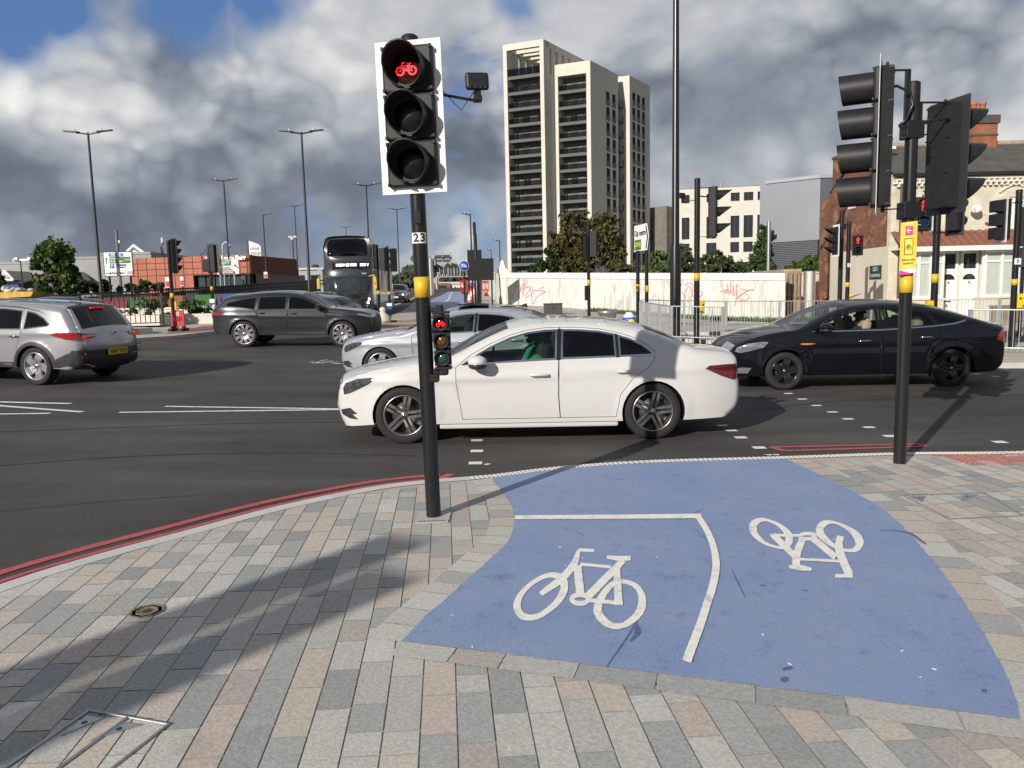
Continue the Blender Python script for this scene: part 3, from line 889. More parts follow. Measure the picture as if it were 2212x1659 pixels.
 slits(c2, S, (L*.55, L*.775), h2-4.2, 14, 2.5, L*.12)
 slits(c3, S, (s3*.13, s3*.36, s3*.60), h3-3.0, 14, 2.5, s3*.13)
 for i in range(13):
  z = h2-5.9-fh*i
  if z < 2: break
  q = MB(); wbox(q, C_, U, S, -2.6, .25, z-.25, z, .1, s2b-.1, 0); wbox(q, C_, U, S, .2, .26, z, z+1.15, .1, s2b-.1, 0); q.build('balcony', M_ANTH, o)
 return o
tower()
def facade(o, O, U, Vn, w, h, cols, rows, mw=M_DARKGL, mf=None, d=.12, name='window'):
 for (z0, z1) in rows:
  for (a, b) in cols:
   q = MB(); wbox(q, O, U, Vn, a, b, z0, z1, d-.06, d, 0)
   wbox(q, O, U, Vn, (a+b)/2-.05, (a+b)/2+.05, z0, z1, d-.14, d-.058, 1); wbox(q, O, U, Vn, a, b, z0, z0+.12, d-.14, d-.057, 1)
   q.build(name, [mw, mf or M_ANTH], o)
def wall_with_holes(mb, O, U, Vn, w, h, cols, rows, thick=.4, mi=0):
 us = sorted({0, w, *[q for c in cols for q in c]}); zs = sorted({0, h, *[q for r in rows for q in r]})
 for a, b in zip(us, us[1:]):
  for z0, z1 in zip(zs, zs[1:]):
   if any(c[0] <= a and b <= c[1] for c in cols) and any(r[0] <= z0 and z1 <= r[1] for r in rows): continue
   wbox(mb, O, U, Vn, a, b, z0, z1, 0, thick, mi)
M_CREAM = mat('cream_brick', (.60, .565, .49), rough=.85, var=.10, vscale=.9, stretch=(1, 1, 3))
def cream_block():
 Y = 165
 a = at(1462, 500, Y); b = at(1657, 500, Y-4)
 o = thing('apartment_building', 'cream brick apartment block with large dark square windows, beyond the hoarding', 'building', (a.x, a.y, 0))
 U = (b-a); U.z = 0; w = U.length; U.normalize(); Vn = Vector((-U.y, U.x, 0))
 h = at(1560, 408, Y).z
 k = w/195.0
 cols = [(c*k, (c+30)*k) for c in (8, 66, 118, 146, 176)]
 cols = [((u-1462)*k, (u-1462+wd_)*k) for u, wd_ in ((1473, 17), (1527, 22), (1579, 19), (1607, 20), (1636, 20))]
 zz = lambda v: at(1560, v, Y).z
 rows = [(zz(600), zz(571)), (zz(556), zz(533)), (zz(530), zz(496))][::-1]
 rows = [(zz(596), zz(571)), (zz(562), zz(541)), (zz(535), zz(511)), (zz(500), zz(475)), (zz(463), zz(457.5)), (zz(442), zz(423))]
 rows = [(max(0, zz(634)), zz(606)), (zz(591), zz(568)), (zz(547), zz(525)), (zz(516), zz(459+10)), (zz(438), zz(420))]
 m = MB(); wall_with_holes(m, Vector((0, 0, 0)), U, Vn, w, h, cols, rows); wbox(m, Vector((0, 0, 0)), U, Vn, .05, w-.05, .01, h-.05, .45, 16)
 wbox(m, Vector((0, 0, 0)), U, Vn, w, w+5, 0, zz(462), 1.5, 12); wbox(m, Vector((0, 0, 0)), U, Vn, .5, w+4.5, h-.02, h+.15, .5, 15, 1)
 m.build('wall', [M_CREAM, M_ANTH], o)
 facade(o, Vector((0, 0, 0)), U, Vn, w, h, cols, rows, d=.40)
 r = MB(); r.cyl((w*.55, 3, h), (w*.55, 3, h+1.8), .12); r.build('flue', M_STEEL, o)
cream_block()
def dark_block():
 Y = 150
 a = at(1392, 500, Y+22); b = at(1440, 500, Y+18); c = at(1505, 500, Y+28)
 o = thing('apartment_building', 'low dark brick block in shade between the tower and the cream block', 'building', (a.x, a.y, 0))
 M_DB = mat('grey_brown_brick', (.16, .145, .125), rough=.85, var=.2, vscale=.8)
 zz = lambda v: at(1440, v, Y+20).z
 U = b-a; U.z = 0; w = U.length; U.normalize(); Vn = Vector((-U.y, U.x, 0))
 rows = [(zz(560), zz(541)), (zz(517), zz(497)), (zz(488), zz(469))]; cols = [(w*.02, w*.36), (w*.75, w*.95)]
 m = MB(); O = Vector((0, 0, 0)); wall_with_holes(m, O, U, Vn, w, zz(447), cols, rows); wbox(m, O, U, Vn, .05, w-.05, 0, zz(447.5), .45, 12)
 U2 = c-b; U2.z = 0; w2 = U2.length; U2.normalize(); V2 = Vector((-U2.y, U2.x, 0)); O2 = U*w
 cols2 = [(w2*.05, w2*.14), (w2*.28, w2*.38), (w2*.75, w2*.82)]
 wall_with_holes(m, O2+U2*.02, U2, V2, w2, zz(452), cols2, rows); wbox(m, O2, U2, V2, .05, w2, 0, zz(452.6), .45, 2)
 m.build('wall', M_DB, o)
 facade(o, O, U, Vn, w, 0, cols, rows, d=.4); facade(o, O2, U2, V2, w2, 0, cols2, rows, d=.4)
dark_block()
def shed():
 a = at(1668, 520, 78); b = at(1768, 520, 64); c = at(1812, 520, 68)
 o = thing('warehouse', 'grey metal clad shed with ribbed lower walls beside the terrace', 'building', (a.x, a.y, 0))
 za, zb = at(1668, 426, 78).z, at(1768, 388, 64).z
 zt = (za+zb)/2
 ribs = bpy.data.materials.new('ribbed_cladding'); ribs.use_nodes = True
 t = NT(ribs.node_tree); bs = ribs.node_tree.nodes['Principled BSDF']
 tcn = t.n('ShaderNodeTexCoord'); sp = t.n('ShaderNodeSeparateXYZ'); t.l(tcn.outputs['Object'], sp.inputs[0])
 wv = t.m('SINE', t.m('MULTIPLY', sp.outputs[2], 42))
 bn = t.n('ShaderNodeBump'); bn.inputs['Strength'].default_value = .8; bn.inputs['Distance'].default_value = .04
 t.l(wv, bn.inputs['Height']); t.l(bn.outputs[0], bs.inputs['Normal'])
 bs.inputs['Base Color'].default_value = (.13, .135, .145, 1); bs.inputs['Roughness'].default_value = .45; bs.inputs['Metallic'].default_value = .3
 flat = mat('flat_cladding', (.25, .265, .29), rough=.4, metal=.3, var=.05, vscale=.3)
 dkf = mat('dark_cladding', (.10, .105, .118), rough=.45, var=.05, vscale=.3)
 def side(P, Q, n):
  U = Q-P; U.z = 0; w = U.length; U.normalize(); Vn = Vector((-U.y, U.x, 0)); O = P-o.location; O.z = 0
  m = MB(); wbox(m, O, U, Vn, 0, w, 0, zt*.53, .06, 5, 1); wbox(m, O, U, Vn, 0, w, zt*.53, zt, 0, 5, 0)
  for i in range(n+1): wbox(m, O, U, Vn, max(0, w*i/n-.05), min(w, w*i/n+.05), zt*.53, zt, -.03, .001, 2)
  for j in (1, 2): wbox(m, O, U, Vn, 0, w, zt*(.53+.155*j)-.03, zt*(.53+.155*j)+.03, -.025, .001, 2)
  wbox(m, O, U, Vn, -.1, w+.1, zt-.02, zt+.25, -.1, 4.5, 2)
  return m
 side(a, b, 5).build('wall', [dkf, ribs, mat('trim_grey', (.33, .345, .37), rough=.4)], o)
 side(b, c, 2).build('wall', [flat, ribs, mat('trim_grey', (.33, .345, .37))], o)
 p = MB(); q = (b+(c-b)*.45)-o.location; p.tube([(q.x, q.y-.3, zt*.52), (q.x, q.y-.3, zt*.93), (q.x, q.y+.2, zt*.93)], .09); p.build('flue', M_STEEL, o)
 pp = MB(); q = at(1660, 560, 60); l = q-o.location; l.z = 0
 d = thing('sign_post', 'slim pale grey pole in front of the left edge of the grey shed', 'pole', (q.x, q.y, 0))
 MB().cyl((0, 0, 0), (0, 0, at(1660, 478, 60).z), .14, n=10).build('pole', M_STEEL, d)
shed()
def brickmat(name, c1, c2, mo, sc_=1.0, wear=None):
 m = bpy.data.materials.new(name); m.use_nodes = True
 t = NT(m.node_tree); b = m.node_tree.nodes['Principled BSDF']
 tcn = t.n('ShaderNodeTexCoord'); sp = t.n('ShaderNodeSeparateXYZ'); t.l(tcn.outputs['Object'], sp.inputs[0])
 cbn = t.n('ShaderNodeCombineXYZ'); t.l(t.m('ADD', sp.outputs[0], sp.outputs[1]), cbn.inputs[0]); t.l(sp.outputs[2], cbn.inputs[1])
 br = t.n('ShaderNodeTexBrick'); t.l(cbn.outputs[0], br.inputs['Vector'])
 br.inputs['Color1'].default_value = (*c1, 1); br.inputs['Color2'].default_value = (*c2, 1); br.inputs['Mortar'].default_value = (*mo, 1)
 br.inputs['Scale'].default_value = 1; br.inputs['Brick Width'].default_value = .225*sc_; br.inputs['Row Height'].default_value = .075*sc_; br.inputs['Mortar Size'].default_value = .009*sc_
 c = br.outputs['Color']
 c = t.mix(1, c, t.v('SCALE', (1, 1, 1), sc_=t.rng(t.noise(tcn.outputs['Object'], 1.2, 5, .6), .3, .7, .75, 1.25)), 'MULTIPLY')
 if wear: c = t.mix(t.rng(t.noise(cbn.outputs[0], 1.3, 5, .65), .56, .60, 0, .8), c, (*wear, 1))
 t.put(b.inputs['Base Color'], c); b.inputs['Roughness'].default_value = .85
 bn = t.n('ShaderNodeBump'); bn.inputs['Strength'].default_value = .4; bn.inputs['Distance'].default_value = .01; bn.invert = True
 t.l(br.outputs['Fac'], bn.inputs['Height']); t.l(bn.outputs[0], b.inputs['Normal'])
 return m
M_BRICK = brickmat('old_red_brick', (.23, .085, .045), (.15, .065, .04), (.13, .085, .06), 1.4, wear=(.36, .17, .09))
M_REND = mat('cream_render', (.58, .53, .43), rough=.9, var=.07, vscale=.8)
M_PBRICK = brickmat('painted_brick', (.64, .585, .45), (.60, .55, .42), (.52, .47, .36))
M_SLATE = mat('slate_roof', (.085, .08, .072), rough=.7, var=.3, vscale=2.2, bump=.5, bscale=9)
M_UPVC = mat('white_upvc', (.72, .72, .70), rough=.35)
M_TILE = mat('terracotta_tile', (.21, .085, .055), rough=.7, var=.25, vscale=5)
M_NET = mat('net_curtain', (.46, .50, .44), rough=.3, var=.15, vscale=9, stretch=(8, 8, .4), spec=.6)
def terrace():
 Y = 33.0
 O = at(1917, 690, Y); X0 = O.x; gz0 = gz(X0, Y)+.1
 o = thing('terraced_house', 'cream painted terraced house with slate roof, brick gable and red chimney', 'house', (X0, Y, gz0))
 zz = lambda v, u=1960: at(u, v, Y).z-gz0
 he = zz(376); wid = 13.0; dep = 6.0
 m = MB(); U = Vector((1, 0, 0)); Vn = Vector((0, 1, 0)); Z = Vector((0, 0, 0))
 xx = lambda u: at(u, 600, Y).x-X0
 ups = [(xx(2155), xx(2213)), (xx(2020)-.9, xx(2020)+.1)]; upz = (zz(492, 2180), zz(425, 2180))
 bays = [(xx(1942), xx(2018)), (xx(2108), xx(2212))]
 wall_with_holes(m, Z, U, Vn, wid, he, sorted(ups), [upz], .3)
 m.build('wall', M_PBRICK, o)
 g = MB()                                            # gable end: brick above, rendered below
 zr = zz(527, 1850)*1.0; zr = 3.25; hr = at(1925, 317, Y+dep/2).z-gz0
 g.prism([(0, .3, zr), (0, dep, zr), (0, dep, he), (0, dep/2, hr-.12), (0, .3, he)], (.28, 0, 0))
 g.build('gable_wall', M_BRICK, o)
 g = MB(); g.b2((-.05, .005, 0), (.28, dep, zr)); g.build('gable_render', M_REND, o)
 g = MB(); g.b2((.3, dep-.3, 0), (wid, dep, he)); g.build('rear_wall', M_BRICK, o)
 hw = at(1804, 413, Y+dep).z-gz0; hl = at(1783, 441, Y+dep+1.5).z-gz0
 w = MB(); w.prism([(.02, dep, 0), (.02, dep+1.5, 0), (.02, dep+1.5, hl), (.02, dep, hw)], (4, 0, 0)); w.build('rear_wing', M_BRICK, o)
 cw = MB(); hc = at(1806, 345, Y+dep).z-gz0; cw.b2((-.02, dep-.75, he-.6), (.8, dep+.02, hc)); cw.b2((-.07, dep-.8, hc), (.85, dep+.07, hc+.12)); cw.build('chimney', M_BRICK, o)
 wn = MB(); wn.b2((-.02, dep-2.6, he-1.0), (.03, dep-1.8, he-.1)); wn.build('window', M_UPVC, o)
 r = MB()
 for (ya, za, yb, zb) in ((-.25, he-.02, dep/2, hr), (dep/2, hr, dep+.25, he-.02)):
  n = 26
  for i in range(n):
   t0, t1 = i/n, (i+1)/n
   y0, z0, y1, z1 = ya+(yb-ya)*t0, za+(zb-za)*t0, ya+(yb-ya)*t1, za+(zb-za)*t1
   r.add([(-.08, y0, z0+.03), (wid, y0, z0+.03), (wid, y1, z1+.012), (-.08, y1, z1+.012), (-.08, y0, z0), (wid, y0, z0)], [(0, 1, 2, 3), (4, 5, 1, 0)])
 rf = r.build('roof', M_SLATE, o)
 rd = MB()
 for i in range(28): rd.tube([(i*.46-.05, dep/2, hr+.04), (i*.46+.40, dep/2, hr+.04)], [.12, .115], 8)
 rd.build('ridge_tiles', mat('ridge_buff', (.34, .27, .21), rough=.8, var=.2, vscale=4), rf)
 fl = MB(); q = xx(1955); fl.box((q, 1.6, he+1.35), (.3, .25, .12)); fl.build('roof_vent', M_UPVC, rf)
 gt = MB(); gt.b2((-.1, -.36, he-.14), (wid, -.22, he-.01)); gt.build('gutter', mat('black_plastic', (.02, .02, .02), rough=.4), o)
 dn = MB(); dn.b2((0, -.10, he-.42), (wid, -.005, he-.16));
 for i in range(54): dn.b2((i*.24+.05, -.20, he-.42), (i*.24+.15, -.10, he-.28)); dn.b2((i*.24+.17, -.15, he-.54), (i*.24+.27, -.005, he-.43))
 dn.b2((0, -.21, he-.275), (wid, -.10, he-.17)); dn.build('cornice', mat('cornice_white', (.66, .62, .52), rough=.8), o)
 c = MB(); cx = xx(2183)+.2; cy = dep/2+.2; ct = at(2183, 283, Y+4.5).z-gz0
 c.b2((cx-.55, cy-.6, hr-1.0), (cx+.55, cy+.6, ct)); c.b2((cx-.62, cy-.67, ct), (cx+.62, cy+.67, ct+.36), 1); c.b2((cx-.58, cy-.63, ct-.55), (cx+.58, cy+.63, ct-.47), 1)
 c.b2((cx-.64, cy-.75, hr-.85), (cx+.64, cy+.68, hr-.45), 2)
 ch = c.build('chimney', [M_BRICK2, mat('blue_brick', (.075, .065, .06), rough=.8), mat('lead_grey', (.36, .37, .37), rough=.7)], rf)
 for dx in (-.28, .12):
  p = MB(); p.lathe([(.17, 0), (.17, .1), (.14, .14), (.13, .55), (.16, .57), (.16, .66), (.11, .66), (.11, .3)], (cx+dx, cy-.1, ct+.36), n=14); p.build('chimney_pot', mat('pot_terracotta', (.42, .14, .06), rough=.8), ch)
 ae = MB(); ax, ay = xx(2108), dep/2; ae.cyl((ax, ay, hr-.1), (ax, ay, hr+1.9), .02, n=6); ae.cyl((ax-.7, ay, hr+1.6), (ax+.5, ay, hr+1.75), .015, n=6)
 for i in range(8): ae.cyl((ax-.65+i*.15, ay-.22, hr+1.61+i*.018), (ax-.65+i*.15, ay+.22, hr+1.61+i*.018), .01, n=5)
 ae.build('aerial', M_STEEL, rf)
 zc = zz(517); zf = zz(540)
 def win(x0, x1, z0, z1, y, n, mt=M_NET, name='window'):
  p = MB(); p.b2((x0, y, z0), (x1, y+.04, z1)); wn_ = p.build(name, mt, o)
  f = MB()
  for i in range(n+1):
   x = x0+(x1-x0)*i/n; f.b2((x-.05, y-.05, z0), (x+.05, y-.004, z1))
  f.b2((x0-.04, y-.055, z0-.08), (x1+.04, y-.003, z0+.05)); f.b2((x0-.04, y-.054, z1-.06), (x1+.04, y-.002, z1+.06)); f.b2((x0, y-.045, z1-(z1-z0)*.25), (x1, y-.001, z1-(z1-z0)*.25+.08))
  f.build('frame', M_UPVC, wn_)
 for (x0, x1) in bays:
  b = MB(); b.b2((x0-.1, -.62, 0), (x1+.1, -.002, .95)); b.b2((x0-.15, -.68, .95), (x1+.15, -.003, 1.02)); b.build('bay_base', M_REND, o)
  b = MB(); b.b2((x0-.1, -.60, 1.02), (x1+.1, -.5, zf-.02));
  win(x0, x1, 1.08, zf-.15, -.62, 3)
  b.build('bay_frame', M_UPVC, o)
 for (x0, x1) in ups: win(x0, x1, upz[0], upz[1], .12, 2)
 ar = MB(); x0, x1 = ups[0]; ar.tube([(x0-.15+(x1-x0+.3)*i/10, -.03, upz[1]+.18+.32*math.sin(math.pi*i/10)) for i in range(11)], .05, 6); ar.build('arch_moulding', mat('cornice_white', (.6, .6, .5)), o)
 cp_ = MB()
 nx_ = 40
 for i in range(nx_):
  for j in range(4):
   xa, xb = i*wid/nx_, (i+1)*wid/nx_
   y0, y1 = -1.0+j*.25, -1.0+(j+1)*.25; z0, z1 = zf+.10+j*.17, zf+.10+(j+1)*.17-.03
   xm = (xa+xb)/2
   cp_.add([(xa, y0, z0), (xm, y0, z0+.05), (xb, y0, z0), (xb, y1, z1), (xm, y1, z1+.05), (xa, y1, z1), (xa, y0, z0-.03), (xb, y0, z0-.03)], [(0, 1, 4, 5), (1, 2, 3, 4), (0, 6, 7, 2, 1)], 0, False)
 cp_.build('canopy_roof', M_TILE, o)
 fa = MB(); fa.b2((-.02, -1.02, zf-.12), (wid, -.94, zf+.08)); fa.b2((0, -.94, zf-.02), (wid, -.004, zf+.02)); fa.build('fascia', M_UPVC, o)
 for (ua, ub) in ((2027, 2066), (2072, 2110)):
  xa, xb = xx(ua), xx(ub); zt_ = zz(588);
  s_ = MB(); s_.b2((xa, -.10, 0), (xa+.1, -.01, zf-.1)); s_.b2((xb-.1, -.10, 0), (xb, -.01, zf-.1)); s_.b2((xa+.1, -.09, zt_), (xb-.1, -.012, zt_+.1)); s_.b2((xa+.1, -.085, zf-.2), (xb-.1, -.013, zf-.1)); s_.build('door_frame', M_UPVC, o)
  gl = MB(); gl.b2((xa+.1, -.05, zt_+.1), (xb-.1, -.014, zf-.2)); gl.build('fanlight', M_DARKGL, o)
  d = MB(); d.b2((xa+.1, -.07, 0), (xb-.1, -.015, zt_)); xm = (xa+xb)/2
  for sx_ in (-1, 1):
   for z0, z1 in ((.2, .75), (.95, 1.5)): d.box((xm+sx_*.2, -.075, (z0+z1)/2), (.26, .02, z1-z0), bev=.008)
  dr = d.build('door', M_UPVC, o)
  fn = MB(); fn.add([(xm, -.078, zt_-.36)]+[(xm+.27*math.cos(math.pi*i/10), -.078, zt_-.36+.24*math.sin(math.pi*i/10)) for i in range(11)], [(0, i+2, i+1) for i in range(10)]); fn.build('fan_glazing', M_DARKGL, dr)
  lb = MB(); lb.box((xm, -.078, .86), (.28, .02, .06)); lb.build('letter_plate', mat('brass_dark', (.05, .045, .03), rough=.4) if ua == 2027 else M_UPVC, dr)
  kn = MB(); kn.ball((xm, -.09, zt_-.48), .035); kn.build('knocker', mat('brass_dark', (.05, .045, .03)), dr)
 dp = MB(); dp.cyl((.35, -.12, 0), (.35, -.12, he-.1), .055, n=8); dp.tube([(.35, -.12, zz(560)), (.7, -.2, zz(552)), (1.0, -.3, zf)], .05, 8); dp.build('downpipe', mat('pipe_brown', (.09, .065, .05), rough=.6, var=.3, vscale=3), o)
 dp = MB(); dp.cyl((.35, -.12, 0), (.35, -.12, .9), .07, n=8); dp.build('pipe_base', mat('pipe_rust', (.3, .16, .07), rough=.8), o)
 sd_ = MB(); sx_ = xx(2090); sz = zz(452, 2090); sd_.lathe([(.22, .06), (.18, .03), (.1, .01), (0, 0)], (sx_, -.35, sz), (-.5, -1, .35), 16); sd_.tube([(sx_, 0, sz-.15), (sx_, -.3, sz-.05)], .02, 6); sd_.tube([(sx_, -.35, sz-.1), (sx_-.3, -.75, sz-.05)], .012, 5); sd_.box((sx_+.28, -.6, sz-.3), (.09, .12, .09)); sd_.build('satellite_dish', mat('dish_grey', (.5, .5, .48), rough=.5), o)
 sg = MB(); sgx = at(1901, 588, Y+.7); sgz = sgx.z-gz0
 sg.b2((-.07, .55, sgz-.3), (-.052, 1.65, sgz+.3)); pl = sg.build('wall_plaque', mat('plaque_green', (.015, .05, .04), rough=.5), o)
 text('LEO', .26, M_UPVC, facing((-.075, 1.1, sgz+.14), (-1, 0, 0)), parent=pl); text('CHAMPIONS', .19, M_UPVC, facing((-.075, 1.1, sgz-.14), (-1, 0, 0)), parent=pl, xs=.85)
 return o, X0, gz0
M_BRICK2 = brickmat('chimney_brick', (.32, .10, .045), (.24, .08, .04), (.2, .12, .08))
HOUSE, HX, HZ = terrace()
o = thing('garden_wall', 'low cream garden wall with plants in front of the terraced house', 'wall', (HX+3, 30.6, 0), ground=True)
mb = MB(); mb.b2((0, 0, -.1), (10, .22, .75)); mb.b2((-.03, -.03, .75), (10, .25, .82)); mb.build('wall', mat('brown_wall', (.22, .17, .12), rough=.9, var=.3, vscale=4), o)
def hoarding():
 m = bpy.data.materials.new('painted_plywood'); m.use_nodes = True
 t = NT(m.node_tree); b = m.node_tree.nodes['Principled BSDF']
 v = t.n('ShaderNodeTexCoord').outputs['Object']
 gr = t.noise(t.v('MULTIPLY', v, (1, 1, .22)), 2.4, 7, .62, 1.6)
 c = t.mix(t.rng(gr, .47, .60, 0, .9), (.66, .64, .58, 1), (.43, .415, .37, 1))
 c = t.mix(t.rng(t.noise(v, .5, 4, .6), .45, .65, 0, .35), c, (.72, .70, .66, 1))
 t.put(b.inputs['Base Color'], c); b.inputs['Roughness'].default_value = .75
 A = at(1080, 600, 54); B = at(1696, 640, 36.6)
 o = thing('hoarding', 'long white painted plywood hoarding with red graffiti', 'hoarding', (A.x, A.y, 0))
 U = B-A; U.z = 0; w = U.length; U.normalize(); Vn = Vector((-U.y, U.x, 0))
 zA, zB = at(1080, 589, 54).z, at(1696, 590, 36.6).z
 n = 12
 O = Vector((0, 0, 0))
 p = MB(); cap_ = MB()
 for i in range(n):
  a, b_ = i*w/n, (i+1)*w/n
  za, zb = zA+(zB-zA)*i/n, zA+(zB-zA)*(i+1)/n
  P = [O+U*(a+.006), O+U*(b_-.006)]
  def pr(mbx, d0, d1, lo, hi0, hi1, mi=0):
   q = [P[0]+Vn*d0, P[1]+Vn*d0, P[1]+Vn*d1, P[0]+Vn*d1]
   vs = [x+Vector((0, 0, lo if lo is not None else h_-.35)) for x, h_ in zip(q, (hi0, hi1, hi1, hi0))]+[x+Vector((0, 0, h_)) for x, h_ in zip(q, (hi0, hi1, hi1, hi0))]
   mbx.add(vs, [(0, 1, 5, 4), (1, 2, 6, 5), (2, 3, 7, 6), (3, 0, 4, 7), (4, 5, 6, 7)], mi)
  pr(p, 0, .05, -.3, za-.02, zb-.02)
  pr(cap_, -.05, .10, None, za, zb)
 p.build('panel', m, o); cap_.build('capping', mat('capping_white', (.70, .68, .63), rough=.7, var=.05, vscale=2), o)
 sk = MB(); wbox(sk, O, U, Vn, 0, w, -.2, .62, -.03, -.004);
 M_G = mat('red_spray', (.62, .17, .16), rough=.7, var=.25, vscale=4)
 def onwall(u, v):
  d = ray(u, v); c0 = Vector((0, 0, CAMZ))
  nn = Vn; tt = (A-c0-Vector((0, 0, (A-c0).z))).dot(nn)/d.dot(nn)
  return c0+d*tt-Vector((A.x, A.y, 0))
 def spray(lines, wd_):
  g = MB()
  for k, L in enumerate(lines):
   Q = catmull(L, 1.5) if len(L) > 2 else [np.array(q) for q in L]
   P = [onwall(*q)-Vn*(.012+.0015*k) for q in Q]
   for i in range(len(P)-1):
    d = (P[i+1]-P[i]); pn = d.cross(Vn).normalized()*wd_*rnd.uniform(.42, .56)
    g.quad(P[i]-pn, P[i+1]-pn, P[i+1]+pn, P[i]+pn)
  g.build('graffiti', M_G, o)
 z8 = lambda L: [((2000+x*.3617)/1.8228, (850+y*.3617)/1.8228) for x, y in L]
 spray([z8(L) for L in ([(85, 775), (140, 770), (110, 890)], [(120, 850), (180, 735), (160, 850)], [(245, 775), (190, 780), (165, 840), (200, 860), (240, 790)], [(255, 750), (268, 840), (185, 895)], [(240, 780), (258, 860), (272, 958), (320, 880), (405, 825), (290, 810)], [(340, 790), (362, 786)], [(380, 781), (398, 777)])], .055)
 spray([z8(L) for L in ([(1868, 740), (1890, 745), (1872, 800), (1930, 880), (1900, 925), (1866, 915)], [(1925, 760), (1970, 730), (2015, 760), (2000, 880), (1965, 940), (1925, 890), (1930, 830), (1975, 770), (2020, 880)], [(2085, 815), (2120, 840), (2090, 885)])], .045)
 z9 = lambda L: [((2600+x*.4219)/1.8228, (700+y*.4219)/1.8228) for x, y in L]
 spray([z9(L) for L in ([(560, 1065), (640, 1040), (600, 1075), (680, 1050)], [(625, 990), (640, 1080)], [(655, 975), (660, 1060), (640, 1090)], [(680, 1000), (690, 1100), (660, 1060)], [(715, 990), (710, 1120), (695, 1200)], [(750, 1035), (820, 1050), (875, 1045)], [(720, 1130), (770, 1080), (840, 1045), (790, 1070), (830, 1110), (800, 1145), (740, 1138)])], .04)
 return A, B, U, Vn, m
HA, HB, HU, HV, M_PLY = hoarding()
o = thing('hoarding', 'white hoarding receding beside the far pavement, with a spiky end post', 'hoarding', (HA.x-.05, HA.y, 0))
mb = MB(); pts = [(HA.x-.1, 54.2), (-1.9, 75), (-3.3, 105), (-5.4, 150)]
for (x0, y0), (x1, y1) in zip(pts, pts[1:]):
 n = max(1, int((y1-y0)/4))
 for i in range(n):
  a = Vector((x0+(x1-x0)*i/n, y0+(y1-y0)*i/n, 0)); b = Vector((x0+(x1-x0)*(i+1)/n, y0+(y1-y0)*(i+1)/n, 0))
  za, zb = gz(a.x, a.y), gz(b.x, b.y)
  L0 = o.location
  t_ = rnd.uniform(2.3, 2.45)
  q = [Vector((p.x-L0.x, p.y-L0.y, h)) for p, h in ((a, za-.1), (b, zb-.1), (b, zb+t_), (a, za+t_))]
  mb.prism(q, (.08, 0, 0))
mb.build('panel', M_PLY, o)
mb = MB(); z0 = at(1080, 589, 54).z
mb.prism([(-.1, -.1, z0-.1), (.75, -.35, z0-.1), (.75, -.35, z0+.1), (.45, -.25, z0+.3), (.3, -.2, z0+.85), (.1, -.15, z0+.8), (.05, -.12, z0+.45), (-.1, -.1, z0+.3)], (.05, .12, 0)); mb.build('end_post', M_PLY, o)
q0, q1 = at(1697, 660, 37.5), at(1735, 660, 37.5)
o = thing('shipping_container', 'rusty cream container end with lock bars behind the hoarding gap', 'container', (q0.x, q0.y, 0))
zt = at(1716, 586, 37.5).z; w = q1.x-q0.x
mb = MB(); mb.b2((-.02, .3, 0), (w, 6.3, zt+.12)); mb.build('body', mat('container_cream', (.36, .30, .22), rough=.8, var=.3, vscale=1.5), o)
mb = MB(); mb.b2((.02, .2, .05), (w*.5, .3, zt)); mb.b2((w*.52, .2, .05), (w-.02, .3, zt)); mb.build('door', mat('container_door', (.33, .25, .17), rough=.8, var=.35, vscale=2.5), o)
for x in (.18, .42, .66, .86):
 mb = MB(); mb.cyl((w*x, .15, .15), (w*x, .15, zt-.1), .03, n=8); mb.box((w*x, .15, zt*.5), (.12, .06, .1)); mb.build('lock_bar', mat('bar_rust', (.2, .12, .08), rough=.7, var=.4, vscale=5), o)
q = at(1741, 600, 37.2)
o = thing('gate_post', 'galvanised square gate post beside the container doors', 'post', (q.x, q.y, 0)); mb = MB(); mb.box((0, 0, zt/2), (.16, .16, zt)); mb.build('post', M_STEEL, o)
q0, q1 = at(1744, 600, 37), at(1771, 600, 36.5)
o = thing('hoarding', 'narrow white plywood panel between the gate post and the brown gate', 'hoarding', (q0.x, q0.y, 0)); mb = MB(); mb.b2((0, 0, -.1), (q1.x-q0.x, .1, at(1750, 586, 37).z)); mb.build('panel', M_PLY, o)
q0, q1 = at(1771, 600, 42), at(1784, 600, 42)
o = thing('boundary_wall', 'white rendered boundary wall behind the brown timber gate', 'wall', (q0.x-3, q0.y+.5, 0)); mb = MB(); mb.b2((0, 0, -.1), (7, .25, at(1776, 590, 42).z)); mb.b2((0, -.05, at(1776, 590, 42).z), (7, .3, at(1776, 590, 42).z+.1)); mb.build('wall', M_REND, o)
q0, q1 = at(1755, 640, 41.5), at(1784, 640, 41.5)
o = thing('timber_gate', 'dark red brown timber gate beside the rendered gable', 'gate', (q0.x, q0.y, 0)); mb = MB(); zt = at(1780, 607, 41.5).z
for i in range(9): mb.b2((i*.12, 0, 0), (i*.12+.112, .05, zt-.03*(i % 2)))
mb.build('boards', mat('gate_brown', (.12, .035, .025), rough=.7, var=.2, vscale=3), o)
mb = MB(); mb.b2((0, .05, .3), (1.05, .1, .42)); mb.b2((0, .05, zt-.5), (1.05, .1, zt-.38)); mb.build('rail', mat('gate_brown', (.12, .035, .025)), o)
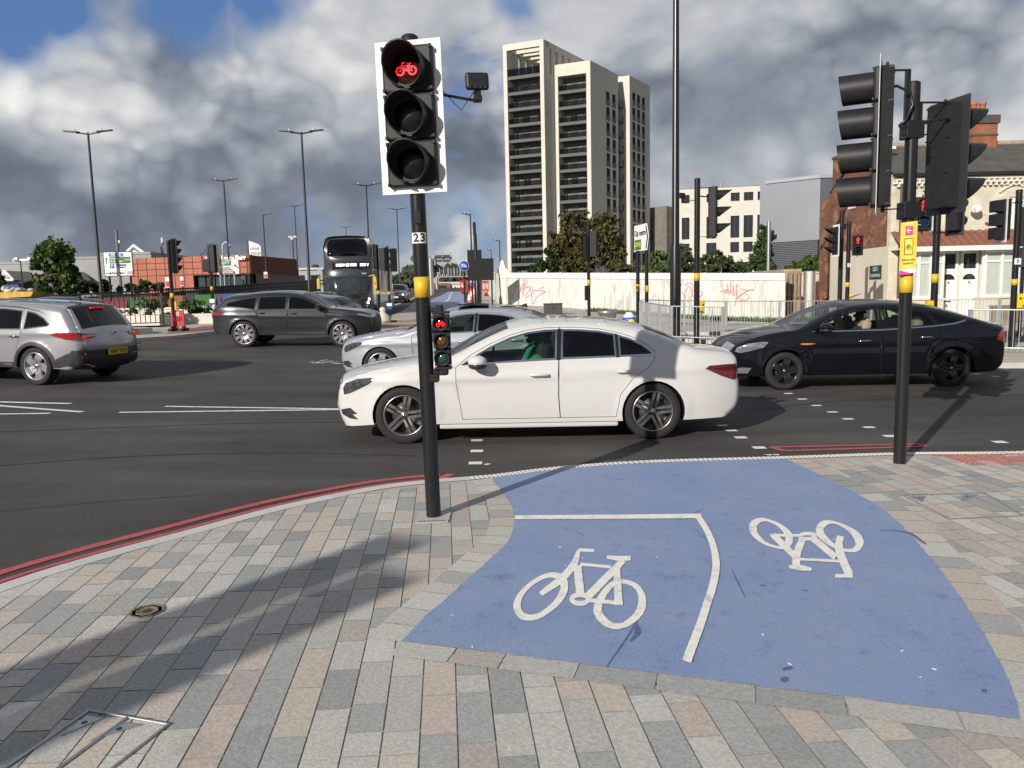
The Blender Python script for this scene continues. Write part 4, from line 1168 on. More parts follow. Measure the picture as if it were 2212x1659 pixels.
# far left: shopping centre and station
M_CORT = mat('corten_panels', (.37, .115, .06), rough=.65, var=.22, vscale=.35, stretch=(1, 1, .35))
def station():
 P0, P1, P2 = at(280, 600, 103), at(541, 600, 100), at(634, 600, 130)
 o = thing('railway_station', 'rust red metal clad station building with glazed ground floor', 'station', (P1.x, P1.y, 0))
 zt = at(541, 549, 100).z
 zg = at(541, 590, 100).z
 gnd = gz(P1.x, P1.y)-1
 for P, Q, n, openings in ((P0, P1, 13, 1), (P1, P2, 9, 2)):
  U = Q-P; U.z = 0; w = U.length; U.normalize(); Vn = Vector((-U.y, U.x, 0)); O = P-o.location; O.z = 0
  m = MB()
  lo = gnd if openings == 1 else zg
  for i in range(n):
   for j in range(3):
    z0 = zg+(zt-zg)*j/3; z1 = zg+(zt-zg)*(j+1)/3
    wbox(m, O, U, Vn, w*i/n+.05, w*(i+1)/n-.05, z0+.05, z1-.05, -.05, .3)
  nb = n-6 if openings == 1 else 0
  for i in range(nb): wbox(m, O, U, Vn, w*i/n+.05, w*(i+1)/n-.05, gnd, zg-.05, -.05, .3)
  m.build('cladding', M_CORT, o)
  m = MB(); e_ = 14 if openings == 1 else .4; wbox(m, O, U, Vn, 0, w-.1, zg-.1, zt-.1, .02, e_); wbox(m, O, U, Vn, 0, w, gnd, zg-.1, min(1.5, e_-.3), e_, 1); m.build('wall', [mat('corten_dark', (.14, .05, .03), rough=.8), mat('shop_dark', (.03, .035, .035), rough=.3)], o)
  g0 = w*nb/n
  k = 6
  for i in range(k):
   m = MB(); wbox(m, O, U, Vn, g0+(w-g0)*i/k+.1, g0+(w-g0)*(i+1)/k-.1, gnd, zg-.2, .6, .7); m.build('window', mat('station_glass', (.04, .06, .055), rough=.1, spec=.7, var=.4, vscale=.5), o)
 U = P1-P0; U.z = 0; U.normalize(); nrm = Vector((U.y, -U.x, 0))
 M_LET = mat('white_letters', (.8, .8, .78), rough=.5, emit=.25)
 zl = at(510, 553, 100).z
 q = P1-U*1.9-o.location; q.z = zl-.25
 text('Perry Barr', .80, M_LET, facing(q+nrm*.5, nrm), 'sign_lettering', o, ext=.06, bold=.02)
 c = P1-U*4.45-o.location; c.z = zl-.25; m = MB()
 for s in (-1, 1):
  m.tube([c+nrm*.5+U*(s*.09+s*.2*math.sin(a))+Vector((0, 0, .36*math.cos(a)*-1)) for a in np.linspace(.25, math.pi-.25, 7)], .09, 6)
 m.build('roundel_emblem', M_LET, o)
 c = P1-U*5.4-o.location; c.z = zl-.25; m = MB()
 for dz in (-.18, .18): m.box(c+nrm*.5+Vector((0, 0, dz)), (1.0, .08, .12), rz=math.atan2(U.y, U.x))
 for dz in (-1, 1): m.tube([c+nrm*.5+U*-.2+Vector((0, 0, .18)), c+nrm*.5+U*.25+Vector((0, 0, .18*dz+.3*dz))], .06, 6)
 m.build('rail_emblem', M_LET, o)
 q = at(552, 535, 108)
 b = thing('shop_totem', 'white sloping topped shop sign panel above the station roof', 'sign', (q.x, q.y, 0))
 z0, z1, z2 = at(552, 549, 108).z, at(538, 520, 108).z, at(563, 533, 108).z
 xl, xr = at(538, 535, 108).x-q.x, at(563, 535, 108).x-q.x
 m = MB(); m.prism([(xl, 0, z0-3), (xr, 0, z0-3), (xr, 0, z2), (xr-.25, 0, z2+.35), (xl, 0, z1)], (0, .25, 0)); pl = m.build('panel', mat('sign_white', (.75, .75, .74), rough=.5), b)
 M_TXT = mat('sign_text_grey', (.16, .16, .17), rough=.6)
 text('one', .82, M_TXT, facing((xl+.75, -.01, at(548, 541, 108).z+.28), (0, -1, 0)), parent=pl, bold=.012); text('stop', .82, M_TXT, facing((xl+.85, -.01, at(548, 541, 108).z-.38), (0, -1, 0)), parent=pl, bold=.012)
 m = MB(); m.b2((xl-.35, 0, 0), (xl-.12, .2, at(535, 515, 108).z)); m.build('post', M_ANTH, b)
station()
def mall():
 M_CONC = mat('mall_grey', (.31, .305, .295), rough=.85, var=.08, vscale=.3)
 o = thing('shopping_centre', 'long grey shopping centre with sloping glass canopies and blue shop fronts', 'building', at(150, 640, 122)*Vector((1, 1, 0)) if False else (at(150, 640, 122).x, 122, 0))
 Y = 122; ox = o.location.x
 X = lambda u: at(u, 600, Y).x-ox
 Zv = lambda v, u: at(u, v, Y).z
 g = gz(ox, Y)-1.5
 m = MB()
 for ua, ub, v in ((-160, 100, 572), (100, 214, 560), (214, 330, 550)):
  m.b2((X(ua), 0, g), (X(ub)-.02, 20, Zv(v, (ua+ub)/2)))
  m.b2((X(ua), -.1, Zv(v, (ua+ub)/2)), (X(ub)-.02, 20, Zv(v, (ua+ub)/2)+.35))
 m.build('wall', M_CONC, o)
 r = MB(); zc0, zc1 = Zv(611, 30), Zv(597, 30)
 r.prism([(X(-160), -5, zc0), (X(-160), -5, zc0-.3), (X(-160), 0, zc1-.3), (X(-160), 0, zc1)], (X(86)-X(-160), 0, 0))
 r.build('canopy_roof', mat('canopy_pale', (.42, .41, .38), rough=.6, var=.1, vscale=1, stretch=(6, 1, 1)), o)
 M_WF = mat('white_steel', (.66, .66, .63), rough=.5); M_BG = mat('roof_glass_blue', (.02, .07, .20), rough=.12, spec=.7)
 M_GG = mat('roof_glass_grey', (.16, .17, .165), rough=.15, spec=.7)
 def gable(u0, u1, vb, vt, y0, y1):
  xa, xb = X(u0), X(u1); xm = (xa+xb)/2; zb, zt_ = Zv(vb, (u0+u1)/2), Zv(vt, (u0+u1)/2)
  q = MB(); q.add([(xa, y0, zb), (xm, y0, zt_), (xm, y1, zt_), (xa, y1, zb), (xb, y0, zb), (xb, y1, zb)], [(0, 1, 2, 3), (1, 4, 5, 2), (0, 4, 1)]);
  e = q.build('glass_gable', M_GG, o)
  f = MB()
  for p in ([(xa, y0, zb), (xm, y0, zt_), (xb, y0, zb)], [(xa, y0, zb), (xb, y0, zb)]): f.tube(p, .22, 6)
  for t in (-.5, -.2, .2, .5):
   x = xm+(xb-xa)/2*t; f.tube([(xm, y0-.05, zt_), (x, y0-.05, zb)], .10, 5)
  f.build('frame', M_WF, e)
 gable(48, 82, 607, 587, -6, 0); gable(165, 202, 607, 588, -6, 0)
 for u0, u1, vb, vt, d in ((165, 219, 553.5, 546, 12), ):
  xa, xb = X(u0), X(u1); q = MB(); zb, zt_ = Zv(vb, 190), Zv(vt, 190); xm = (xa+xb)/2
  q.add([(xa, 2, zb), (xb, 2, zb), (xb, 12, zb), (xa, 12, zb), (xm, 7, zt_)], [(0, 1, 4), (1, 2, 4), (2, 3, 4), (3, 0, 4)]); q.build('roof_lantern', M_BG, o)
 xa, xm, xb, xr = X(252), X(277), X(292), X(316); zb, zt_, zr = Zv(550, 280), Zv(526, 265), Zv(530, 288)
 q = MB(); q.add([(xa, 3, zb), (X(267), 9, zt_), (X(290), 3, zr), (X(268), 1, zb)], [(0, 1, 2, 3)]); q.build('roof_lantern', M_BG, o)
 q = MB(); q.tube([(X(270), .5, zb), (X(291), .5, zr), (xr, .5, zb)], .3, 6); q.tube([(X(291), .4, zr-.8), (X(293), .4, zb)], .25, 6); q.tube([(X(291), .45, zr-.8), (X(304), .4, zb)], .25, 6); q.build('frame', M_WF, o)
 q = MB(); q.add([(X(290), 3, zr), (X(290), 9, zr), (xr, 9, zb), (xr, 3, zb)], [(0, 1, 2, 3)]); q.build('roof_lantern', M_GG, o)
 s = MB(); s.b2((X(20), -5.5, Zv(627, 60)), (X(86), -5, Zv(616, 60))); s.build('shop_fascia', mat('fascia_blue', (.015, .05, .22), rough=.4), o)
 s = MB(); s.b2((X(-50), -4.8, g), (X(86), -4.2, Zv(627, 60))); s.build('shop_front', mat('shop_dark', (.03, .035, .035)), o)
 s = MB(); s.b2((X(60), -4.9, g), (X(68), -4.85, Zv(629, 60))); s.build('shop_window', mat('lit_shop', (.6, .65, .62), emit=.3), o)
 s = MB(); xq = X(46); s.cyl((xq, 1, Zv(572, 40)), (xq, 1, Zv(560, 40)), .15, n=6); s.box((xq, 1, Zv(561, 40)), (3.4, .3, .35)); s.box((xq-1, .9, Zv(559, 40)), (.5, .5, .5)); s.box((xq+1, .9, Zv(559, 40)), (.5, .5, .5)); s.build('roof_plant', M_STEEL, o)
mall()
def lowblock(name, label, u0, u1, vt, Y, m, extra=None):
 a, b = at(u0, 620, Y), at(u1, 620, Y); o = thing(name, label, 'building', (a.x, Y, 0))
 zt = at((u0+u1)/2, vt, Y).z; w = b.x-a.x; q = MB(); q.b2((0, 0, gz(a.x, Y)-2), (w, 15, zt)); q.build('wall', m, o)
 q = MB(); q.b2((-.3, -.3, zt), (w+.3, 15.3, zt+.4)); q.build('roof', mat('roof_pale', (.5, .5, .48), rough=.6), o)
 n = max(2, int(w/5))
 for i in range(n): q = MB(); q.b2((w*i/n+.6, -.08, zt*.62), (w*(i+1)/n-.6, -.02, zt*.86)); q.build('window', M_DARKGL, o)
 return o
lowblock('retail_shed', 'pale grey shed beyond the end of the station', 634, 698, 583, 150, mat('shed_grey', (.36, .36, .35), rough=.7))
lowblock('retail_shed', 'low pale flat roofed building behind the bus, far down the road', 900, 948, 603, 290, mat('shed_pale', (.5, .48, .45), rough=.7))
lowblock('retail_shed', 'low red brick building under the far gantry', 905, 1000, 612, 270, mat('shed_brick', (.22, .10, .07), rough=.85, var=.2, vscale=.4))
lowblock('retail_shed', 'white kiosk beside the far end of the cycle track', 977, 1002, 613, 190, mat('shed_white', (.6, .58, .52), rough=.7))
# TREES
def leafmat(name, c, c2):
 m = bpy.data.materials.new(name); m.use_nodes = True
 t = NT(m.node_tree); b = m.node_tree.nodes['Principled BSDF']
 v = t.n('ShaderNodeTexCoord').outputs['Object']
 f = t.rng(t.noise(v, 1.1, 4, .6), .38, .62); g = t.rng(t.noise(v, 9, 2, .5), .3, .7, .6, 1.45)
 col_ = t.mix(f, (*c, 1), (*c2, 1))
 col_ = t.mix(1, col_, t.v('SCALE', (1, 1, 1), sc_=g), 'MULTIPLY')
 t.put(b.inputs['Base Color'], col_); b.inputs['Roughness'].default_value = .6
 b.inputs['Specular IOR Level'].default_value = .3
 tl_ = t.n('ShaderNodeBsdfTranslucent'); t.l(col_, tl_.inputs[0]); mx = t.n('ShaderNodeMixShader'); mx.inputs[0].default_value = .25
 out = m.node_tree.nodes['Material Output']; t.l(b.outputs[0], mx.inputs[1]); t.l(tl_.outputs[0], mx.inputs[2]); t.l(mx.outputs[0], out.inputs[0])
 return m
L_GREEN = leafmat('leaf_green', (.05, .09, .02), (.085, .125, .03))
L_DARK = leafmat('leaf_dark', (.035, .06, .018), (.06, .085, .025))
L_BROWN = leafmat('leaf_russet', (.06, .08, .022), (.115, .082, .028))
L_PALE = leafmat('leaf_pale', (.09, .14, .04), (.13, .17, .06))
M_BARK = mat('bark', (.09, .07, .05), rough=.9, var=.3, vscale=6)
def crown(mb, c, r, n, leaf, rr):
 c = Vector(c)
 cl = []
 for i in range(max(6, n//32)):
  d = Vector((rr.gauss(0, 1), rr.gauss(0, 1), rr.gauss(0, 1))).normalized()*rr.uniform(.45, 1.0)**.6
  cl.append((c+Vector((d.x*r[0], d.y*r[1], d.z*r[2])), rr.uniform(.10, .26)))
 for i in range(n):
  cc, cr_ = cl[rr.randrange(len(cl))]
  d = Vector((rr.gauss(0, .6), rr.gauss(0, .6), rr.gauss(0, .5)))*cr_*max(r)
  p = cc+d
  a = Vector((rr.gauss(0, 1), rr.gauss(0, 1), rr.gauss(0, .7))).normalized(); b = a.orthogonal().normalized()
  b.rotate(Matrix.Rotation(rr.uniform(0, 6.3), 3, a)); q = a.cross(b); s = leaf*rr.uniform(.6, 1.4)
  mb.add([p-b*s, p+q*s*.55, p+b*s, p-q*s*.55], [(0, 1, 2, 3)])
def tree(name, label, base, blobs, m, n, leaf, seed, trunk=.2, cat='tree', group=None, stems=1):
 rr = random.Random(seed)
 o = thing(name, label, cat, base, group=group)
 mb = MB(); tot = sum(b[1][0]*b[1][1]*b[1][2] for b in blobs)
 for c, r in blobs: crown(mb, c, r, int(n*(r[0]*r[1]*r[2])/tot)+30, leaf, rr)
 mb.build('crown', m, o)
 t = MB()
 for s in range(stems):
  bx = (s-(stems-1)/2)*trunk*3
  for c, r in blobs[:8]:
   e = Vector(c)+Vector((0, 0, r[2]*.3)); k = Vector((bx+e.x*.2, e.y*.2, e.z*.45))
   t.tube([(bx, 0, -.3), tuple(k*.6), tuple(k+Vector((rr.uniform(-.2, .2), 0, 0))), tuple(e)], [trunk, trunk*.75, trunk*.5, trunk*.12], 7)
 t.build('trunk', M_BARK, o)
 return o
def tree_px(label, Y, ubase, blobs_px, m, n, leaf, seed, **k):
 x = at(ubase, 600, Y).x; g = gz(x, Y)
 s = Y/FPX; B_ = []
 for u, v, ru, rv in blobs_px:
  p = at(u, v, Y); B_.append(((p.x-x, 0, p.z-g), (ru*s, max(ru, rv)*s*.8, rv*s)))
 return tree(k.pop('name', 'tree'), label, (x, Y, g), B_, m, n, leaf, seed, **k)
tree_px('round bushy green tree at the far left beyond the railings', 62, 125, [(115, 550, 40, 26), (90, 575, 26, 22), (140, 580, 30, 26), (118, 535, 24, 16), (150, 610, 28, 22), (110, 612, 32, 20), (75, 560, 12, 12)], L_GREEN, 5200, .20, 1, trunk=.28)
tree_px('dark shrubs along the railings under the round tree', 66, 190, [(150, 622, 34, 14), (190, 622, 26, 12), (225, 618, 18, 12), (270, 622, 18, 8)], L_DARK, 2000, .2, 2, trunk=.06, name='shrub', cat='shrub')
tree_px('sprawling dark green shrubs behind the direction sign', 70, 330, [(310, 618, 18, 10), (345, 620, 16, 9), (300, 622, 22, 8)], L_DARK, 900, .2, 22, trunk=.05, name='shrub', cat='shrub')
tree_px('sparse tree cut by the left edge of the photo', 64, -8, [(-6, 606, 14, 16), (2, 622, 14, 14), (-14, 590, 12, 14)], L_DARK, 900, .2, 3, trunk=.12)
tree_px('brown and green sycamore in front of the tower', 72, 1262, [(1236, 488, 28, 28), (1260, 478, 22, 20), (1228, 528, 32, 30), (1205, 552, 28, 24), (1252, 552, 32, 28), (1190, 522, 18, 18), (1240, 575, 40, 16)], L_BROWN, 6500, .22, 4, trunk=.25)
tree_px('dark green sycamore with browning top beside the brown one', 70, 1310, [(1300, 480, 30, 24), (1305, 520, 34, 34), (1320, 555, 30, 28), (1280, 560, 26, 26), (1335, 530, 18, 22)], leafmat('leaf_mixed', (.05, .075, .02), (.11, .085, .026)), 4500, .22, 5, trunk=.22)
tree_px('dark bush at the foot of the tower', 72, 1175, [(1170, 575, 18, 14), (1150, 582, 12, 7), (1200, 580, 16, 10)], L_DARK, 1200, .2, 6, trunk=.06, name='shrub', cat='shrub')
tree_px('fresh green bush beside the City centre sign', 56, 1430, [(1425, 560, 22, 20), (1412, 580, 18, 14), (1440, 580, 22, 14)], L_PALE, 1800, .16, 7, trunk=.07, name='shrub', cat='shrub')
tree_px('feathery grey green willow behind the lamp post', 54, 1475, [(1470, 560, 22, 26), (1490, 575, 22, 20), (1455, 580, 20, 14), (1478, 545, 14, 18)], leafmat('leaf_willow', (.05, .075, .03), (.08, .095, .04)), 2600, .14, 8, trunk=.08)
tree_px('broad bush under the cream apartment block', 52, 1545, [(1530, 570, 24, 20), (1560, 572, 24, 18), (1590, 580, 20, 12), (1545, 555, 16, 14)], leafmat('leaf_olive', (.055, .075, .028), (.085, .10, .04)), 2600, .15, 9, trunk=.08, name='shrub', cat='shrub')
tree_px('leafy green tree left of the grey shed', 66, 1645, [(1650, 505, 14, 18), (1645, 535, 18, 18), (1638, 560, 20, 18), (1652, 575, 22, 14), (1632, 575, 14, 10)], L_GREEN, 2600, .18, 10, trunk=.14)
tree_px('low bushes in front of the grey shed', 50, 1740, [(1755, 568, 22, 14), (1730, 576, 20, 8), (1772, 565, 12, 14), (1705, 580, 10, 5)], L_GREEN, 1600, .15, 11, trunk=.06, name='shrub', cat='shrub')
tree_px('low scrub behind the middle of the hoarding', 58, 1345, [(1345, 580, 22, 10), (1365, 575, 14, 10), (1320, 582, 16, 8)], leafmat('leaf_dry', (.07, .075, .03), (.12, .10, .05)), 900, .16, 12, trunk=.05, name='shrub', cat='shrub')
tree_px('green bushes behind the station, at its right end', 170, 680, [(680, 588, 14, 9), (700, 590, 16, 8)], L_DARK, 600, .4, 13, trunk=.1, name='shrub', cat='shrub')
rr = random.Random(5)
mb = MB()
for i in range(15000):                    # wooded ridge across the horizon
 t = rr.random(); u = 640+t*560 if i % 4 else rr.uniform(-300, 2600)
 Y = rr.uniform(330, 420); p = at(u, 640, Y)
 hz = 9.5+2.5*math.sin(u*.021+1)+1.6*math.sin(u*.057)+1.0*math.sin(u*.13)
 if 900 < u < 1010: hz += 2
 z = gz(p.x, Y)-2+hz*rr.random()**.7
 s = rr.uniform(.6, 1.5); a = rr.uniform(0, 6.3)
 mb.add([(p.x-s*math.cos(a), Y-s*math.sin(a), z-s*.5), (p.x+s*.3, Y, z-s), (p.x+s*math.cos(a), Y+s*math.sin(a), z+s*.3), (p.x-s*.2, Y+.3, z+s)], [(0, 1, 2, 3)])
tag(mb.build('far_wood', leafmat('leaf_far', (.045, .062, .035), (.07, .08, .045))), 'band of far off woodland on the horizon', 'woodland', kind='stuff')
mb = MB(); pts = [(-2500, 0), (-900, 20), (-300, 10), (-60, 14), (0, 16), (100, 12), (600, 18), (2500, 0)]
P = [(x, 430, -20) for x, h in pts]; Q = [(x, 470, gz(0, 460)+h-6) for x, h in pts]; R2 = [(x, 900, 12) for x, h in pts]
n = len(pts); mb.add(P+Q+R2, [(i, i+1, n+i+1, n+i) for i in range(n-1)]+[(n+i, n+i+1, 2*n+i+1, 2*n+i) for i in range(n-1)], 0, True)
structure('hills_and_added_ridge', mb, mat('hill_green', (.05, .065, .035), rough=.9, var=.3, vscale=.05))
mb = MB(); P = []; Q = []
for i in range(37):
 a = math.pi+math.pi*i/36; P.append((70*math.cos(a), 75*math.sin(a)-8, -2)); Q.append((78*math.cos(a), 84*math.sin(a)-8, 8+2.2*math.sin(i*1.7)+1.3*math.sin(i*3.1)))
mb.add(P+Q, [(i, i+1, 37+i+1, 37+i) for i in range(36)], 0, True)
structure('hills_and_added_ridge', mb, mat('hill_green', (.05, .065, .035)))  # unseen ridge added behind the camera to darken reflections in the cars
# STREET FURNITURE
M_BLK = mat('black_paint', (.012, .012, .013), rough=.28, spec=.5)
M_PBLK = mat('black_plastic_matt', (.015, .015, .016), rough=.5, spec=.28, var=.25, vscale=12)
M_HOODIN = mat('hood_inside', (.006, .006, .006), rough=.8)
M_YEL = mat('yellow_band', (.62, .40, .02), rough=.45)
M_WHT = mat('white_board', (.72, .71, .68), rough=.5)
M_GREYBK = mat('board_grey_back', (.03, .03, .032), rough=.5)
M_RED = mat('red_led', (1.0, .012, .02), rough=.4, emit=1.6)
M_LRED = mat('lens_red_dark', (.025, .004, .004), rough=.12)
M_LAMB = mat('lens_amber', (.11, .045, .012), rough=.12, var=.3, vscale=40)
M_LGRN = mat('lens_green', (.012, .06, .062), rough=.12, var=.3, vscale=40)
M_LDRK = mat('lens_dark', (.004, .004, .005), rough=.22, spec=.3)
M_LBLU = mat('lens_bluegreen', (.006, .02, .045), rough=.1)
def hood(mb, c, r, L0, L1, cut=0, n=20, mi=0, mi2=1):     # visor: L0 length at top, L1 at bottom; cut = share of the ring left open below
 vs = []; k = 0; ring = []
 for j in range(n+1):
  a = -math.pi/2+math.pi*cut + (2*math.pi-2*math.pi*cut)*j/n
  t = (math.sin(a)+1)/2
  ring.append((math.cos(a), math.sin(a), L1+(L0-L1)*t))
 for rr_, m_ in ((r, mi), (r*.93, mi2)):
  vs = []
  for x, z, L in ring: vs += [(c[0]+rr_*x, c[1], c[2]+rr_*z), (c[0]+rr_*x*1.0, c[1]-L, c[2]+rr_*z-.0)]
  mb.add(vs, [(2*j, 2*j+1, 2*j+3, 2*j+2) for j in range(n)], m_, True)
 vs = []
 for x, z, L in ring: vs += [(c[0]+r*x, c[1]-L, c[2]+r*z), (c[0]+r*.93*x, c[1]-L, c[2]+r*.93*z)]
 mb.add(vs, [(2*j, 2*j+1, 2*j+3, 2*j+2) for j in range(n)], mi, False)
def bike_led(mb, c, w):                                    # little cycle drawn in dots, front view (x, z)
 P = []
 def seg(a, b, n): P.extend([(a[0]+(b[0]-a[0])*i/n, a[1]+(b[1]-a[1])*i/n) for i in range(n+1)])
 for cx in (-.58, .58):
  for r_, n in ((.40, 20), (.30, 14)): P.extend([(cx+r_*math.cos(6.283*i/n), -.28+r_*math.sin(6.283*i/n)) for i in range(n)])
 seg((-.58, -.28), (-.36, .42), 6); seg((-.36, .42), (-.16, .45), 2); seg((-.42, .18), (.26, .16), 6); seg((-.42, .15), (.0, -.22), 5)
 seg((.02, -.24), (.30, .30), 5); seg((.14, .36), (.44, .34), 3); seg((.58, -.28), (.27, .14), 4); seg((.0, -.28), (.58, -.30), 5)
 for x, z in P: mb.box((c[0]+x*w/2, c[1], c[2]+z*w/2), (w*.034, .004, w*.034))
def man_led(mb, c, h):
 mb.lathe([(h*.10, 0), (h*.10, .004), (0, .004)], (c[0], c[1], c[2]+h*.40), (0, -1, 0), 10)
 mb.box((c[0], c[1], c[2]+h*.12), (h*.26, .006, h*.38)); mb.box((c[0]-h*.075, c[1], c[2]-h*.28), (h*.10, .006, h*.42)); mb.box((c[0]+h*.075, c[1], c[2]-h*.28), (h*.10, .006, h*.42))
 for s in (-1, 1): mb.box((c[0]+s*h*.19, c[1], c[2]+h*.1), (h*.07, .006, h*.34), ry=s*.12)
def signal_head(parent, loc, rz, n=3, pitch=.305, w=.29, hd='cut', board=None, lit=None, lens=None, lab=None, lr=.105, edge=None, depth=.13, HL=.26, rx=0):
 """head whose front looks along local -Y; loc = centre of the front of the door"""
 X = Matrix.Translation(loc) @ Matrix.Rotation(rz, 4, 'Z') @ Matrix.Rotation(rx, 4, 'X')
 h = n*pitch
 b = MB(); b.X = X
 for i in range(n):
  z = h/2-pitch*(i+.5)
  b.box((0, .03, z), (w, .06, pitch-.008), bev=.018)
  for sx_ in (-1, 1):
   for sz in (-1, 1): b.box((sx_*(w/2-.012), -.004, z+sz*(pitch/2-.022)), (.02, .02, .026), bev=.004)
  ring = [(lr+.018, -.0), (lr+.02, .012), (lr+.004, .014), (lr, .0)]
  b.lathe(ring, (0, .002, z), (0, -1, 0), 24)
 b.prism([(-w*.47, .06, -h/2+.004), (w*.47, .06, -h/2+.004), (w*.36, .06+depth, -h/2+.004), (-w*.36, .06+depth, -h/2+.004)], (0, 0, h-.008))
 for i in range(n+1): b.box((0, .06+depth*.72, min(h/2-.02, max(-h/2+.02, h/2-pitch*i))), (w*.80, depth*.62, .014))
 b.cyl((0, .1, h/2-.01), (0, .1, h/2+.05), .014, n=8); b.cyl((0, .1, -h/2-.05), (0, .1, -h/2+.01), .014, n=8)
 o = b.build('signal_head', M_PBLK, parent, lab)
 if board:
  bw, bh, th = board[:3]; d = MB(); d.X = X
  rim = .018
  d.box((0, .052, 0), (bw, th, bh), bev=.003);
  q = d.build('backing_board', board[3], o)
  if edge:
   d = MB(); d.X = X
   for sx_ in (-1, 1): d.box((sx_*(bw/2-edge/2), .052-th/2-.0016, 0), (edge, .003, bh))
   for sz in (-1, 1): d.box((0, .052-th/2-.0014, sz*(bh/2-edge/2)), (bw-2*edge, .003, edge))
   d.build('white_border', M_WHT, o)
 for i in range(n):
  z = h/2-pitch*(i+.5)
  l = MB(); l.X = X; l.lathe([(lr, -.006), (lr*.85, .006), (lr*.5, .014), (0, .017)], (0, .004, z), (0, -1, 0), 22)
  m = (lens[i] if lens else M_LDRK); l.build('lens', m, o)
  if lit and lit[0] == i:
   g = MB(); g.X = X
   if lit[1] == 'bike': bike_led(g, (0, -.016, z), lit[2])
   else: man_led(g, (0, -.017, z), lit[2])
   g.build('lit_symbol', M_RED, o)
  if hd:
   k = MB(); k.X = X
   if hd == 'cut': hood(k, (0, -.01, z+.005), lr+.014, HL, HL*.12, .14)
   elif hd == 'tube': hood(k, (0, -.01, z), lr+.018, HL, HL*.86, 0)
   elif hd == 'round': hood(k, (0, -.008, z), lr+.016, HL, HL*.30, .06)
   elif hd == 'box':
    k.b2((-w*.46, -HL*.55, z-pitch*.42), (w*.46, -.012, z+pitch*.42))
    for j in range(7): k.b2((-w*.44, -HL*.56, z-pitch*.38+j*pitch*.11), (w*.44, -HL*.552, z-pitch*.34+j*pitch*.11), 1)
   elif hd == 'low': hood(k, (0, -.008, z), lr+.012, .035, .012, 0)
   k.build('hood', [M_PBLK, M_HOODIN], o)
 return o
def pole(parent, h, r=.057, band=(1.6, 1.85), cap=True, tilt=0, name='pole', m=None):
 b = MB(); b.cyl((0, 0, -.25), (0, 0, h), r, n=20)
 o = b.build(name, m or M_BLK, parent)
 if band:
  y = MB(); y.lathe([(r+.0005, 0), (r+.0025, 0), (r+.0025, band[1]-band[0]), (r+.0005, band[1]-band[0])], (0, 0, band[0]), n=20); y.build('yellow_band', M_YEL, o)
 if cap:
  c = MB(); c.lathe([(r+.004, -.07), (r+.004, 0), (r*.8, .012), (0, .014)], (0, 0, h), n=18); c.build('pole_cap', M_PBLK, o)
 return o
def bracket(parent, z, a, b, r=.011, name='bracket'):
 q = MB(); q.tube([(0, 0, z), (a[0], a[1], z), b], r, 6); q.box((0, 0, z), (.135, .135, .05), bev=.01); return q.build(name, M_BLK, parent)
def pushbox(parent, loc, rz=0, col=None):
 X = Matrix.Translation(loc) @ Matrix.Rotation(rz, 4, 'Z'); b = MB(); b.X = X
 b.box((0, 0, 0), (.13, .15, .36), bev=.012); b.box((0, 0, -.2), (.05, .06, .05)); o = b.build('push_button_box', col or mat('box_yellow', (.68, .50, .01), rough=.4), parent)
 f = MB(); f.X = X; f.box((0, -.077, .06), (.045, .008, .05)); f.build('face_plate', M_PBLK, o); return o
def radar(parent, loc, rz, arm_from, s=1.0):
 b = MB(); X = Matrix.Translation(loc) @ Matrix.Rotation(rz, 4, 'Z') @ Matrix.Rotation(rad(-8), 4, 'X')
 b.tube([arm_from, Vector(loc)+Vector((0, .0, -.125*s))], .011, 6); b.tube([Vector(arm_from)+Vector((.02, -.01, -.06)), Vector(arm_from).lerp(Vector(loc), .35)+Vector((0, -.02, -.01)), Vector(arm_from).lerp(Vector(loc), .7)+Vector((0, -.02, -.19)), Vector(loc)+Vector((-.01, -.02, -.06))], .004, 5)
 q = b.build('detector_arm', M_BLK, parent)
 c = MB(); c.X = X; c.box((0, 0, 0), (.155*s, .05, .115*s), bev=.02); c.box((0, .02, -.075*s), (.05, .04, .05)); c.box((.0, .02, -.11*s), (.06, .06, .035))
 for i in range(4):
  for sz in (-1, 1): c.box((-.05*s+i*.033*s, -.026, sz*.047*s), (.005, .006, .005), mi=1)
 c.build('detector_camera', [M_PBLK, M_STEEL], q)
p = gp(937, 1115, H)
S23 = thing('cycle_signal', 'black cycle signal post numbered 23 with white backing board and red bicycle lit', 'traffic light', p)
S23.rotation_euler = (0, rad(-.85), 0)
top = 3.72
zof = lambda v: at(930, v, p.y).z-p.z
pl = pole(S23, zof(79), .0575, None)
zb0, zb1 = zof(642), zof(598)
y = MB(); y.lathe([(.058, 0), (.0602, 0), (.0602, zb1-zb0), (.058, zb1-zb0)], (0, 0, zb0), n=24); y.build('yellow_band', M_YEL, pl)
zp0, zp1 = zof(526), zof(503)
y = MB()
nn = 12; vs = []
for j in range(nn+1):
 a = rad(-150+120*j/nn)
 vs += [(.0612*math.cos(a), .0612*math.sin(a), zp0), (.0612*math.cos(a), .0612*math.sin(a), zp1)]
y.add(vs, [(2*j, 2*j+2, 2*j+3, 2*j+1) for j in range(nn)], 0, True); npl = y.build('number_plate', M_WHT, pl)
for ch, dx in (('2', -.024), ('3', .024)):
 t_ = text(ch, .085, mat('text_black', (.012, .012, .012), rough=.6), Matrix.Translation((0, 0, (zp0+zp1)/2)) @ Matrix.Rotation(math.asin((dx+.004)/.0615), 4, 'Z') @ Matrix.Translation((0, -.0625, 0)) @ Matrix.Rotation(math.pi/2, 4, 'X'), parent=npl, bold=.0025)
tb_ = MB(); tb_.box((0, -.05, zof(470)), (.05, .035, .10), bev=.006); tb_.build('terminal_cover', M_PBLK, pl)
zc = (zof(92)+zof(420))/2
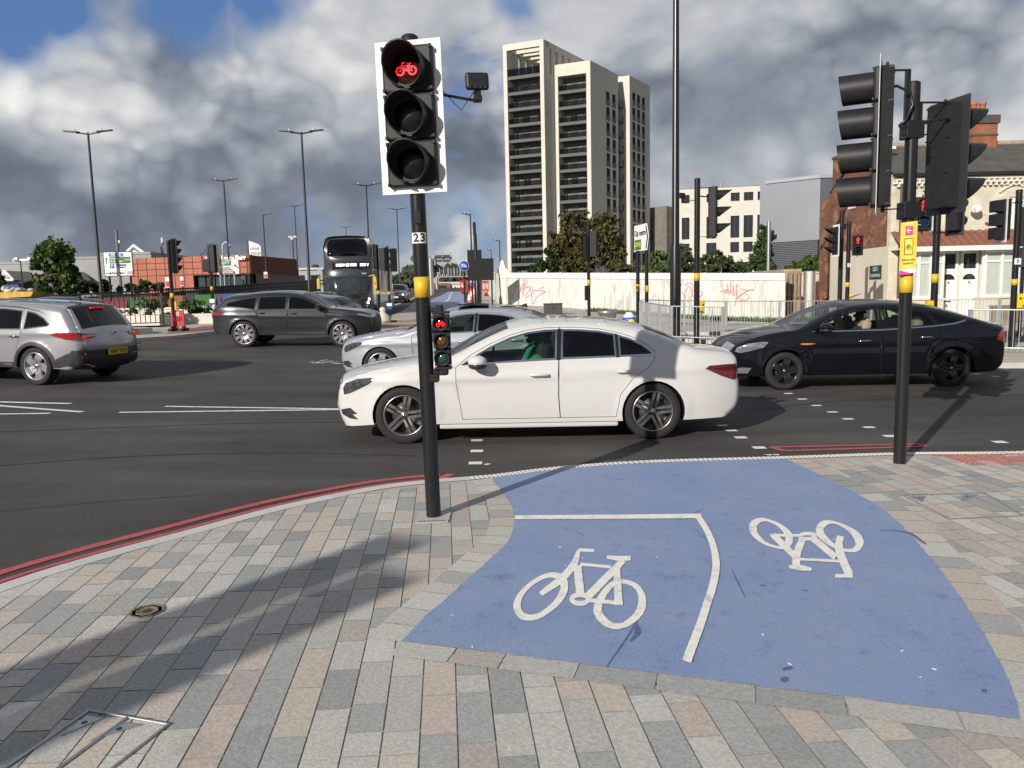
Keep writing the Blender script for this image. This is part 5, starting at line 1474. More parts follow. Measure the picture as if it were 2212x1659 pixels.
hh = zof(92)-zof(420)
hd_ = signal_head(S23, (-.018, -.115, zc), rad(-9), 3, .332, .375, 'round', (.49, hh, .012, M_WHT), (0, 'bike', .155), [M_LRED, M_LDRK, M_LDRK], lr=.128, HL=.20, depth=.09)
radar(S23, (.475, .05, zof(176)), rad(10), (.06, 0, zof(196)), 1.12)
zl = (zof(672)+zof(800))/2
lh = signal_head(S23, (.132, -.045, zl), rad(-4), 3, .132, .125, 'low', None, (0, 'bike', .072), [M_LRED, M_LAMB, M_LGRN], 'small low level cycle signal head', lr=.045, depth=.07)
b = MB(); b.box((.115, .0, zl+.235), (.075, .075, .07), bev=.018); b.box((.06, 0, zl+.235), (.1, .05, .04), bev=.01); b.box((.132, 0, zl+.21), (.13, .11, .02), bev=.006); b.build('mounting_bracket', M_PBLK, S23)
b = MB(); b.box((.075, 0, zl-.24), (.14, .05, .05), bev=.01); b.box((.135, -.01, zl-.235), (.07, .07, .06), bev=.015); b.box((.05, 0, zl-.285), (.09, .1, .06), bev=.01); b.box((.132, 0, zl-.21), (.13, .11, .02), bev=.006); b.build('mounting_bracket', M_PBLK, S23)
b = MB(); b.box((0, 0, .001), (.26, .24, .008)); b.build('base_frame', M_KERB2 if 'M_KERB2' in globals() else mat('base_concrete', (.40, .39, .36), rough=.85), S23)
b = MB()
for i in range(10): b.box((-.095+i*.021, -.155, .008), (.011, .02, .004))
b.box((0, -.155, .004), (.25, .06, .006), mi=1); b.build('cast_marker', [mat('dark_iron', (.1, .1, .1), rough=.6), mat('base_concrete', (.40, .39, .36))], S23)
p = gp(1943, 1000, H)
SR = thing('traffic_signal', 'tall black post at the right carrying two large black signal heads and a yellow poster', 'traffic light', p)
zof = lambda v: at(1958, v, p.y).z-p.z
pr_ = pole(SR, zof(180), .0575, (zof(632), zof(596)))
b = MB(); b.cyl((0, 0, zof(285)), (0, 0, zof(180)-.001), .062, n=20); b.build('top_sleeve', M_PBLK, pr_)
def place_px(u, v, Y): q = at(u, v, Y); return q-p
hz_ = zof(152)-zof(448)
L = place_px(1886, 298, p.y-.05); L.z = (zof(150)+zof(450))/2
signal_head(SR, L, rad(-118), 4, hz_/4, .30, 'tube', (.46, hz_+.16, .006, M_WHT), None, None, 'left facing head with long tube hoods', lr=.118, HL=.30, depth=.10)
q = place_px(2052, 330, p.y+.1); q.z = (zof(215)+zof(450))/2
hz2 = zof(218)-zof(450)
signal_head(SR, q+Vector((.10, .14, 0)), rad(180-78), 3, hz2/3, .34, 'cut', (.52, hz2+.1, .006, M_GREYBK), None, None, 'right facing head seen from behind', lr=.118, HL=.34, depth=.13)
b = MB(); ztop = zof(150); xl = L.x+.16
b.tube([(xl-.05, .02, ztop), (-.05, .02, ztop), (-.055, .0, ztop-.08)], .011, 6); b.b2((-.075, -.02, zof(290)), (-.035, .02, ztop)); b.build('bracket', M_BLK, SR)
b = MB(); b.tube([(xl-.06, -.06, zof(192)), (xl+.03, -.08, zof(190)), (-.07, -.09, zof(205)), (-.045, -.09, zof(232)), (-.10, -.09, zof(262)), (-.165, -.09, zof(276)), (-.14, -.08, zof(281)), (-.05, -.06, zof(277))], .013, 8); b.build('cable', M_BLK, SR)
b = MB(); b.tube([(.04, 0, zof(268)), (.16, 0, zof(262)), (q.x-.05, .05, zof(255))], .013, 8); b.build('cable', M_BLK, SR)
b = MB(); b.tube([(.05, 0, zof(222)), (q.x+.02, .1, zof(218))], .010, 6); b.b2((.05, -.02, zof(285)), (.085, .02, zof(222))); b.tube([(-.05, 0, zof(450)), (xl-.05, 0, zof(452))], .007, 6); b.build('bracket', M_BLK, SR)
for v in (282, 455):
 b = MB(); b.box((0, 0, zof(v)), (.17, .15, .16), bev=.012)
 for sx_ in (-1, 1):
  for dz in (-.05, .05): b.cyl((sx_*.085, -.05, zof(v)+dz), (sx_*.12, -.05, zof(v)+dz), .008, n=6)
 b.build('clamp', M_BLK, SR)
M_POST = mat('poster_yellow', (.70, .52, .07), rough=.55)
M_MAG = mat('poster_magenta', (.55, .035, .22), rough=.55)
po = thing('poster', 'yellow event poster with magenta arrow and cycle symbol tied to the right signal post', 'poster', (p.x-.028, p.y-.072, p.z+zof(592)))
po.rotation_euler = (0, 0, rad(-14))
ph = zof(482)-zof(592); pw = .145
b = MB(); vs = []
for i in range(7):
 x = -pw/2+pw*i/6
 for zz_ in (0, .04, ph): vs.append((x, .006*math.sin(i*1.1), zz_+.012*(i/6)))
b.add([(x, y_, z) for x, y_, z in vs], [(3*i, 3*i+3, 3*i+4, 3*i+1) for i in range(6)], 1, True); b.add(vs, [(3*i+1, 3*i+4, 3*i+5, 3*i+2) for i in range(6)], 0, True)
sheet_ = b.build('sheet', [M_POST, M_WHT], po)
b = MB(); b.add([(-pw/2, -.008, -.012), (pw/2*.55, -.008, -.004), (pw*.1, -.008, .010), (-pw/2, -.008, .035)], [(0, 1, 2, 3)]); b.build('magenta_corner', M_MAG, sheet_)
b = MB(); b.b2((-.032, -.009, ph*.76), (.032, -.0075, ph*.93)); ar_ = b.build('arrow_panel', M_MAG, sheet_)
b = MB(); z_ = ph*.845; b.b2((-.018, -.011, z_-.004), (.022, -.0095, z_+.004))
for s in (-1, 1): b.tube([(-.02, -.0105, z_), (.0, -.0105, z_+s*.026)], .004, 4)
b.build('arrow', M_WHT, ar_)
M_INK = mat('poster_ink', (.07, .06, .02), rough=.6)
b = MB()
x0, x1, z0, z1 = -.036, .036, ph*.38, ph*.69
for a_, c_ in (((x0, z0), (x1, z0)), ((x1, z0), (x1, z1)), ((x1, z1), (x0, z1)), ((x0, z1), (x0, z0))): b.tube([(a_[0], -.0085, a_[1]), (c_[0], -.0085, c_[1])], .0022, 4)
zc_ = (z0+z1)/2
for s in (-1, 1): b.tube([(s*.013+.011*math.cos(t), -.0085, zc_-.012+.015*math.sin(t)) for t in np.linspace(0, 6.28, 12)], .0018, 4)
b.tube([(-.013, -.0085, zc_-.012), (-.008, -.0085, zc_+.022), (-.003, -.0085, zc_+.022)], .0018, 4); b.tube([(-.009, -.0085, zc_+.012), (.008, -.0085, zc_+.012), (0, -.0085, zc_-.012), (-.009, -.0085, zc_+.012)], .0018, 4); b.tube([(.013, -.0085, zc_-.012), (.006, -.0085, zc_+.02)], .0018, 4)
b.build('cycle_pictogram', M_INK, sheet_)
text('Alexander', .028, M_INK, facing((0, -.008, ph*.28), (0, -1, 0)), parent=sheet_); text('Stadium', .028, M_INK, facing((0, -.008, ph*.21), (0, -1, 0)), parent=sheet_)
b = MB(); b.tube([(pw/2-.01, 0, ph*.955), (pw/2+.03, .03, ph*.95)], .004, 5); b.tube([(pw/2-.01, 0, ph*.12), (pw/2+.02, .03, ph*.12)], .003, 5); b.build('cable_ties', M_WHT, po)
def post_at(name, label, u, Y, vtop, cat='traffic light', r=.057, band=None, group=None, vb=None):
 q = at(u, 640, Y); g = gz(q.x, Y)
 o = thing(name, label, cat, (q.x, Y, g+.1), group=group)
 zf = lambda v: at(u, v, Y).z-g-.1
 pole(o, zf(vtop), r, (zf(band[0]), zf(band[1])) if band else None)
 return o, zf, (lambda uu, vv: at(uu, vv, Y)-o.location)
G1 = 'traffic signals across the junction'
o, zf, xy = post_at('traffic_signal', 'left far signal seen from behind beside the red plastic barrier', 372, 29.5, 520, r=.07, band=(644, 633), group=G1)
q = xy(376, 553); signal_head(o, q+Vector((.03, .1, 0)), rad(180-42), 4, (zf(517)-zf(589))/4, .30, 'cut', (.42, zf(515)-zf(591), .008, M_GREYBK), HL=.22)
b = MB(); b.tube([(-.1, -.12, zf(523)), (-.24, -.14, zf(535)), (-.2, -.12, zf(552)), (-.05, -.1, zf(556))], .02, 6); b.build('cable', M_BLK, o)
y = MB(); y.box((.12, -.02, zf(683)), (.07, .07, 1.1)); y.build('yellow_post_strip', M_YEL, o)
o, zf, xy = post_at('traffic_signal', 'second far left signal seen from behind in front of the station', 459, 37, 530, r=.075, band=(627, 619), group=G1)
q = xy(460, 558); signal_head(o, q+Vector((0, .1, 0)), rad(180-8), 3, (zf(530)-zf(589))/3, .34, 'cut', (.62, zf(527)-zf(590), .008, M_GREYBK), HL=.2)
q = xy(447, 574); b = MB(); b.box(q, (.36, .2, zf(561)-zf(588)), bev=.03); b.tube([q+Vector((-.1, 0, .25)), q+Vector((-.25, -.05, .5)), q+Vector((.05, -.05, .75))], .02, 6); b.build('control_box', M_PBLK, o)
b = MB(); b.box((0, -.09, zf(654)), (.24, .02, .36)); w_ = b.build('warning_plate', M_WHT, o); b = MB(); b.box((0, -.102, zf(656)), (.24, .004, .10)); b.build('plate_stripe', mat('sign_blue', (.02, .09, .42), rough=.4), w_)
o, zf, xy = post_at('traffic_signal', 'dark signal in front of the bus corner, left of a pair', 818, 34, 529, r=.07, band=(636, 628), group=G1)
q = xy(806, 554); signal_head(o, q, rad(-100), 4, (zf(529)-zf(577))/4, .28, None, (.35, zf(527)-zf(581), .01, mat('board_mid_grey', (.16, .16, .16), rough=.6)), HL=.1); q = xy(827, 560); signal_head(o, q+Vector((0, .05, 0)), rad(170), 3, (zf(535)-zf(583))/3, .34, 'cut', None, HL=.2)
q = xy(812, 615); pushbox(o, q+Vector((0, -.05, 0)), 0, M_YEL)
o, zf, xy = post_at('traffic_signal', 'dark signal right of the bus, carrying a small blue and white plate', 841, 37.5, 532, r=.065, band=(637, 630), group=G1)
q = xy(836, 560); signal_head(o, q, rad(150), 3, (zf(542)-zf(590))/3, .30, 'cut', (.34, zf(541)-zf(592), .01, M_GREYBK), HL=.16); q = xy(850, 562); signal_head(o, q, rad(200), 3, (zf(540)-zf(590))/3, .34, 'cut', None, HL=.16)
b = MB(); b.box((0, -.09, zf(661)), (.26, .03, .28), bev=.01); w_ = b.build('plate', M_WHT, o); b = MB(); b.box((0, -.108, zf(664)), (.26, .006, .14)); b.build('plate_stripe', mat('sign_blue', (.02, .09, .42)), w_); b = MB(); b.box((0, -.08, zf(669)), (.28, .05, .2), bev=.02); b.build('push_button_box', M_PBLK, w_)
o, zf, xy = post_at('traffic_signal', 'signal seen from behind before the dark green sycamore and hoarding', 1272, 27.0, 479, r=.057, band=(617, 604.5), group=G1)
q = xy(1283, 527); signal_head(o, q+Vector((0, .06, 0)), rad(165), 3, (zf(502)-zf(558))/3, .30, 'cut', None, HL=.2); q = xy(1263, 535); signal_head(o, q, rad(200), 3, (zf(510)-zf(560))/3, .16, None); q = xy(1258, 506); b = MB(); b.box(q, (.16, .2, .12), bev=.03); b.tube([q, q+Vector((.1, 0, -.25))], .02, 6); b.build('detector_camera', M_PBLK, o); q = xy(1266, 633); b = MB(); b.box(q, (.10, .16, zf(618)-zf(650)), bev=.02); b.build('control_box', M_PBLK, o)
o, zf, xy = post_at('traffic_signal', 'tall black signal with three pointed hoods facing right and a yellow push button box', 1505, 22.4, 386, r=.082, band=(607, 590), group=G1)
q = xy(1548, 458); signal_head(o, q, rad(84), 3, (zf(405)-zf(513))/3, .34, 'cut', (.42, zf(404)-zf(514), .008, M_GREYBK), HL=.42, lr=.13, depth=.16)
bracket(o, zf(406), (.4, 0), xy(1540, 406)+Vector((0, .0, 0))); bracket(o, zf(512), (.4, 0), xy(1540, 512)); b = MB(); b.tube([(.05, -.05, zf(424)), xy(1524, 425), xy(1538, 418)], .02, 6); b.build('cable', M_BLK, o)
q = xy(1474, 423); radar(o, q, rad(35), (-.06, 0, zf(432)), 1.5); pushbox(o, xy(1515.5, 663), rad(20))
o, zf, xy = post_at('pole', 'plain dark steel post left of the pedestrian crossing signal by the brick gable', 1814, 31, 455, 'post', r=.09, group='posts near the brick gable')
o, zf, xy = post_at('traffic_signal', 'signal by the brick gable with white edged head and a red man head', 1830, 30, 479, r=.08, band=(620, 610), group=G1)
q = xy(1803, 520); signal_head(o, q, rad(-84), 3, (zf(492)-zf(552))/3, .36, 'cut', (.5, zf(487)-zf(556), .01, M_WHT), None, None, HL=.42)
q = xy(1853, 530); signal_head(o, q, rad(-12), 2, (zf(509)-zf(553))/2, .40, 'round', None, (0, 'man', .26), [M_LRED, M_LDRK], 'pedestrian head with red man', lr=.14, HL=.08)
q = xy(1822, 489); b = MB(); b.box(q, (.2, .14, .2), bev=.03); b.build('detector_camera', M_PBLK, o)
b = MB(); b.box((0, -.085, zf(573)), (.12, .01, .14)); w_ = b.build('number_plate', M_WHT, o); text('6', .13, mat('text_black', (.012, .012, .012)), facing((0, -.092, zf(573)), (0, -1, 0)), parent=w_)
pushbox(o, xy(1836.5, 645), 0)
o, zf, xy = post_at('traffic_signal', 'signal behind the right post with a bright red man and hooded rear head', 2018, 16.3, 452, r=.07, band=(611, 592), group=G1)
q = xy(1994, 462); signal_head(o, q, rad(-20), 2, (zf(424)-zf(499))/2, .34, 'round', None, (0, 'man', .21), [M_LRED, M_LBLU], 'pedestrian head with red man', lr=.125, HL=.10)
q = xy(2066, 462); signal_head(o, q, rad(180-55), 2, (zf(428)-zf(502))/2*1.0, .34, 'cut', (.38, zf(410)-zf(505), .01, M_GREYBK), HL=.30, lr=.125)
bracket(o, zf(424), (-.2, 0), xy(1994, 412)); bracket(o, zf(503), (.3, 0), xy(2060, 503)); pushbox(o, xy(2007, 668)+Vector((0, .0, 0)), 0)
o, zf, xy = post_at('traffic_signal', 'signal at the far right with louvred white edged head and yellow box, plate 8', 2190, 19.2, 411, r=.072, band=(616, 603), group=G1)
q = xy(2160, 475); signal_head(o, q, rad(-94), 3, (zf(432)-zf(520))/3, .34, 'box', (.46, zf(426)-zf(525), .01, M_WHT), HL=.34)
bracket(o, zf(438), (-.2, 0), xy(2172, 440)); q = xy(2207, 490); signal_head(o, q+Vector((.12, .1, 0)), rad(160), 3, .32, .3, 'cut', None)
b = MB(); b.box((0, -.078, zf(565)), (.16, .01, .15)); w_ = b.build('number_plate', M_WHT, o); text('8', .14, mat('text_black', (.012, .012, .012)), facing((0, -.085, zf(565)), (0, -1, 0)), parent=w_)
pushbox(o, xy(2200, 650), 0)
o, zf, xy = post_at('traffic_signal', 'slim rear signal post at the extreme right edge', 2206, 25, 545, r=.055, band=(652, 644), group=G1)
q = xy(2214, 556); signal_head(o, q, rad(150), 2, .32, .3, 'cut', None)
o = thing('traffic_signal', 'tall signal mast behind the viewpoint whose heads shade the left setts', 'traffic light', (-7.93, -4.8, 0), ground=True)
pole(o, 4.3, .07, (1.6, 1.9))
for sx_, dz in ((-1, .08), (1, -.08)):
 signal_head(o, (sx_*.215*.81, -.12-sx_*.215*.59, 4.55+dz*1.5), rad(-36), 4, .33, .28, None, (.405, 1.5, .01, M_GREYBK))
def lamp(label, u, Y, vtop, arms, hgt=None, r=.10, rlow=.14, al=1.5, rz=0, group='street lamps along the dual carriageway'):
 q = at(u, 640, Y); g = gz(q.x, Y); zt = at(u, vtop, Y).z-g if vtop is not None else hgt
 xt = at(u, vtop if vtop is not None else 0, Y).x
 o = thing('street_lamp', label, 'street lamp', (xt, Y, g), rz=rz, group=group)
 b = MB(); b.tube([(0, 0, -.2), (0, 0, 1.6), (0, 0, 1.75), (0, 0, zt)], [rlow, rlow, r, r*.62], 12); b.build('column', M_BLK, o)
 for s in arms:
  a = MB(); a.tube([(0, 0, zt-.12), (s*.3, 0, zt-.06), (s*al*.5, 0, zt+.0)], .05, 8); ar_ = a.build('arm', M_BLK, o)
  h = MB(); h.prism([(s*al*.38, -.16, zt), (s*al*.38, .16, zt), (s*al, .12, zt+.07), (s*al, -.12, zt+.07)], (0, 0, .07)); hd2 = h.build('lamp_head', M_ANTH, ar_)
  c = MB(); c.cyl((s*al*.55, 0, zt+.08), (s*al*.55, 0, zt+.22), .05, n=8); c.build('photocell', mat('photocell_pale', (.6, .6, .6)), ar_)
 return o
lamp('tall twin arm lamp at the left, nearest of the black row, by the round tree', 190, 49, 286, (-1, 1), al=1.5)
lamp('twin arm lamp in front of the station corner, tallest beside the bus', 651, 52, 285, (-1, 1), al=1.45)
lamp('twin arm lamp above the middle of the station', 483, 80, 389, (-1, 1), al=1.45)
lamp('twin arm lamp rising behind the roof of the bus', 791, 78, 399, (-1, 1), al=1.45)
lamp('distant twin arm lamp just left of the tall lamp by the bus', 636, 124, 444, (-1, 1), al=1.4)
lamp('distant twin arm lamp right of the bus, left of the numbered post', 857, 114, 451, (-1, 1), al=1.45)
lamp('farthest twin arm lamp peeping over the bus roof', 747, 165, 490, (-1, 1), al=1.5)
lamp('single arm lamp to the right of the white sloping shop sign', 568, 101, 463, (1,), al=1.1)
lamp('single arm lamp over the cycle track, tallest near the dark sign backs', 1016, 78, 462, (-1,), al=.95)
lamp('thin single arm lamp behind the dark sign backs', 1029, 120, 505, (-1,), al=1.0)
lamp('single arm lamp between the sign backs and the tower', 1079, 112, 519, (-1,), al=1.0)
lamp('small far single arm lamp over the lower sign back', 1061, 160, 540, (-1,), al=1.0)
lamp('low grey lamp at the far left beside the round tree', 44, 95, 563, (-1,), al=1.3, group='lamps by the shops')
q = at(1459, 640, 24.1); g = gz(q.x, 24.1)
o = thing('street_lamp', 'massive black lamp column rising out of the top of the photo right of the tower', 'street lamp', (q.x, 24.1, g))
zs = at(1459, 533, 24.1).z-g
b = MB(); b.tube([(0, 0, -.2), (0, 0, zs-.12), (0, 0, zs+.12), (0, 0, 12.5)], [.168, .168, .118, .08], 20); cl = b.build('column', M_BLK, o)
b = MB(); b.box((0, -.166, 1.0), (.15, .02, .6), bev=.006); b.build('access_door', M_BLK, cl)
for s in (-1, 1):
 a = MB(); a.tube([(0, 0, 12.35), (s*.6, 0, 12.5)], .05, 8); ar_ = a.build('arm', M_BLK, o)
 h = MB(); h.prism([(s*.55, -.16, 12.45), (s*.55, .16, 12.45), (s*1.5, .12, 12.53), (s*1.5, -.12, 12.53)], (0, 0, .07)); h.build('lamp_head', M_ANTH, ar_)
q = at(255, 600, 75); o = thing('utility_pole', 'weathered timber pole behind the direction sign', 'pole', (at(251, 497, 75).x, 75, gz(q.x, 75))); zt = at(251, 497, 75).z-o.location.z
b = MB(); b.tube([(0, 0, -.3), (0, 0, zt)], [.17, .13], 9); b.build('pole', mat('old_timber', (.20, .17, .13), rough=.9, var=.3, vscale=4, stretch=(4, 4, .3)), o); b = MB(); b.box((.15, 0, zt-1.1), (.2, .1, .25)); b.build('insulator', M_STEEL, o)
for u, v, Y, lab in ((481, 538, 95, 'white hooked camera pole before the station lettering'), (632, 519, 115, 'grey camera mast right of the station'), (350, 524, 104, 'thin pole with a white tip above the station roof')):
 x = at(u, v, Y).x; o = thing('camera_pole', lab, 'pole', (x, Y, gz(x, Y)), group='slim poles near the station'); zt = at(u, v, Y).z-o.location.z
 b = MB(); b.cyl((0, 0, 0), (0, 0, zt), .10, n=8); b.build('pole', M_STEEL if u == 481 else M_ANTH, o); b = MB()
 if u == 481: b.tube([(0, 0, zt), (.0, 0, zt+.5), (.35, 0, zt+.85), (.75, 0, zt+.6)], .09, 7); b.ball((.8, 0, zt+.35), .25)
 elif u == 632: b.ball((0, 0, zt+.2), .3); b.box((.35, 0, zt+.5), (.5, .25, .25)); b.box((-.35, 0, zt+.5), (.5, .25, .25))
 else: b.box((0, 0, zt), (.25, .1, 1.3))
 b.build('camera', mat('dish_grey', (.5, .5, .48)), o)
M_SGN = mat('sign_white', (.75, .75, .74)); M_SGRN = mat('sign_green', (.01, .16, .06), rough=.45); M_SBLU = mat('sign_blue', (.02, .09, .42)); M_SYEL = mat('sign_yellow', (.75, .60, .03), rough=.5); M_SBRN = mat('sign_brown', (.16, .05, .03), rough=.5); M_TB = mat('text_black', (.012, .012, .012)); M_SRED = mat('sign_red', (.55, .03, .04), rough=.5)
def board(parent, w, h, z, m=M_SGN, y=0, name='panel', x=0):
 b = MB(); b.box((x, y, z), (w, .04, h), bev=.012); return b.build(name, m, parent)
Y = 50; q = at(256, 570, Y); g = gz(q.x, Y)
o = thing('direction_sign', 'large white road direction sign for Walsall and Great Barr', 'road sign', (q.x, Y, g), rz=rad(3))
s = Y/FPX
zc = at(256, 565, Y).z-g; w_, h_ = 58*s, 39*s
for x in (-w_*.38, w_*.38): b = MB(); b.cyl((x, .08, -.2), (x, .08, zc+h_*.5), .07, n=8); b.build('post', M_BLK, o)
bd = board(o, w_+.1, h_+.1, zc, M_BLK, .01, 'border'); pn = board(o, w_, h_, zc, M_SGN, -.02)
T_ = lambda st, sz, m, x, z, par, **k: text(st, sz, m, facing((x, -.055, z), (0, -1, 0)), parent=par, bold=.004, **k)
def patch(par, x, z, w, h, m, name): b = MB(); b.box((x, -.043, z), (w, .006, h)); return b.build(name, m, par)
patch(pn, -.1, zc+14*s, 30*s, 6.5*s, M_SBLU, 'blue_panel'); T_('(M6, M5)', .19, M_SGN, -.1, zc+14*s, pn)
patch(pn, 4*s, zc+3*s, 44*s, 13.5*s, M_SGRN, 'green_panel'); T_('Walsall', .19, M_SGN, -17*s, zc+6*s, pn, align='LEFT'); T_('Great Barr', .19, M_SGN, -17*s, zc+.5*s, pn, align='LEFT'); T_('A34', .19, M_SYEL, 19*s, zc+3.5*s, pn)
patch(pn, -13*s, zc-9.5*s, 9*s, 9*s, M_SBLU, 'blue_panel'); T_('P', .26, M_SGN, -13*s, zc-9.5*s, pn); T_('Shopping', .17, M_TB, 6*s, zc-7*s, pn); T_('Centre', .17, M_TB, 6*s, zc-12*s, pn)
def arrow(par, x, z, a, L, m=M_TB, w=.05):
 b = MB(); X = Matrix.Translation((x, -.05, z)) @ Matrix.Rotation(-a, 4, 'Y'); b.X = X
 b.box((0, 0, 0), (w, .006, L)); b.prism([(-w*1.9, -.003, L*.3), (0, -.003, L*.62), (w*1.9, -.003, L*.3)], (0, .006, 0)); return b.build('arrow', m, par)
arrow(pn, -24*s, zc+2*s, 0, .32)
zc2 = at(256, 590, Y).z-g; board(o, w_+.1, 11.5*s+.06, zc2, M_BLK, .01, 'border'); p2 = board(o, w_, 11*s, zc2, M_SGN, -.02); arrow(p2, -22*s, zc2, math.pi/2*-1, .34); T_('Perry Barr', .19, M_TB, -1*s, zc2, p2)
patch(p2, 23*s, zc2, 10.5*s, 6.5*s, M_SRED, 'rail_emblem'); b = MB()
for dz in (-.035, .035): b.box((23*s, -.05, zc2+dz), (.26, .006, .025))
b.tube([(23*s-.06, -.05, zc2-.08), (23*s+.06, -.05, zc2-.03)], .01, 4); b.tube([(23*s-.06, -.05, zc2+.03), (23*s+.06, -.05, zc2+.08)], .01, 4); b.build('rail_lines', M_SGN, p2)
Y = 56; q = at(492, 575, Y); g = gz(q.x, Y); s = Y/FPX
o = thing('direction_sign', 'white direction sign partly hidden behind the second far left signal', 'road sign', (q.x, Y, g)); zc = at(492, 576, Y).z-g
for x in (-18*s, 12*s): b = MB(); b.cyl((x, .08, -.2), (x, .08, zc), .07, n=8); b.build('post', M_STEEL, o)
pn = board(o, 46*s, 32*s, zc, M_SGN); patch(pn, -6*s, zc+9*s, 26*s, 13*s, M_SGRN, 'green_panel')
T_('Sutton Coldfield', .15, M_SGN, -6*s, zc+12.5*s, pn, xs=.8); T_('Kingstanding', .15, M_SGN, -6*s, zc+8.5*s, pn, xs=.8); T_('A453', .15, M_SYEL, -11*s, zc+4.5*s, pn); T_('Household', .13, M_TB, -4*s, zc-2.5*s, pn); T_('Recycling Centre', .13, M_TB, -2*s, zc-6.5*s, pn)
patch(pn, -2*s, zc-12.5*s, 34*s, 5*s, M_SBRN, 'brown_panel'); T_('Greyhound Stadium', .13, M_SGN, -2*s, zc-12.5*s, pn, xs=.85); arrow(pn, 18*s, zc, rad(40), .3)
Y = 30; p = at(1397, 640, Y); p1 = at(1378, 640, Y+.5); g = gz(p.x, Y)
o = thing('direction_sign', 'white arrow shaped City centre sign on two black posts before the hoarding', 'road sign', (p.x, Y, g+.1))
for (dx, dy, vt, bb) in ((0, 0, 485, (631, 617)), (p1.x-p.x, .5, 540, (629, 614))):
 b = MB(); zt = at(1390, vt, Y).z-g-.1; b.cyl((dx, dy, -.2), (dx, dy, zt), .073, n=12); pq = b.build('post', M_BLK, o); za, zb = at(1390, bb[0], Y).z-g-.1, at(1390, bb[1], Y).z-g-.1
 b = MB(); b.lathe([(.074, 0), (.0765, 0), (.0765, zb-za), (.074, zb-za)], (dx, dy, za), n=12); b.build('yellow_band', M_YEL, pq)
A_ = at(1369, 517, Y+1.2)-o.location; B_ = at(1402, 514, Y-.35)-o.location; zc = A_.z; L = Vector((B_.x-A_.x, B_.y-A_.y, 0)); w_ = L.length; ang = math.atan2(L.y, L.x)
X = Matrix.Translation((A_.x, A_.y-.1, zc)) @ Matrix.Rotation(ang, 4, 'Z'); h_ = .54
def arrowpoly(i): return [(i, -h_+i), (w_-.22, -h_+i), (w_-i*1.2, 0), (w_-.22, h_-i), (i, h_-i)]
b = MB(); b.X = X; b.prism([(x, 0, z) for x, z in arrowpoly(0)], (0, .04, 0)); bk = b.build('border', M_ANTH, o)
b = MB(); b.X = X; b.prism([(x, -.012, z) for x, z in arrowpoly(.035)], (0, .01, 0)); pn = b.build('panel', M_SGN, o)
b = MB(); b.X = X; b.prism([(w_-.36, -.022, -h_+.1), (w_-.28, -.022, -h_+.1), (w_-.10, -.022, 0), (w_-.28, -.022, h_-.1), (w_-.36, -.022, h_-.1), (w_-.2, -.022, 0)], (0, .005, 0)); b.build('chevron', M_TB, pn)
text('City centre', .30, M_TB, X @ facing((w_*.42, -.02, .18), (0, -1, 0)), parent=pn, bold=.006, xs=.85)
b = MB(); b.X = X; b.b2((.1, -.02, -.45), (w_*.48, -.014, -.06)); gq = b.build('green_panel', M_SGRN, pn); text('(A34)', .27, M_SYEL, X @ facing((w_*.27, -.028, -.25), (0, -1, 0)), parent=pn, bold=.006)
def roundsign(label, u, v, Y, r, posth=True, sym='bike'):
 q = at(u, v, Y); g = gz(q.x, Y); o = thing('cycle_sign', label, 'road sign', (q.x, Y, g)); zc = q.z-g
 b = MB(); b.cyl((0, .06, -.2), (0, .06, zc+r*.6), .05, n=8); b.build('post', M_BLK, o)
 b = MB(); b.lathe([(0, 0), (r*.94, 0), (r*.94, .02), (0, .02)], (0, 0, zc), (0, -1, 0), 28); b.build('disc', M_SBLU, o); b = MB(); b.lathe([(r*.94, -.01), (r, -.01), (r, .024), (r*.94, .024)], (0, 0, zc), (0, -1, 0), 28); b.build('rim', M_SGN, o)
 b = MB(); w = r*1.25; y = -.03
 for cx in (-.55, .55): b.tube([(w/2*(cx+.36*math.cos(a)), y, zc+w/2*(-.2+.36*math.sin(a))) for a in np.linspace(0, 6.2832, 16)], w*.035, 5)
 for P in (((-.55, -.2), (-.32, .42), (-.14, .42)), ((-.4, .2), (.25, .18)), ((-.4, .16), (0, -.2)), ((0, -.2), (.28, .35)), ((.14, .36), (.42, .36)), ((.55, -.2), (.25, .16)), ((0, -.2), (.55, -.22))): b.tube([(w/2*x, y, zc+w/2*z) for x, z in P], w*.035, 5)
 b.build('cycle_symbol', M_SGN, o); return o
roundsign('round blue cycle route sign on a black post over the track', 1002, 574, 47, .31)
roundsign('small round blue sign under the dark sign backs, far down the path', 1019.5, 609, 60, .30)
for lab, u0, u1, v0, v1, Y, legs in (('large black sign back on two legs, lower of the pair', 1013, 1067, 559, 605, 50, (1020, 1062)), ('smaller black sign back behind and above the large one', 1009, 1041, 540, 575, 58, (1013, 1038))):
 a, b_ = at(u0, v0, Y), at(u1, v1, Y); g = gz(a.x, Y); o = thing('road_sign', lab, 'road sign', ((a.x+b_.x)/2, Y, g), group='sign backs by the cycle track')
 board(o, b_.x-a.x, a.z-b_.z, (a.z+b_.z)/2-g, M_PBLK)
 for l in legs: x = at(l, 600, Y).x-o.location.x; b = MB(); b.cyl((x, .06, -.2), (x, .06, (a.z+b_.z)/2-g), .05, n=8); b.build('post', M_BLK, o)
Y = 52; x = at(1024, 480, Y).x; g = gz(x, Y); o = thing('camera_mast', 'tall black camera mast with a thick foot beside the sign backs', 'mast', (x, Y, g)); zt = at(1024, 480, Y).z-g
b = MB(); b.tube([(.12, 0, -.3), (.12, 0, 1.5), (.1, 0, 1.9), (0, 0, zt)], [.23, .23, .11, .10], 12); b.build('mast', M_BLK, o)
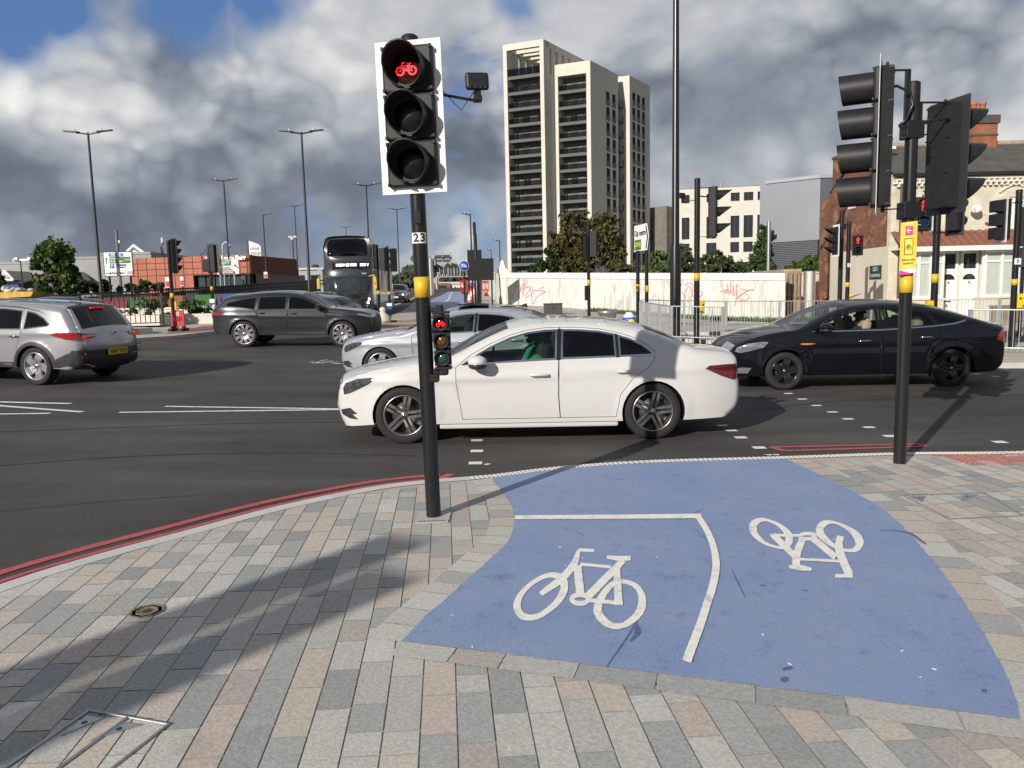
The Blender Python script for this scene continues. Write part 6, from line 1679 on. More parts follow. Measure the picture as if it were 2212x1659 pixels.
def gantry(label, Y, u0, u1, vbeam, boards, post_u, vpost, truss=False):
 a, b_ = at(u0, vbeam, Y), at(u1, vbeam, Y); g = gz(a.x, Y); o = thing('sign_gantry', label, 'gantry', (a.x, Y, g)); z = a.z-g; w = b_.x-a.x; s = Y/FPX
 m = MB()
 if truss:
  for dz in (0, 8*s): m.box((w/2, 0, z+dz), (w, .25, .25))
  n = 9
  for i in range(n): m.tube([(w*i/n, 0, z), (w*(i+.5)/n, 0, z+8*s), (w*(i+1)/n, 0, z)], .12, 5)
 else: m.box((w/2, 0, z), (w, .35, 4*s))
 m.build('beam', M_STEEL, o)
 for pu in post_u: x = at(pu, 620, Y).x-a.x; m = MB(); m.cyl((x, 0, -1), (x, 0, z), .28, n=10); m.build('post', M_STEEL, o)
 for (ua, ub, va, vb) in boards:
  p_, q_ = at(ua, va, Y)-o.location, at(ub, vb, Y)-o.location; m = MB(); m.b2((p_.x, -.35, q_.z), (q_.x, -.22, p_.z)); bq = m.build('sign_board', M_ANTH, o)
  m = MB()
  for t in (.0, .5, 1): m.b2((p_.x+(q_.x-p_.x)*t-.06, -.45, q_.z-.3), (p_.x+(q_.x-p_.x)*t+.06, -.36, p_.z+.3))
  m.build('bracket', M_STEEL, bq)
gantry('grey T shaped sign gantry behind the numbered post', 85, 888, 976, 559, ((889, 900, 552.5, 556), (889, 900, 561.5, 565), (940, 974, 551.5, 556), (940, 974, 561.5, 566)), (932,), 0)
gantry('distant lattice gantry over the dual carriageway with dark panels', 140, 944, 1032, 598, ((950, 968, 582, 591), (969, 981, 582, 591), (982, 994, 582, 591), (995, 1008, 582, 591)), (944, 1030), 0, True)
def smallsign(label, u, v, Y, w, h, m, cat='road sign', m2=None, leg=None):
 q = at(u, v, Y); g = gz(q.x, Y); s = Y/FPX; o = thing('sign', label, cat, (q.x, Y, g)); zc = q.z-g
 b = MB(); b.cyl((0, .06, -.2), (0, .06, zc), .06, n=8); b.build('post', leg or M_BLK, o); board(o, w*s, h*s, zc, m)
 if m2: b = MB(); b.box((0, -.03, zc-h*s*.15), (w*s*.8, .02, h*s*.5)); b.build('red_panel', m2, o)
 return o
smallsign('red and white notice on a post before the station entrance', 362, 610, 60, 10, 22, M_SGN, m2=M_SRED)
smallsign('red and white bus stop flag at the station front', 393, 608, 58, 7, 20, M_SGN, 'kiosk', m2=M_SRED)
smallsign('red and white square notice near the right end of the station', 574, 594, 75, 8, 13, M_SGN, m2=M_SRED)
smallsign('dark round signal back on a pole under the station letters', 525, 600, 70, 8, 9, M_ANTH)
smallsign('triangular and round warning signs on one pole left of the bus', 690, 586, 95, 7, 12, mat('sign_dim', (.35, .35, .36)))
def rail(name, label, P, h, pitch, m, postm=None, cat='railing', group=None, posts=None, rb=.0085, hz=.0):
 o0 = Vector((P[0][0], P[0][1], 0)); o0.z = gz(o0.x, o0.y)+hz; o = thing(name, label, cat, o0, group=group)
 Q = [Vector((x, y, gz(x, y)+hz))-o0 for x, y in P]
 for i, (a, b) in enumerate(zip(Q, Q[1:])):
  L = (b-a).length; k = max(1, round(L/2.0)); f = MB()
  for dz in (h, .12): f.tube([a+Vector((0, 0, dz)), b+Vector((0, 0, dz))], .02, 6)
  n = int(L/pitch)
  for j in range(n): q = a.lerp(b, (j+.5)/n); f.tube([q+Vector((0, 0, .12)), q+Vector((0, 0, h))], rb, 5)
  f.build('panel', m, o)
  for j in range(k+(i == len(Q)-2)): q = a.lerp(b, j/k); t = MB(); t.box(q+Vector((0, 0, h/2)), (.075, .075, h+.02)); t.build('post', postm or m, o)
 return o
M_GALV = mat('galv_rail', (.50, .51, .52), rough=.45, metal=.6, var=.12, vscale=10)
def gx(u, Y): return (at(u, 690, Y).x, Y)
rail('guard_rail', 'galvanised pedestrian guard rail along the grass before the hoarding', [gx(1385, 31), gx(1568, 32), gx(1800, 31.5)], 1.0, .115, M_GALV, group='galvanised guard rails', hz=.12)
rail('guard_rail', 'galvanised guard rail of the near refuge with a slanted left end', [gx(1383, 28), gx(1449, 22.5), gx(1562, 21.6)], 1.0, .115, M_GALV, group='galvanised guard rails', hz=.12)
rail('guard_rail', 'galvanised guard rail in front of the white house doors', [gx(2010, 29), gx(2158, 28.2)], 1.0, .115, M_GALV, group='galvanised guard rails', hz=.12)
rail('guard_rail', 'galvanised guard rail ending at the far right, behind the black car', [gx(2096, 18.2), gx(2250, 17.4)], 1.0, .115, M_GALV, group='galvanised guard rails', hz=.12)
M_BRAIL = mat('black_rail', (.014, .014, .015), rough=.4)
rail('guard_rail', 'black railing of the left island in front of the planters', [gx(222, 27.2), gx(352, 27.6)], 1.15, .16, M_BRAIL, group='black railings', hz=.34, rb=.014)
o = thing('underpass_railing', 'long black double railing along the underpass edge', 'railing', gx(20, 44)+(0,), group='black railings')
R_ = [gx(20, 40), gx(240, 42), gx(480, 46), gx(700, 60)]; V_ = [(645, 662), (632, 652), (619, 640), (605, 618)]; US = (20, 240, 480, 700)
for k in (0, 1):
 b = MB(); pts_ = [at(u, vv[0]+(8 if k else 0), y)-o.location for u, vv, (x, y) in zip(US, V_, R_)]; b.tube(pts_, .05, 6); b.build('rail', M_BRAIL, o)
for i in range(3):
 a = [at(US[j], V_[j][0], R_[j][1])-o.location for j in (i, i+1)]; b_ = [at(US[j], V_[j][1], R_[j][1])-o.location for j in (i, i+1)]
 n = 40; f = MB()
 for j in range(n+1):
  p_, q_ = a[0].lerp(a[1], j/n), b_[0].lerp(b_[1], j/n); f.tube([p_, q_], .045 if j % 8 == 0 else .02, 5)
 f.build('bars', M_BRAIL, o)
o = thing('underpass_parapet', 'dark solid parapet band behind the black underpass railing', 'wall', (at(300, 640, 50).x, 50, 0)); b = MB()
Z_ = [(-40, 648, 684, 52), (240, 640, 680, 52), (430, 625, 672, 53), (560, 612, 660, 58), (690, 603, 640, 70)]
for (u0, a0, b0, y0), (u1, a1, b1, y1) in zip(Z_, Z_[1:]): b.prism([at(u0, a0, y0)-o.location, at(u1, a1, y1)-o.location, at(u1, b1, y1)-o.location, at(u0, b0, y0)-o.location], (0, .3, 0))
b.build('wall', mat('parapet_dark', (.035, .035, .037), rough=.6), o)
o = thing('mural_wall', 'underpass wall painted in red, green, orange and blue blocks', 'wall', (at(400, 660, 44).x, 44, 0))
cols = ((200, 276, (.16, .02, .03)), (276, 318, (.03, .10, .025)), (318, 395, (.22, .07, .02)), (395, 420, (.02, .02, .02)), (420, 468, (.03, .11, .025)), (468, 478, (.10, .03, .13)), (478, 520, (.03, .06, .2)), (520, 548, (.2, .04, .04)))
for i, (u0, u1, c) in enumerate(cols):
 b = MB(); sl = 6 if i % 2 else -4
 P_ = [at(u0, 646-(u0-200)*.04, 44)-o.location, at(u1, 646-(u1-200)*.04, 44)-o.location, at(u1+(sl if u1 < 600 else 0), 690, 44)-o.location, at(u0+(-4 if i % 2 == 0 and i else (6 if i else 0)), 690, 44)-o.location]
 b.prism(P_, (0, .2, 0)); b.build('painted_panel', mat('mural%d' % i, c, rough=.7, var=.15, vscale=1), o)
M_PLW = mat('planter_white', (.60, .57, .50), rough=.85, var=.08, vscale=2)
q0, q1 = at(384, 690, 34.5), at(467, 690, 34.5)
def planter(label, u0, u1, v0, v1, Y, dep, leafn, seed):
 a, b_ = at(u0, v0, Y), at(u1, v1, Y); o = thing('planter', label, 'planter', (a.x, Y, b_.z-.05)); m = MB(); w = b_.x-a.x; h = a.z-b_.z
 m.b2((0, 0, 0), (w, .18, h)); m.b2((0, dep-.18, 0), (w, dep, h)); m.b2((0, .18, 0), (.18, dep-.18, h)); m.b2((w-.18, .18, 0), (w, dep-.18, h)); m.build('trough', M_PLW, o); m = MB(); m.b2((.18, .18, 0), (w-.18, dep-.18, h-.1)); m.build('soil', mat('soil', (.06, .045, .03), rough=.95), o)
 rr = random.Random(seed); t = thing('shrub', 'leafy shrub growing in the '+label, 'shrub', (a.x+w/2, Y+dep/2, b_.z+h-.12)); m = MB()
 for i in range(5): crown(m, (rr.uniform(-w*.35, w*.35), rr.uniform(-.2, .2)*dep, rr.uniform(.15, .4)), (w*.2, dep*.3, .35), leafn, .09, rr)
 m.build('foliage', L_GREEN, t); m = MB()
 for i in range(6): m.tube([(rr.uniform(-w*.3, w*.3), 0, -.05), (rr.uniform(-w*.4, w*.4), 0, .5)], .012, 4)
 m.build('stems', M_BARK, t)
planter('white planter right of the red barrier', 381, 462, 676, 707, 33, 1.6, 130, 31)
planter('white planter behind the black island railing', 238, 345, 680, 700, 31, 1.4, 150, 32)
a, b_ = at(342, 668, 36), at(480, 690, 36); o = thing('low_wall', 'low white wall behind the planters under the mural', 'wall', (a.x, 36, b_.z-.5)); m = MB(); m.b2((-6, 0, 0), (b_.x-a.x+2, .25, a.z-b_.z+.5)); m.b2((-6, -.04, a.z-b_.z+.5), (b_.x-a.x+2, .29, a.z-b_.z+.58)); m.build('wall', M_PLW, o)
q = at(385, 700, 28); g = gz(q.x, 28)+.1
o = thing('road_barrier', 'red plastic road barrier with white slots and black feet at the left signal', 'barrier', (q.x, 28, g)); m = MB(); w, h = .46, at(385, 670, 28).z-g
x0 = -w/2
m.b2((x0, -.03, .2), (x0+.07, .03, h)); m.b2((-x0-.07, -.03, .2), (-x0, .03, h)); m.b2((x0+.07, -.03, h-.24), (-x0-.07, .03, h)); m.b2((x0+.07, -.03, .2), (-x0-.07, .03, .38))
for i in range(4): xx_ = x0+.07+(w-.14)*(i+.5)/5+.03; m.b2((xx_-.012+.02, -.03, .38), (xx_+.012+.02, .03, h-.24))
m.build('panel', mat('barrier_red', (.50, .025, .02), rough=.5), o); m = MB(); m.b2((x0+.07, .02, .38), (-x0-.07, .028, h-.24)); m.build('slot_backs', M_SGN, o); m = MB(); m.b2((-.07, -.035, h-.2), (.07, -.031, h-.06)); m.build('reflector', mat('reflector_grey', (.4, .4, .4)), o)
for s_ in (-1, 1): m = MB(); m.b2((s_*.2-.06, -.3, 0), (s_*.2+.06, .3, .12)); m.b2((s_*.2-.05, -.06, .12), (s_*.2+.05, .06, .2)); m.build('foot', M_PBLK, o)
q = at(1195, 700, 40); g = gz(q.x, 40)+.12; o = thing('utility_cabinet', 'dark grey roadside cabinet behind the silver saloon roof', 'cabinet', (q.x, 40, g)); m = MB(); h = at(1195, 656, 40).z-g; m.box((0, 0, h/2), (.95, .5, h), bev=.02); m.box((0, 0, h), (1.02, .56, .06), bev=.015); m.build('body', mat('cabinet_grey', (.055, .06, .06), rough=.5), o); m = MB(); m.b2((-.01, -.256, .1), (.01, -.251, h-.1)); m.b2((.05, -.27, h*.5), (.09, -.251, h*.6)); m.build('door_seam', M_PBLK, o)
q = at(1312, 690, 34.5); g = gz(q.x, 34.5)+.12; o = thing('litter_bin', 'round galvanised litter bin in front of the hoarding', 'litter bin', (q.x, 34.5, g)); h = at(1312, 671, 34.5).z-g; m = MB(); m.lathe([(.33, .05), (.36, .12), (.40, h-.12), (.42, h-.1), (.42, h), (.37, h), (.36, h-.2), (0, h-.25)], (0, 0, 0), n=20)
for i in range(18): a = i*math.pi/9; m.tube([(.365*math.cos(a), .365*math.sin(a), .1), (.41*math.cos(a), .41*math.sin(a), h-.12)], .012, 4)
m.build('body', M_STEEL, o); m = MB(); m.cyl((0, 0, -.05), (0, 0, .06), .25, n=14); m.build('base', M_PBLK, o)
q = at(1359, 690, 31.5); g = gz(q.x, 31.5)+.1; o = thing('traffic_bollard', 'white keep left bollard with yellow oval at the tip of the refuge', 'bollard', (q.x, 31.5, g)); h = at(1357, 674, 31.5).z-g; m = MB(); m.lathe([(.24, 0), (.27, .1), (.26, h-.4), (.22, h-.15), (.12, h-.02), (0, h)], (0, 0, 0), n=18); m.build('shell', M_SGN, o); m = MB(); m.lathe([(0, 0), (.15, 0), (.14, .03), (0, .035)], (.06, -.24, h-.42), (.2, -1, 0), 18); m.build('yellow_disc', M_SYEL, o); m = MB(); m.lathe([(.268, 0), (.272, 0), (.272, .2), (.265, .2)], (0, 0, .1), n=18); m.build('blue_band', M_SBLU, o)
M_CONE = mat('cone_orange', (.60, .12, .04), rough=.5)
for i, (u, v, Y, hc) in enumerate(((1014.5, 656, 48, .78), (1018, 648, 52, .78), (1025, 643, 56, .85), (1051, 640, 62, .7))):
 q = at(u, v, Y); g = max(gz(q.x, Y), q.z-.0) if True else 0
 o = thing('traffic_cone', ['orange and white cone nearest on the distant path', 'cone just behind the nearest one on the distant path', 'cone by the foot of the camera mast', 'faded cone against the receding hoarding'][i], 'traffic cone', (q.x, Y, q.z), group='traffic cones on the far path'); m = MB(); m.box((0, 0, .02), (.4, .4, .05)); m.lathe([(.17, .04), (.03, hc), (0, hc)], (0, 0, 0), n=14); m.build('cone', M_CONE, o);
 if i < 3: m = MB(); m.lathe([(.135, hc*.3), (.075, hc*.72)], (0, 0, .005), n=14); m.build('white_sleeve', M_SGN, o)
for i, (u, v, Y, w, rz) in enumerate(((1012, 633, 60, 1.2, .2), (1020, 634, 62, 1.2, 1.0), (1038, 631, 70, 1.5, .1))):
 q = at(u, v, Y); g = gz(q.x, Y); o = thing('road_barrier', ['red mesh barrier on the distant path, left of the mast', 'red mesh barrier set across the distant path', 'red barrier by the receding hoarding, farthest'][i], 'barrier', (q.x, Y, q.z), rz=rz, group='red barriers on the far path'); m = MB()
 for j in range(6): m.b2((-w/2+j*w/5-.03, -.03, .15), (-w/2+j*w/5+.03, .03, .95))
 m.b2((-w/2, -.04, .8), (w/2, .04, 1.0)); m.b2((-w/2, -.04, .1), (w/2, .04, .25)); m.build('panel', mat('barrier_red', (.50, .025, .02)), o); m = MB(); m.b2((-w/2+.1, -.3, 0), (-w/2+.2, .3, .1)); m.b2((w/2-.2, -.3, 0), (w/2-.1, .3, .1)); m.build('feet', M_PBLK, o)
q = gp(828, 697, .12); o = thing('sandbag', 'pale slumped sandbag on the traffic island by the bus signals', 'sandbag', q); m = MB(); m.lathe([(.0, 0), (.32, 0), (.36, .12), (.30, .28), (.16, .40), (.11, .46), (.15, .56), (.10, .66), (0, .68)], (0, 0, 0), n=14); m.build('bag', mat('bag_cloth', (.55, .50, .40), rough=.95, var=.15, vscale=6, bump=.6, bscale=25), o)
o = thing('timber_plank', 'weathered plank lying across the traffic island beside the sandbag', 'plank', q+Vector((.3, .35, .0))); m = MB(); m.box((.1, 0, .05), (2.4, .18, .08), rz=.06, bev=.01); m.build('plank', mat('old_timber', (.20, .17, .13)), o)
q = at(42, 650, 52); o = thing('skip', 'yellow skip heaped with rubbish at the far left', 'skip', (q.x, 52, at(42, 655, 52).z)); m = MB(); m.prism([(-.9, -.6, 0), (.9, -.6, 0), (1.35, -.6, .75), (-1.35, -.6, .75)], (0, 1.3, 0)); m.build('body', mat('skip_yellow', (.50, .30, .04), rough=.6, var=.2, vscale=3), o); m = MB(); rr = random.Random(9)
for i in range(14): m.ball((rr.uniform(-1, 1), rr.uniform(-.3, .4), .8+rr.uniform(-.05, .25)), (rr.uniform(.12, .3), .2, rr.uniform(.1, .22)), n=8, m=5)
m.build('rubbish', mat('rubbish_grey', (.42, .41, .38), rough=.9, var=.4, vscale=3), o)
# VEHICLES
def paint(name, col, metal=0, rough=.3, coat=1.0, flake=0):
 return mat(name, col, rough=rough, metal=metal, coat=coat)
M_TYRE = mat('tyre_rubber', (.018, .017, .017), rough=.85, var=.3, vscale=20)
M_DARKP = mat('car_dark_plastic', (.018, .018, .019), rough=.55)
M_BROOF = mat('gloss_black', (.008, .008, .009), rough=.5, spec=.1, coat=1)
M_GAP = mat('panel_gap', (.006, .006, .006), rough=.9)
M_CHROME = mat('chrome_trim', (.62, .63, .65), rough=.12, metal=1)
M_SEAT = mat('seat_dark', (.02, .02, .021), rough=.75)
M_BEIGE = mat('seat_beige', (.36, .28, .19), rough=.75)
M_REDL = mat('tail_lamp_red', (.30, .008, .012), rough=.10, coat=1)
M_DRED = mat('tail_lamp_dark', (.12, .006, .010), rough=.10, coat=1)
M_HEADL = mat('head_lamp', (.42, .44, .46), rough=.08, metal=.7, coat=1, var=.35, vscale=22)
M_DHEAD = mat('head_lamp_dark', (.10, .11, .12), rough=.06, metal=.6, coat=1, var=.7, vscale=24)
M_AMB = mat('indicator_amber', (.55, .16, .02), rough=.2, coat=1)
M_DISC = mat('brake_disc', (.14, .135, .13), rough=.45, metal=.8)
M_BRAKE = mat('brake_light', (1, .02, .01), rough=.3, emit=2.2)
M_DRL = mat('running_light', (1, .96, .85), rough=.3, emit=3)
G_CLEAR = glass('car_glass', (.60, .72, .68), .95)
G_DARK = glass('car_glass_dark', (.07, .08, .085), 1.0)
G_MID = glass('car_glass_mid', (.30, .34, .33), 1.0)
G_SCREEN = glass('windscreen_glass', (.38, .44, .45), 1.0)
def wheel(parent, x, y, R, W, rr, style, side, mt=None):
 """wheel at x, y (side = +1 / -1 is the outer side)"""
 t = MB(); s = side
 t.lathe([(rr, -W*.5), (R*.93, -W*.5), (R*.985, -W*.40), (R, -W*.2), (R, W*.2), (R*.985, W*.40), (R*.95, W*.49), (rr+.012, W*.5), (rr, W*.44)], (x, y, R), (0, s, 0), 40)
 o = t.build('wheel', M_TYRE, parent)
 r = MB(); yo = y+s*W*.44
 r.lathe([(rr+.004, W*.40), (rr+.002, W*.48), (rr-.014, W*.47), (rr-.02, W*.30), (rr-.035, -W*.2)], (x, y, R), (0, s, 0), 40, 0)
 r.lathe([(0, W*.06), (rr*.62, W*.06), (rr*.62, W*.0), (rr*.97, -W*.1)], (x, y, R), (0, s, 0), 28, 1)
 n, tw, w0, w1, double = style[:5]
 def sp(a, aoff, wA, wB, r0, r1, mi=0, bend=0):
  c, sn = math.cos(a), math.sin(a)
  vs = []
  for rad_, w, dep in ((r0, wA, .36), ((r0+r1)/2, (wA+wB)/2, .43), (r1, wB, .42)):
   aa = a+bend*(rad_-r0)/(r1-r0)
   c, sn = math.cos(aa), math.sin(aa)
   for q in (-1, 1):
    vs += [(x+c*rad_-sn*(w*q+aoff), y+s*W*dep, R+sn*rad_+c*(w*q+aoff)), (x+c*rad_-sn*(w*1.25*q+aoff), y+s*W*(dep-.14), R+sn*rad_+c*(w*1.25*q+aoff))]
  fs = []
  for k in range(2):
   b = 4*k
   fs += [(b, b+2, b+6, b+4), (b+1, b, b+4, b+5), (b+2, b+3, b+7, b+6)]
  r.add(vs, fs, mi, False)
 for i in range(n):
  a = math.pi/2+2*math.pi*i/n+.2
  if double:
   sp(a, double, w0, w1, rr*.16, rr*.965, 0, tw); sp(a, -double, w0, w1, rr*.16, rr*.965, 0, tw)
  else: sp(a, 0, w0, w1, rr*.14, rr*.965, 0, tw)
 r.lathe([(0, W*.42), (rr*.13, W*.42), (rr*.2, W*.36), (rr*.22, W*.2)], (x, y, R), (0, s, 0), 18, 0)
 r.lathe([(0, W*.43), (rr*.10, W*.43), (rr*.10, W*.41)], (x, y, R), (0, s, 0), 16, 3)
 for i in range(5):
  a = 2*math.pi*i/5+.5; r.lathe([(0, W*.385), (.010, W*.385), (.010, W*.3)], (x+math.cos(a)*rr*.165, y, R+math.sin(a)*rr*.165), (0, s, 0), 8, 2)
 r.build('rim', list(style[5])+[M_GAP, M_CHROME], o)
 return o
class Car:
 def __init__(s, name, label, cat, P):
  s.P = P; s.o = thing(name, label, cat)
  s.prep()
 def prep(s):
  P = s.P
  top = P['top']                      # (x, z, tag, crown) from the front foot over the roof to the rear foot
  key = [(x, z) for x, z, *_ in top]
  out = []; tags = []; crown = []
  dense = P.get('step', .06)
  sm = catmull([(x, z, c) for x, z, t, c in top], dense)
  k = 0; acc = []
  for i in range(len(key)-1):
   n = max(1, int(math.ceil(math.hypot(key[i+1][0]-key[i][0], key[i+1][1]-key[i][1])/dense)))
   acc += [top[i][2]]*n
  acc.append(top[-1][2])
  s.T = np.array([q[:2] for q in sm]); s.crown = np.array([q[2] for q in sm]); s.tags = acc
  zs = P['sill']; arches = P['arch']      # arches: (x, R), rear first
  bot = []
  for (xa, Ra, za) in sorted(arches):
   a0 = math.asin(min(1, max(-1, (zs-za)/Ra)))
   bot += [(xa+Ra*math.cos(math.pi-a), za+Ra*math.sin(math.pi-a)) for a in np.linspace(a0, math.pi-a0, 19)]
  full = []
  prev = tuple(s.T[-1])
  for q in bot+[tuple(s.T[0])]:
   d = math.hypot(q[0]-prev[0], q[1]-prev[1]); n = max(1, int(d/.09))
   for i in range(1, n): full.append((prev[0]+(q[0]-prev[0])*i/n, prev[1]+(q[1]-prev[1])*i/n))
   if q != tuple(s.T[0]): full.append(q)
   prev = q
  s.B = np.array(full)
  s.outline = np.vstack([s.T, s.B])
  s.A, s.Bs = s.T[:-1], s.T[1:]
 def dist(s, X):
  d = np.full(len(X), 9.)
  for a, b in zip(s.A, s.Bs):
   ab = b-a; t = np.clip(((X-a)@ab)/max(1e-9, ab@ab), 0, 1); q = a+t[:, None]*ab
   d = np.minimum(d, np.hypot(*(X-q).T))
  return d
 def w(s, X):
  P = s.P; x, z = X[:, 0], X[:, 1]; HW = P['hw']
  xf, xr = s.T[:, 0].max(), s.T[:, 0].min()
  tf = np.clip((x-(xf-P['pf'][0]))/P['pf'][0], 0, 1); trr = np.clip(((xr+P['pr'][0])-x)/P['pr'][0], 0, 1)
  plan = 1-P['pf'][1]*tf**2.3-P['pr'][1]*trr**2.3
  zb = P['belt'](x) if callable(P['belt']) else P['belt']
  zc = zb*.62
  lo = np.clip((zc-z)/zc, 0, 1); hi = np.clip((z-zc)/(zb-zc), 0, 1); up = np.clip(z-zb, 0, 9)
  w_ = HW*plan*(1-.055*lo**2-.03*hi**2) - P.get('lean', .42)*up*(1-np.exp(-up/.06)*.6)
  cr = P.get('crease')
  if cr: w_ = w_+cr[1]*np.exp(-((z-(cr[0]+cr[2]*x))/.05)**2)
  for xa, Ra, za in P['arch']:
   r_ = np.hypot(x-xa, z-za); w_ = w_+P.get('flare', .018)*np.exp(-((r_-Ra)/.07)**2)*(z > .25)
  R_ = P.get('rnd', .09); d = np.clip(s.dist(X)/R_, 0, 1)
  return w_-R_*(1-np.sqrt(np.clip(1-(1-d)**2, 0, 1)))
 def normals(s, X):
  e = .006
  gx_ = (s.w(X+[e, 0])-s.w(X-[e, 0]))/(2*e); gz_ = (s.w(X+[0, e])-s.w(X-[0, e]))/(2*e)
  n = np.stack([-gx_, np.ones(len(X)), -gz_], 1)
  return n/np.linalg.norm(n, axis=1)[:, None]
 def panel(s, name, loops, m, holes=(), res=None, off=0, side=1, parent=None, mats=None, matfn=None):
  vs, fs = cdt_fill(loops, res, holes)
  if not fs: return None
  X = np.array(vs); y = s.w(X)+off; N_ = s.normals(X)
  V = np.stack([X[:, 0], y*side, X[:, 1]], 1); N_[:, 1] *= side
  me = bpy.data.meshes.new(name)
  fs2 = []
  for f in fs:
   a, b, c = (V[i] for i in f[:3]); nn = np.cross(b-a, c-a)
   fs2.append(f if nn[1]*side > 0 else f[::-1])
  me.from_pydata(V.tolist(), [], fs2); me.materials.append(m)
  me.polygons.foreach_set('use_smooth', [True]*len(me.polygons))
  me.update(); me.normals_split_custom_set_from_vertices(N_.tolist())
  o = bpy.data.objects.new(name, me); sc.collection.objects.link(o); o.parent = parent or s.o
  return o
 def sides(s):
  P = s.P; wins = P['windows']; drs = P.get('doors', []); lamps = P.get('lamps', [])
  m = P['paint']
  for side in (1, -1):
   rings = []
   out = [tuple(q) for q in s.outline]
   holes = [d for d in drs]+[w_[0] for w_ in wins]+[l[1] for l in lamps]
   extra = []
   vs, fs = s.body_fill(out, holes)
   X = np.array(vs); y = s.w(X); N_ = s.normals(X)
   V = np.stack([X[:, 0], y*side, X[:, 1]], 1); N_[:, 1] *= side
   fs2 = []
   for f in fs:
    a, b, c = (V[i] for i in f[:3]); nn = np.cross(b-a, c-a)
    fs2.append(f if nn[1]*side > 0 else f[::-1])
   me = bpy.data.meshes.new('body_side'); me.from_pydata(V.tolist(), [], fs2)
   lowm = P.get('lower')
   me.materials.append(m); me.materials.append(lowm[0] if lowm else m)
   if lowm:
    C = np.array([X[list(f)].mean(0) for f in fs2]); k = np.zeros(len(C), bool)
    for pl_ in lowm[1]: k |= pip(C, pl_)
    for xa, Ra, za in P['arch']: k |= np.hypot(C[:, 0]-xa, C[:, 1]-za) < Ra+lowm[2]
    me.polygons.foreach_set('material_index', k.astype(int).tolist())
   me.polygons.foreach_set('use_smooth', [True]*len(me.polygons)); me.update(); me.normals_split_custom_set_from_vertices(N_.tolist())
   o = bpy.data.objects.new('body_side', me); sc.collection.objects.link(o); o.parent = s.o
   dob = []
   for d in drs:
    C = np.array(d).mean(0); ins = np.array([C[0]+(q[0]-C[0])*1 for q in d])
    inner = s.inset(d, .006)
    wn = [w_[0] for w_ in wins if pip(np.array([np.mean(w_[0], 0)]), d)[0]]
    q = s.panel('door', [inner], m, wn, P.get('res', .07), side=side); dob.append((d, q))
    s.panel('door_seam', [d], M_GAP, [inner], None, -.006, side, o)
   s.dob = dob
   for wpoly, gm, trim in wins:
    par = next((q for d, q in dob if pip(np.array([np.mean(wpoly, 0)]), d)[0]), o)
    ins = s.inset(wpoly, .022)
    s.panel('window', [ins], gm, (), .15, -.004, side, par)
    s.panel('window_trim', [wpoly], trim, [ins], None, .003, side, par)
   for (nm, poly, lm) in lamps: s.panel(nm, [poly], lm, (), .06, .002, side, o)
   for (nm, poly, tm) in P.get('overlays', []): s.panel(nm, [poly], tm, (), .12, .006, side, o)
   for (poly, tm) in P.get('trims', []): s.panel('trim_strip', [poly], tm, (), None, .006, side, o)
   for (x, z, L, hm) in P.get('handles', []):
    par = next((q for d, q in dob if pip(np.array([(x, z)]), d)[0]), o)
    X0 = s.w(np.array([(x-L/2, z), (x, z), (x+L/2, z)])); b = MB()
    b.tube([(x-L/2, side*(X0[0]+.004), z), (x-L*.38, side*(X0[1]+.032), z+.003), (x+L*.38, side*(X0[1]+.032), z+.003), (x+L/2, side*(X0[2]+.004), z)], [.010, .017, .017, .010], 8); b.build('handle', hm, par)
   mr = P.get('mirror')
   if mr:
    x, z, mm, mm2 = mr; y0 = s.w(np.array([(x, z)]))[0]; b = MB(); sz = P.get('mirror_size', 1)
    b.ball((x, side*(y0+.13), z+.07), (.112*sz, .125*sz, .072*sz), 0, 18, 12); b.tube([(x+.03, side*(y0-.02), z-.01), (x+.01, side*(y0+.08), z+.03)], [.03, .03], 8, 1); b.build('wing_mirror', [mm, M_DARKP], o)
    b = MB(); b.ball((x-.005, side*(y0+.13), z+.045), (.115*sz, .127*sz, .012), 0, 18, 6); b.build('mirror_strip', mm2, o)
    b = MB(); b.ball((x, side*(y0+.13), z+.025), (.108*sz, .12*sz, .05*sz), 0, 18, 10); b.build('mirror_base', M_DARKP, o)
 def inset(s, poly, d):
  A = np.array(poly, float); n = len(A); ar = sum(A[i][0]*A[(i+1) % n][1]-A[(i+1) % n][0]*A[i][1] for i in range(n)); sg = 1 if ar > 0 else -1; out = []
  for i in range(n):
   p, q, r = A[i-1], A[i], A[(i+1) % n]; a = (q-p)/max(1e-9, np.linalg.norm(q-p)); b = (r-q)/max(1e-9, np.linalg.norm(r-q))
   na, nb = np.array((-a[1], a[0]))*sg, np.array((-b[1], b[0]))*sg; m = na+nb; l = m@m
   m = m*(2/max(l, .7)) if l > 1e-6 else na
   out.append(tuple(q+m*d))
  return out
 def body_fill(s, out, holes):
  V = []; E = []
  for lp in [out]+list(holes):
   o = len(V); V += [Vector(p[:2]) for p in lp]; E += [(o+i, o+(i+1) % len(lp)) for i in range(len(lp))]
  A = s.outline; res = s.P.get('res', .07)
  G = [(x, y) for x in np.arange(A[:, 0].min()+res/2, A[:, 0].max(), res) for y in np.arange(A[:, 1].min()+res/2, A[:, 1].max(), res)]
  R_ = s.P.get('rnd', .09)
  tg = np.gradient(s.T, axis=0); tg /= np.linalg.norm(tg, axis=1)[:, None]+1e-9
  nn = np.stack([tg[:, 1], -tg[:, 0]], 1)
  cen = s.outline.mean(0); sg = 1 if ((cen-s.T[len(s.T)//2])@nn[len(s.T)//2]) > 0 else -1
  for f in (.04, .13, .3, .6, 1.0):
   G += [tuple(q) for q in s.T+nn*sg*R_*f]
  G = np.array(G); k = pip(G, out) & (s.dist(G) > R_*.03)
  for h in holes: k &= ~pip(G, h)
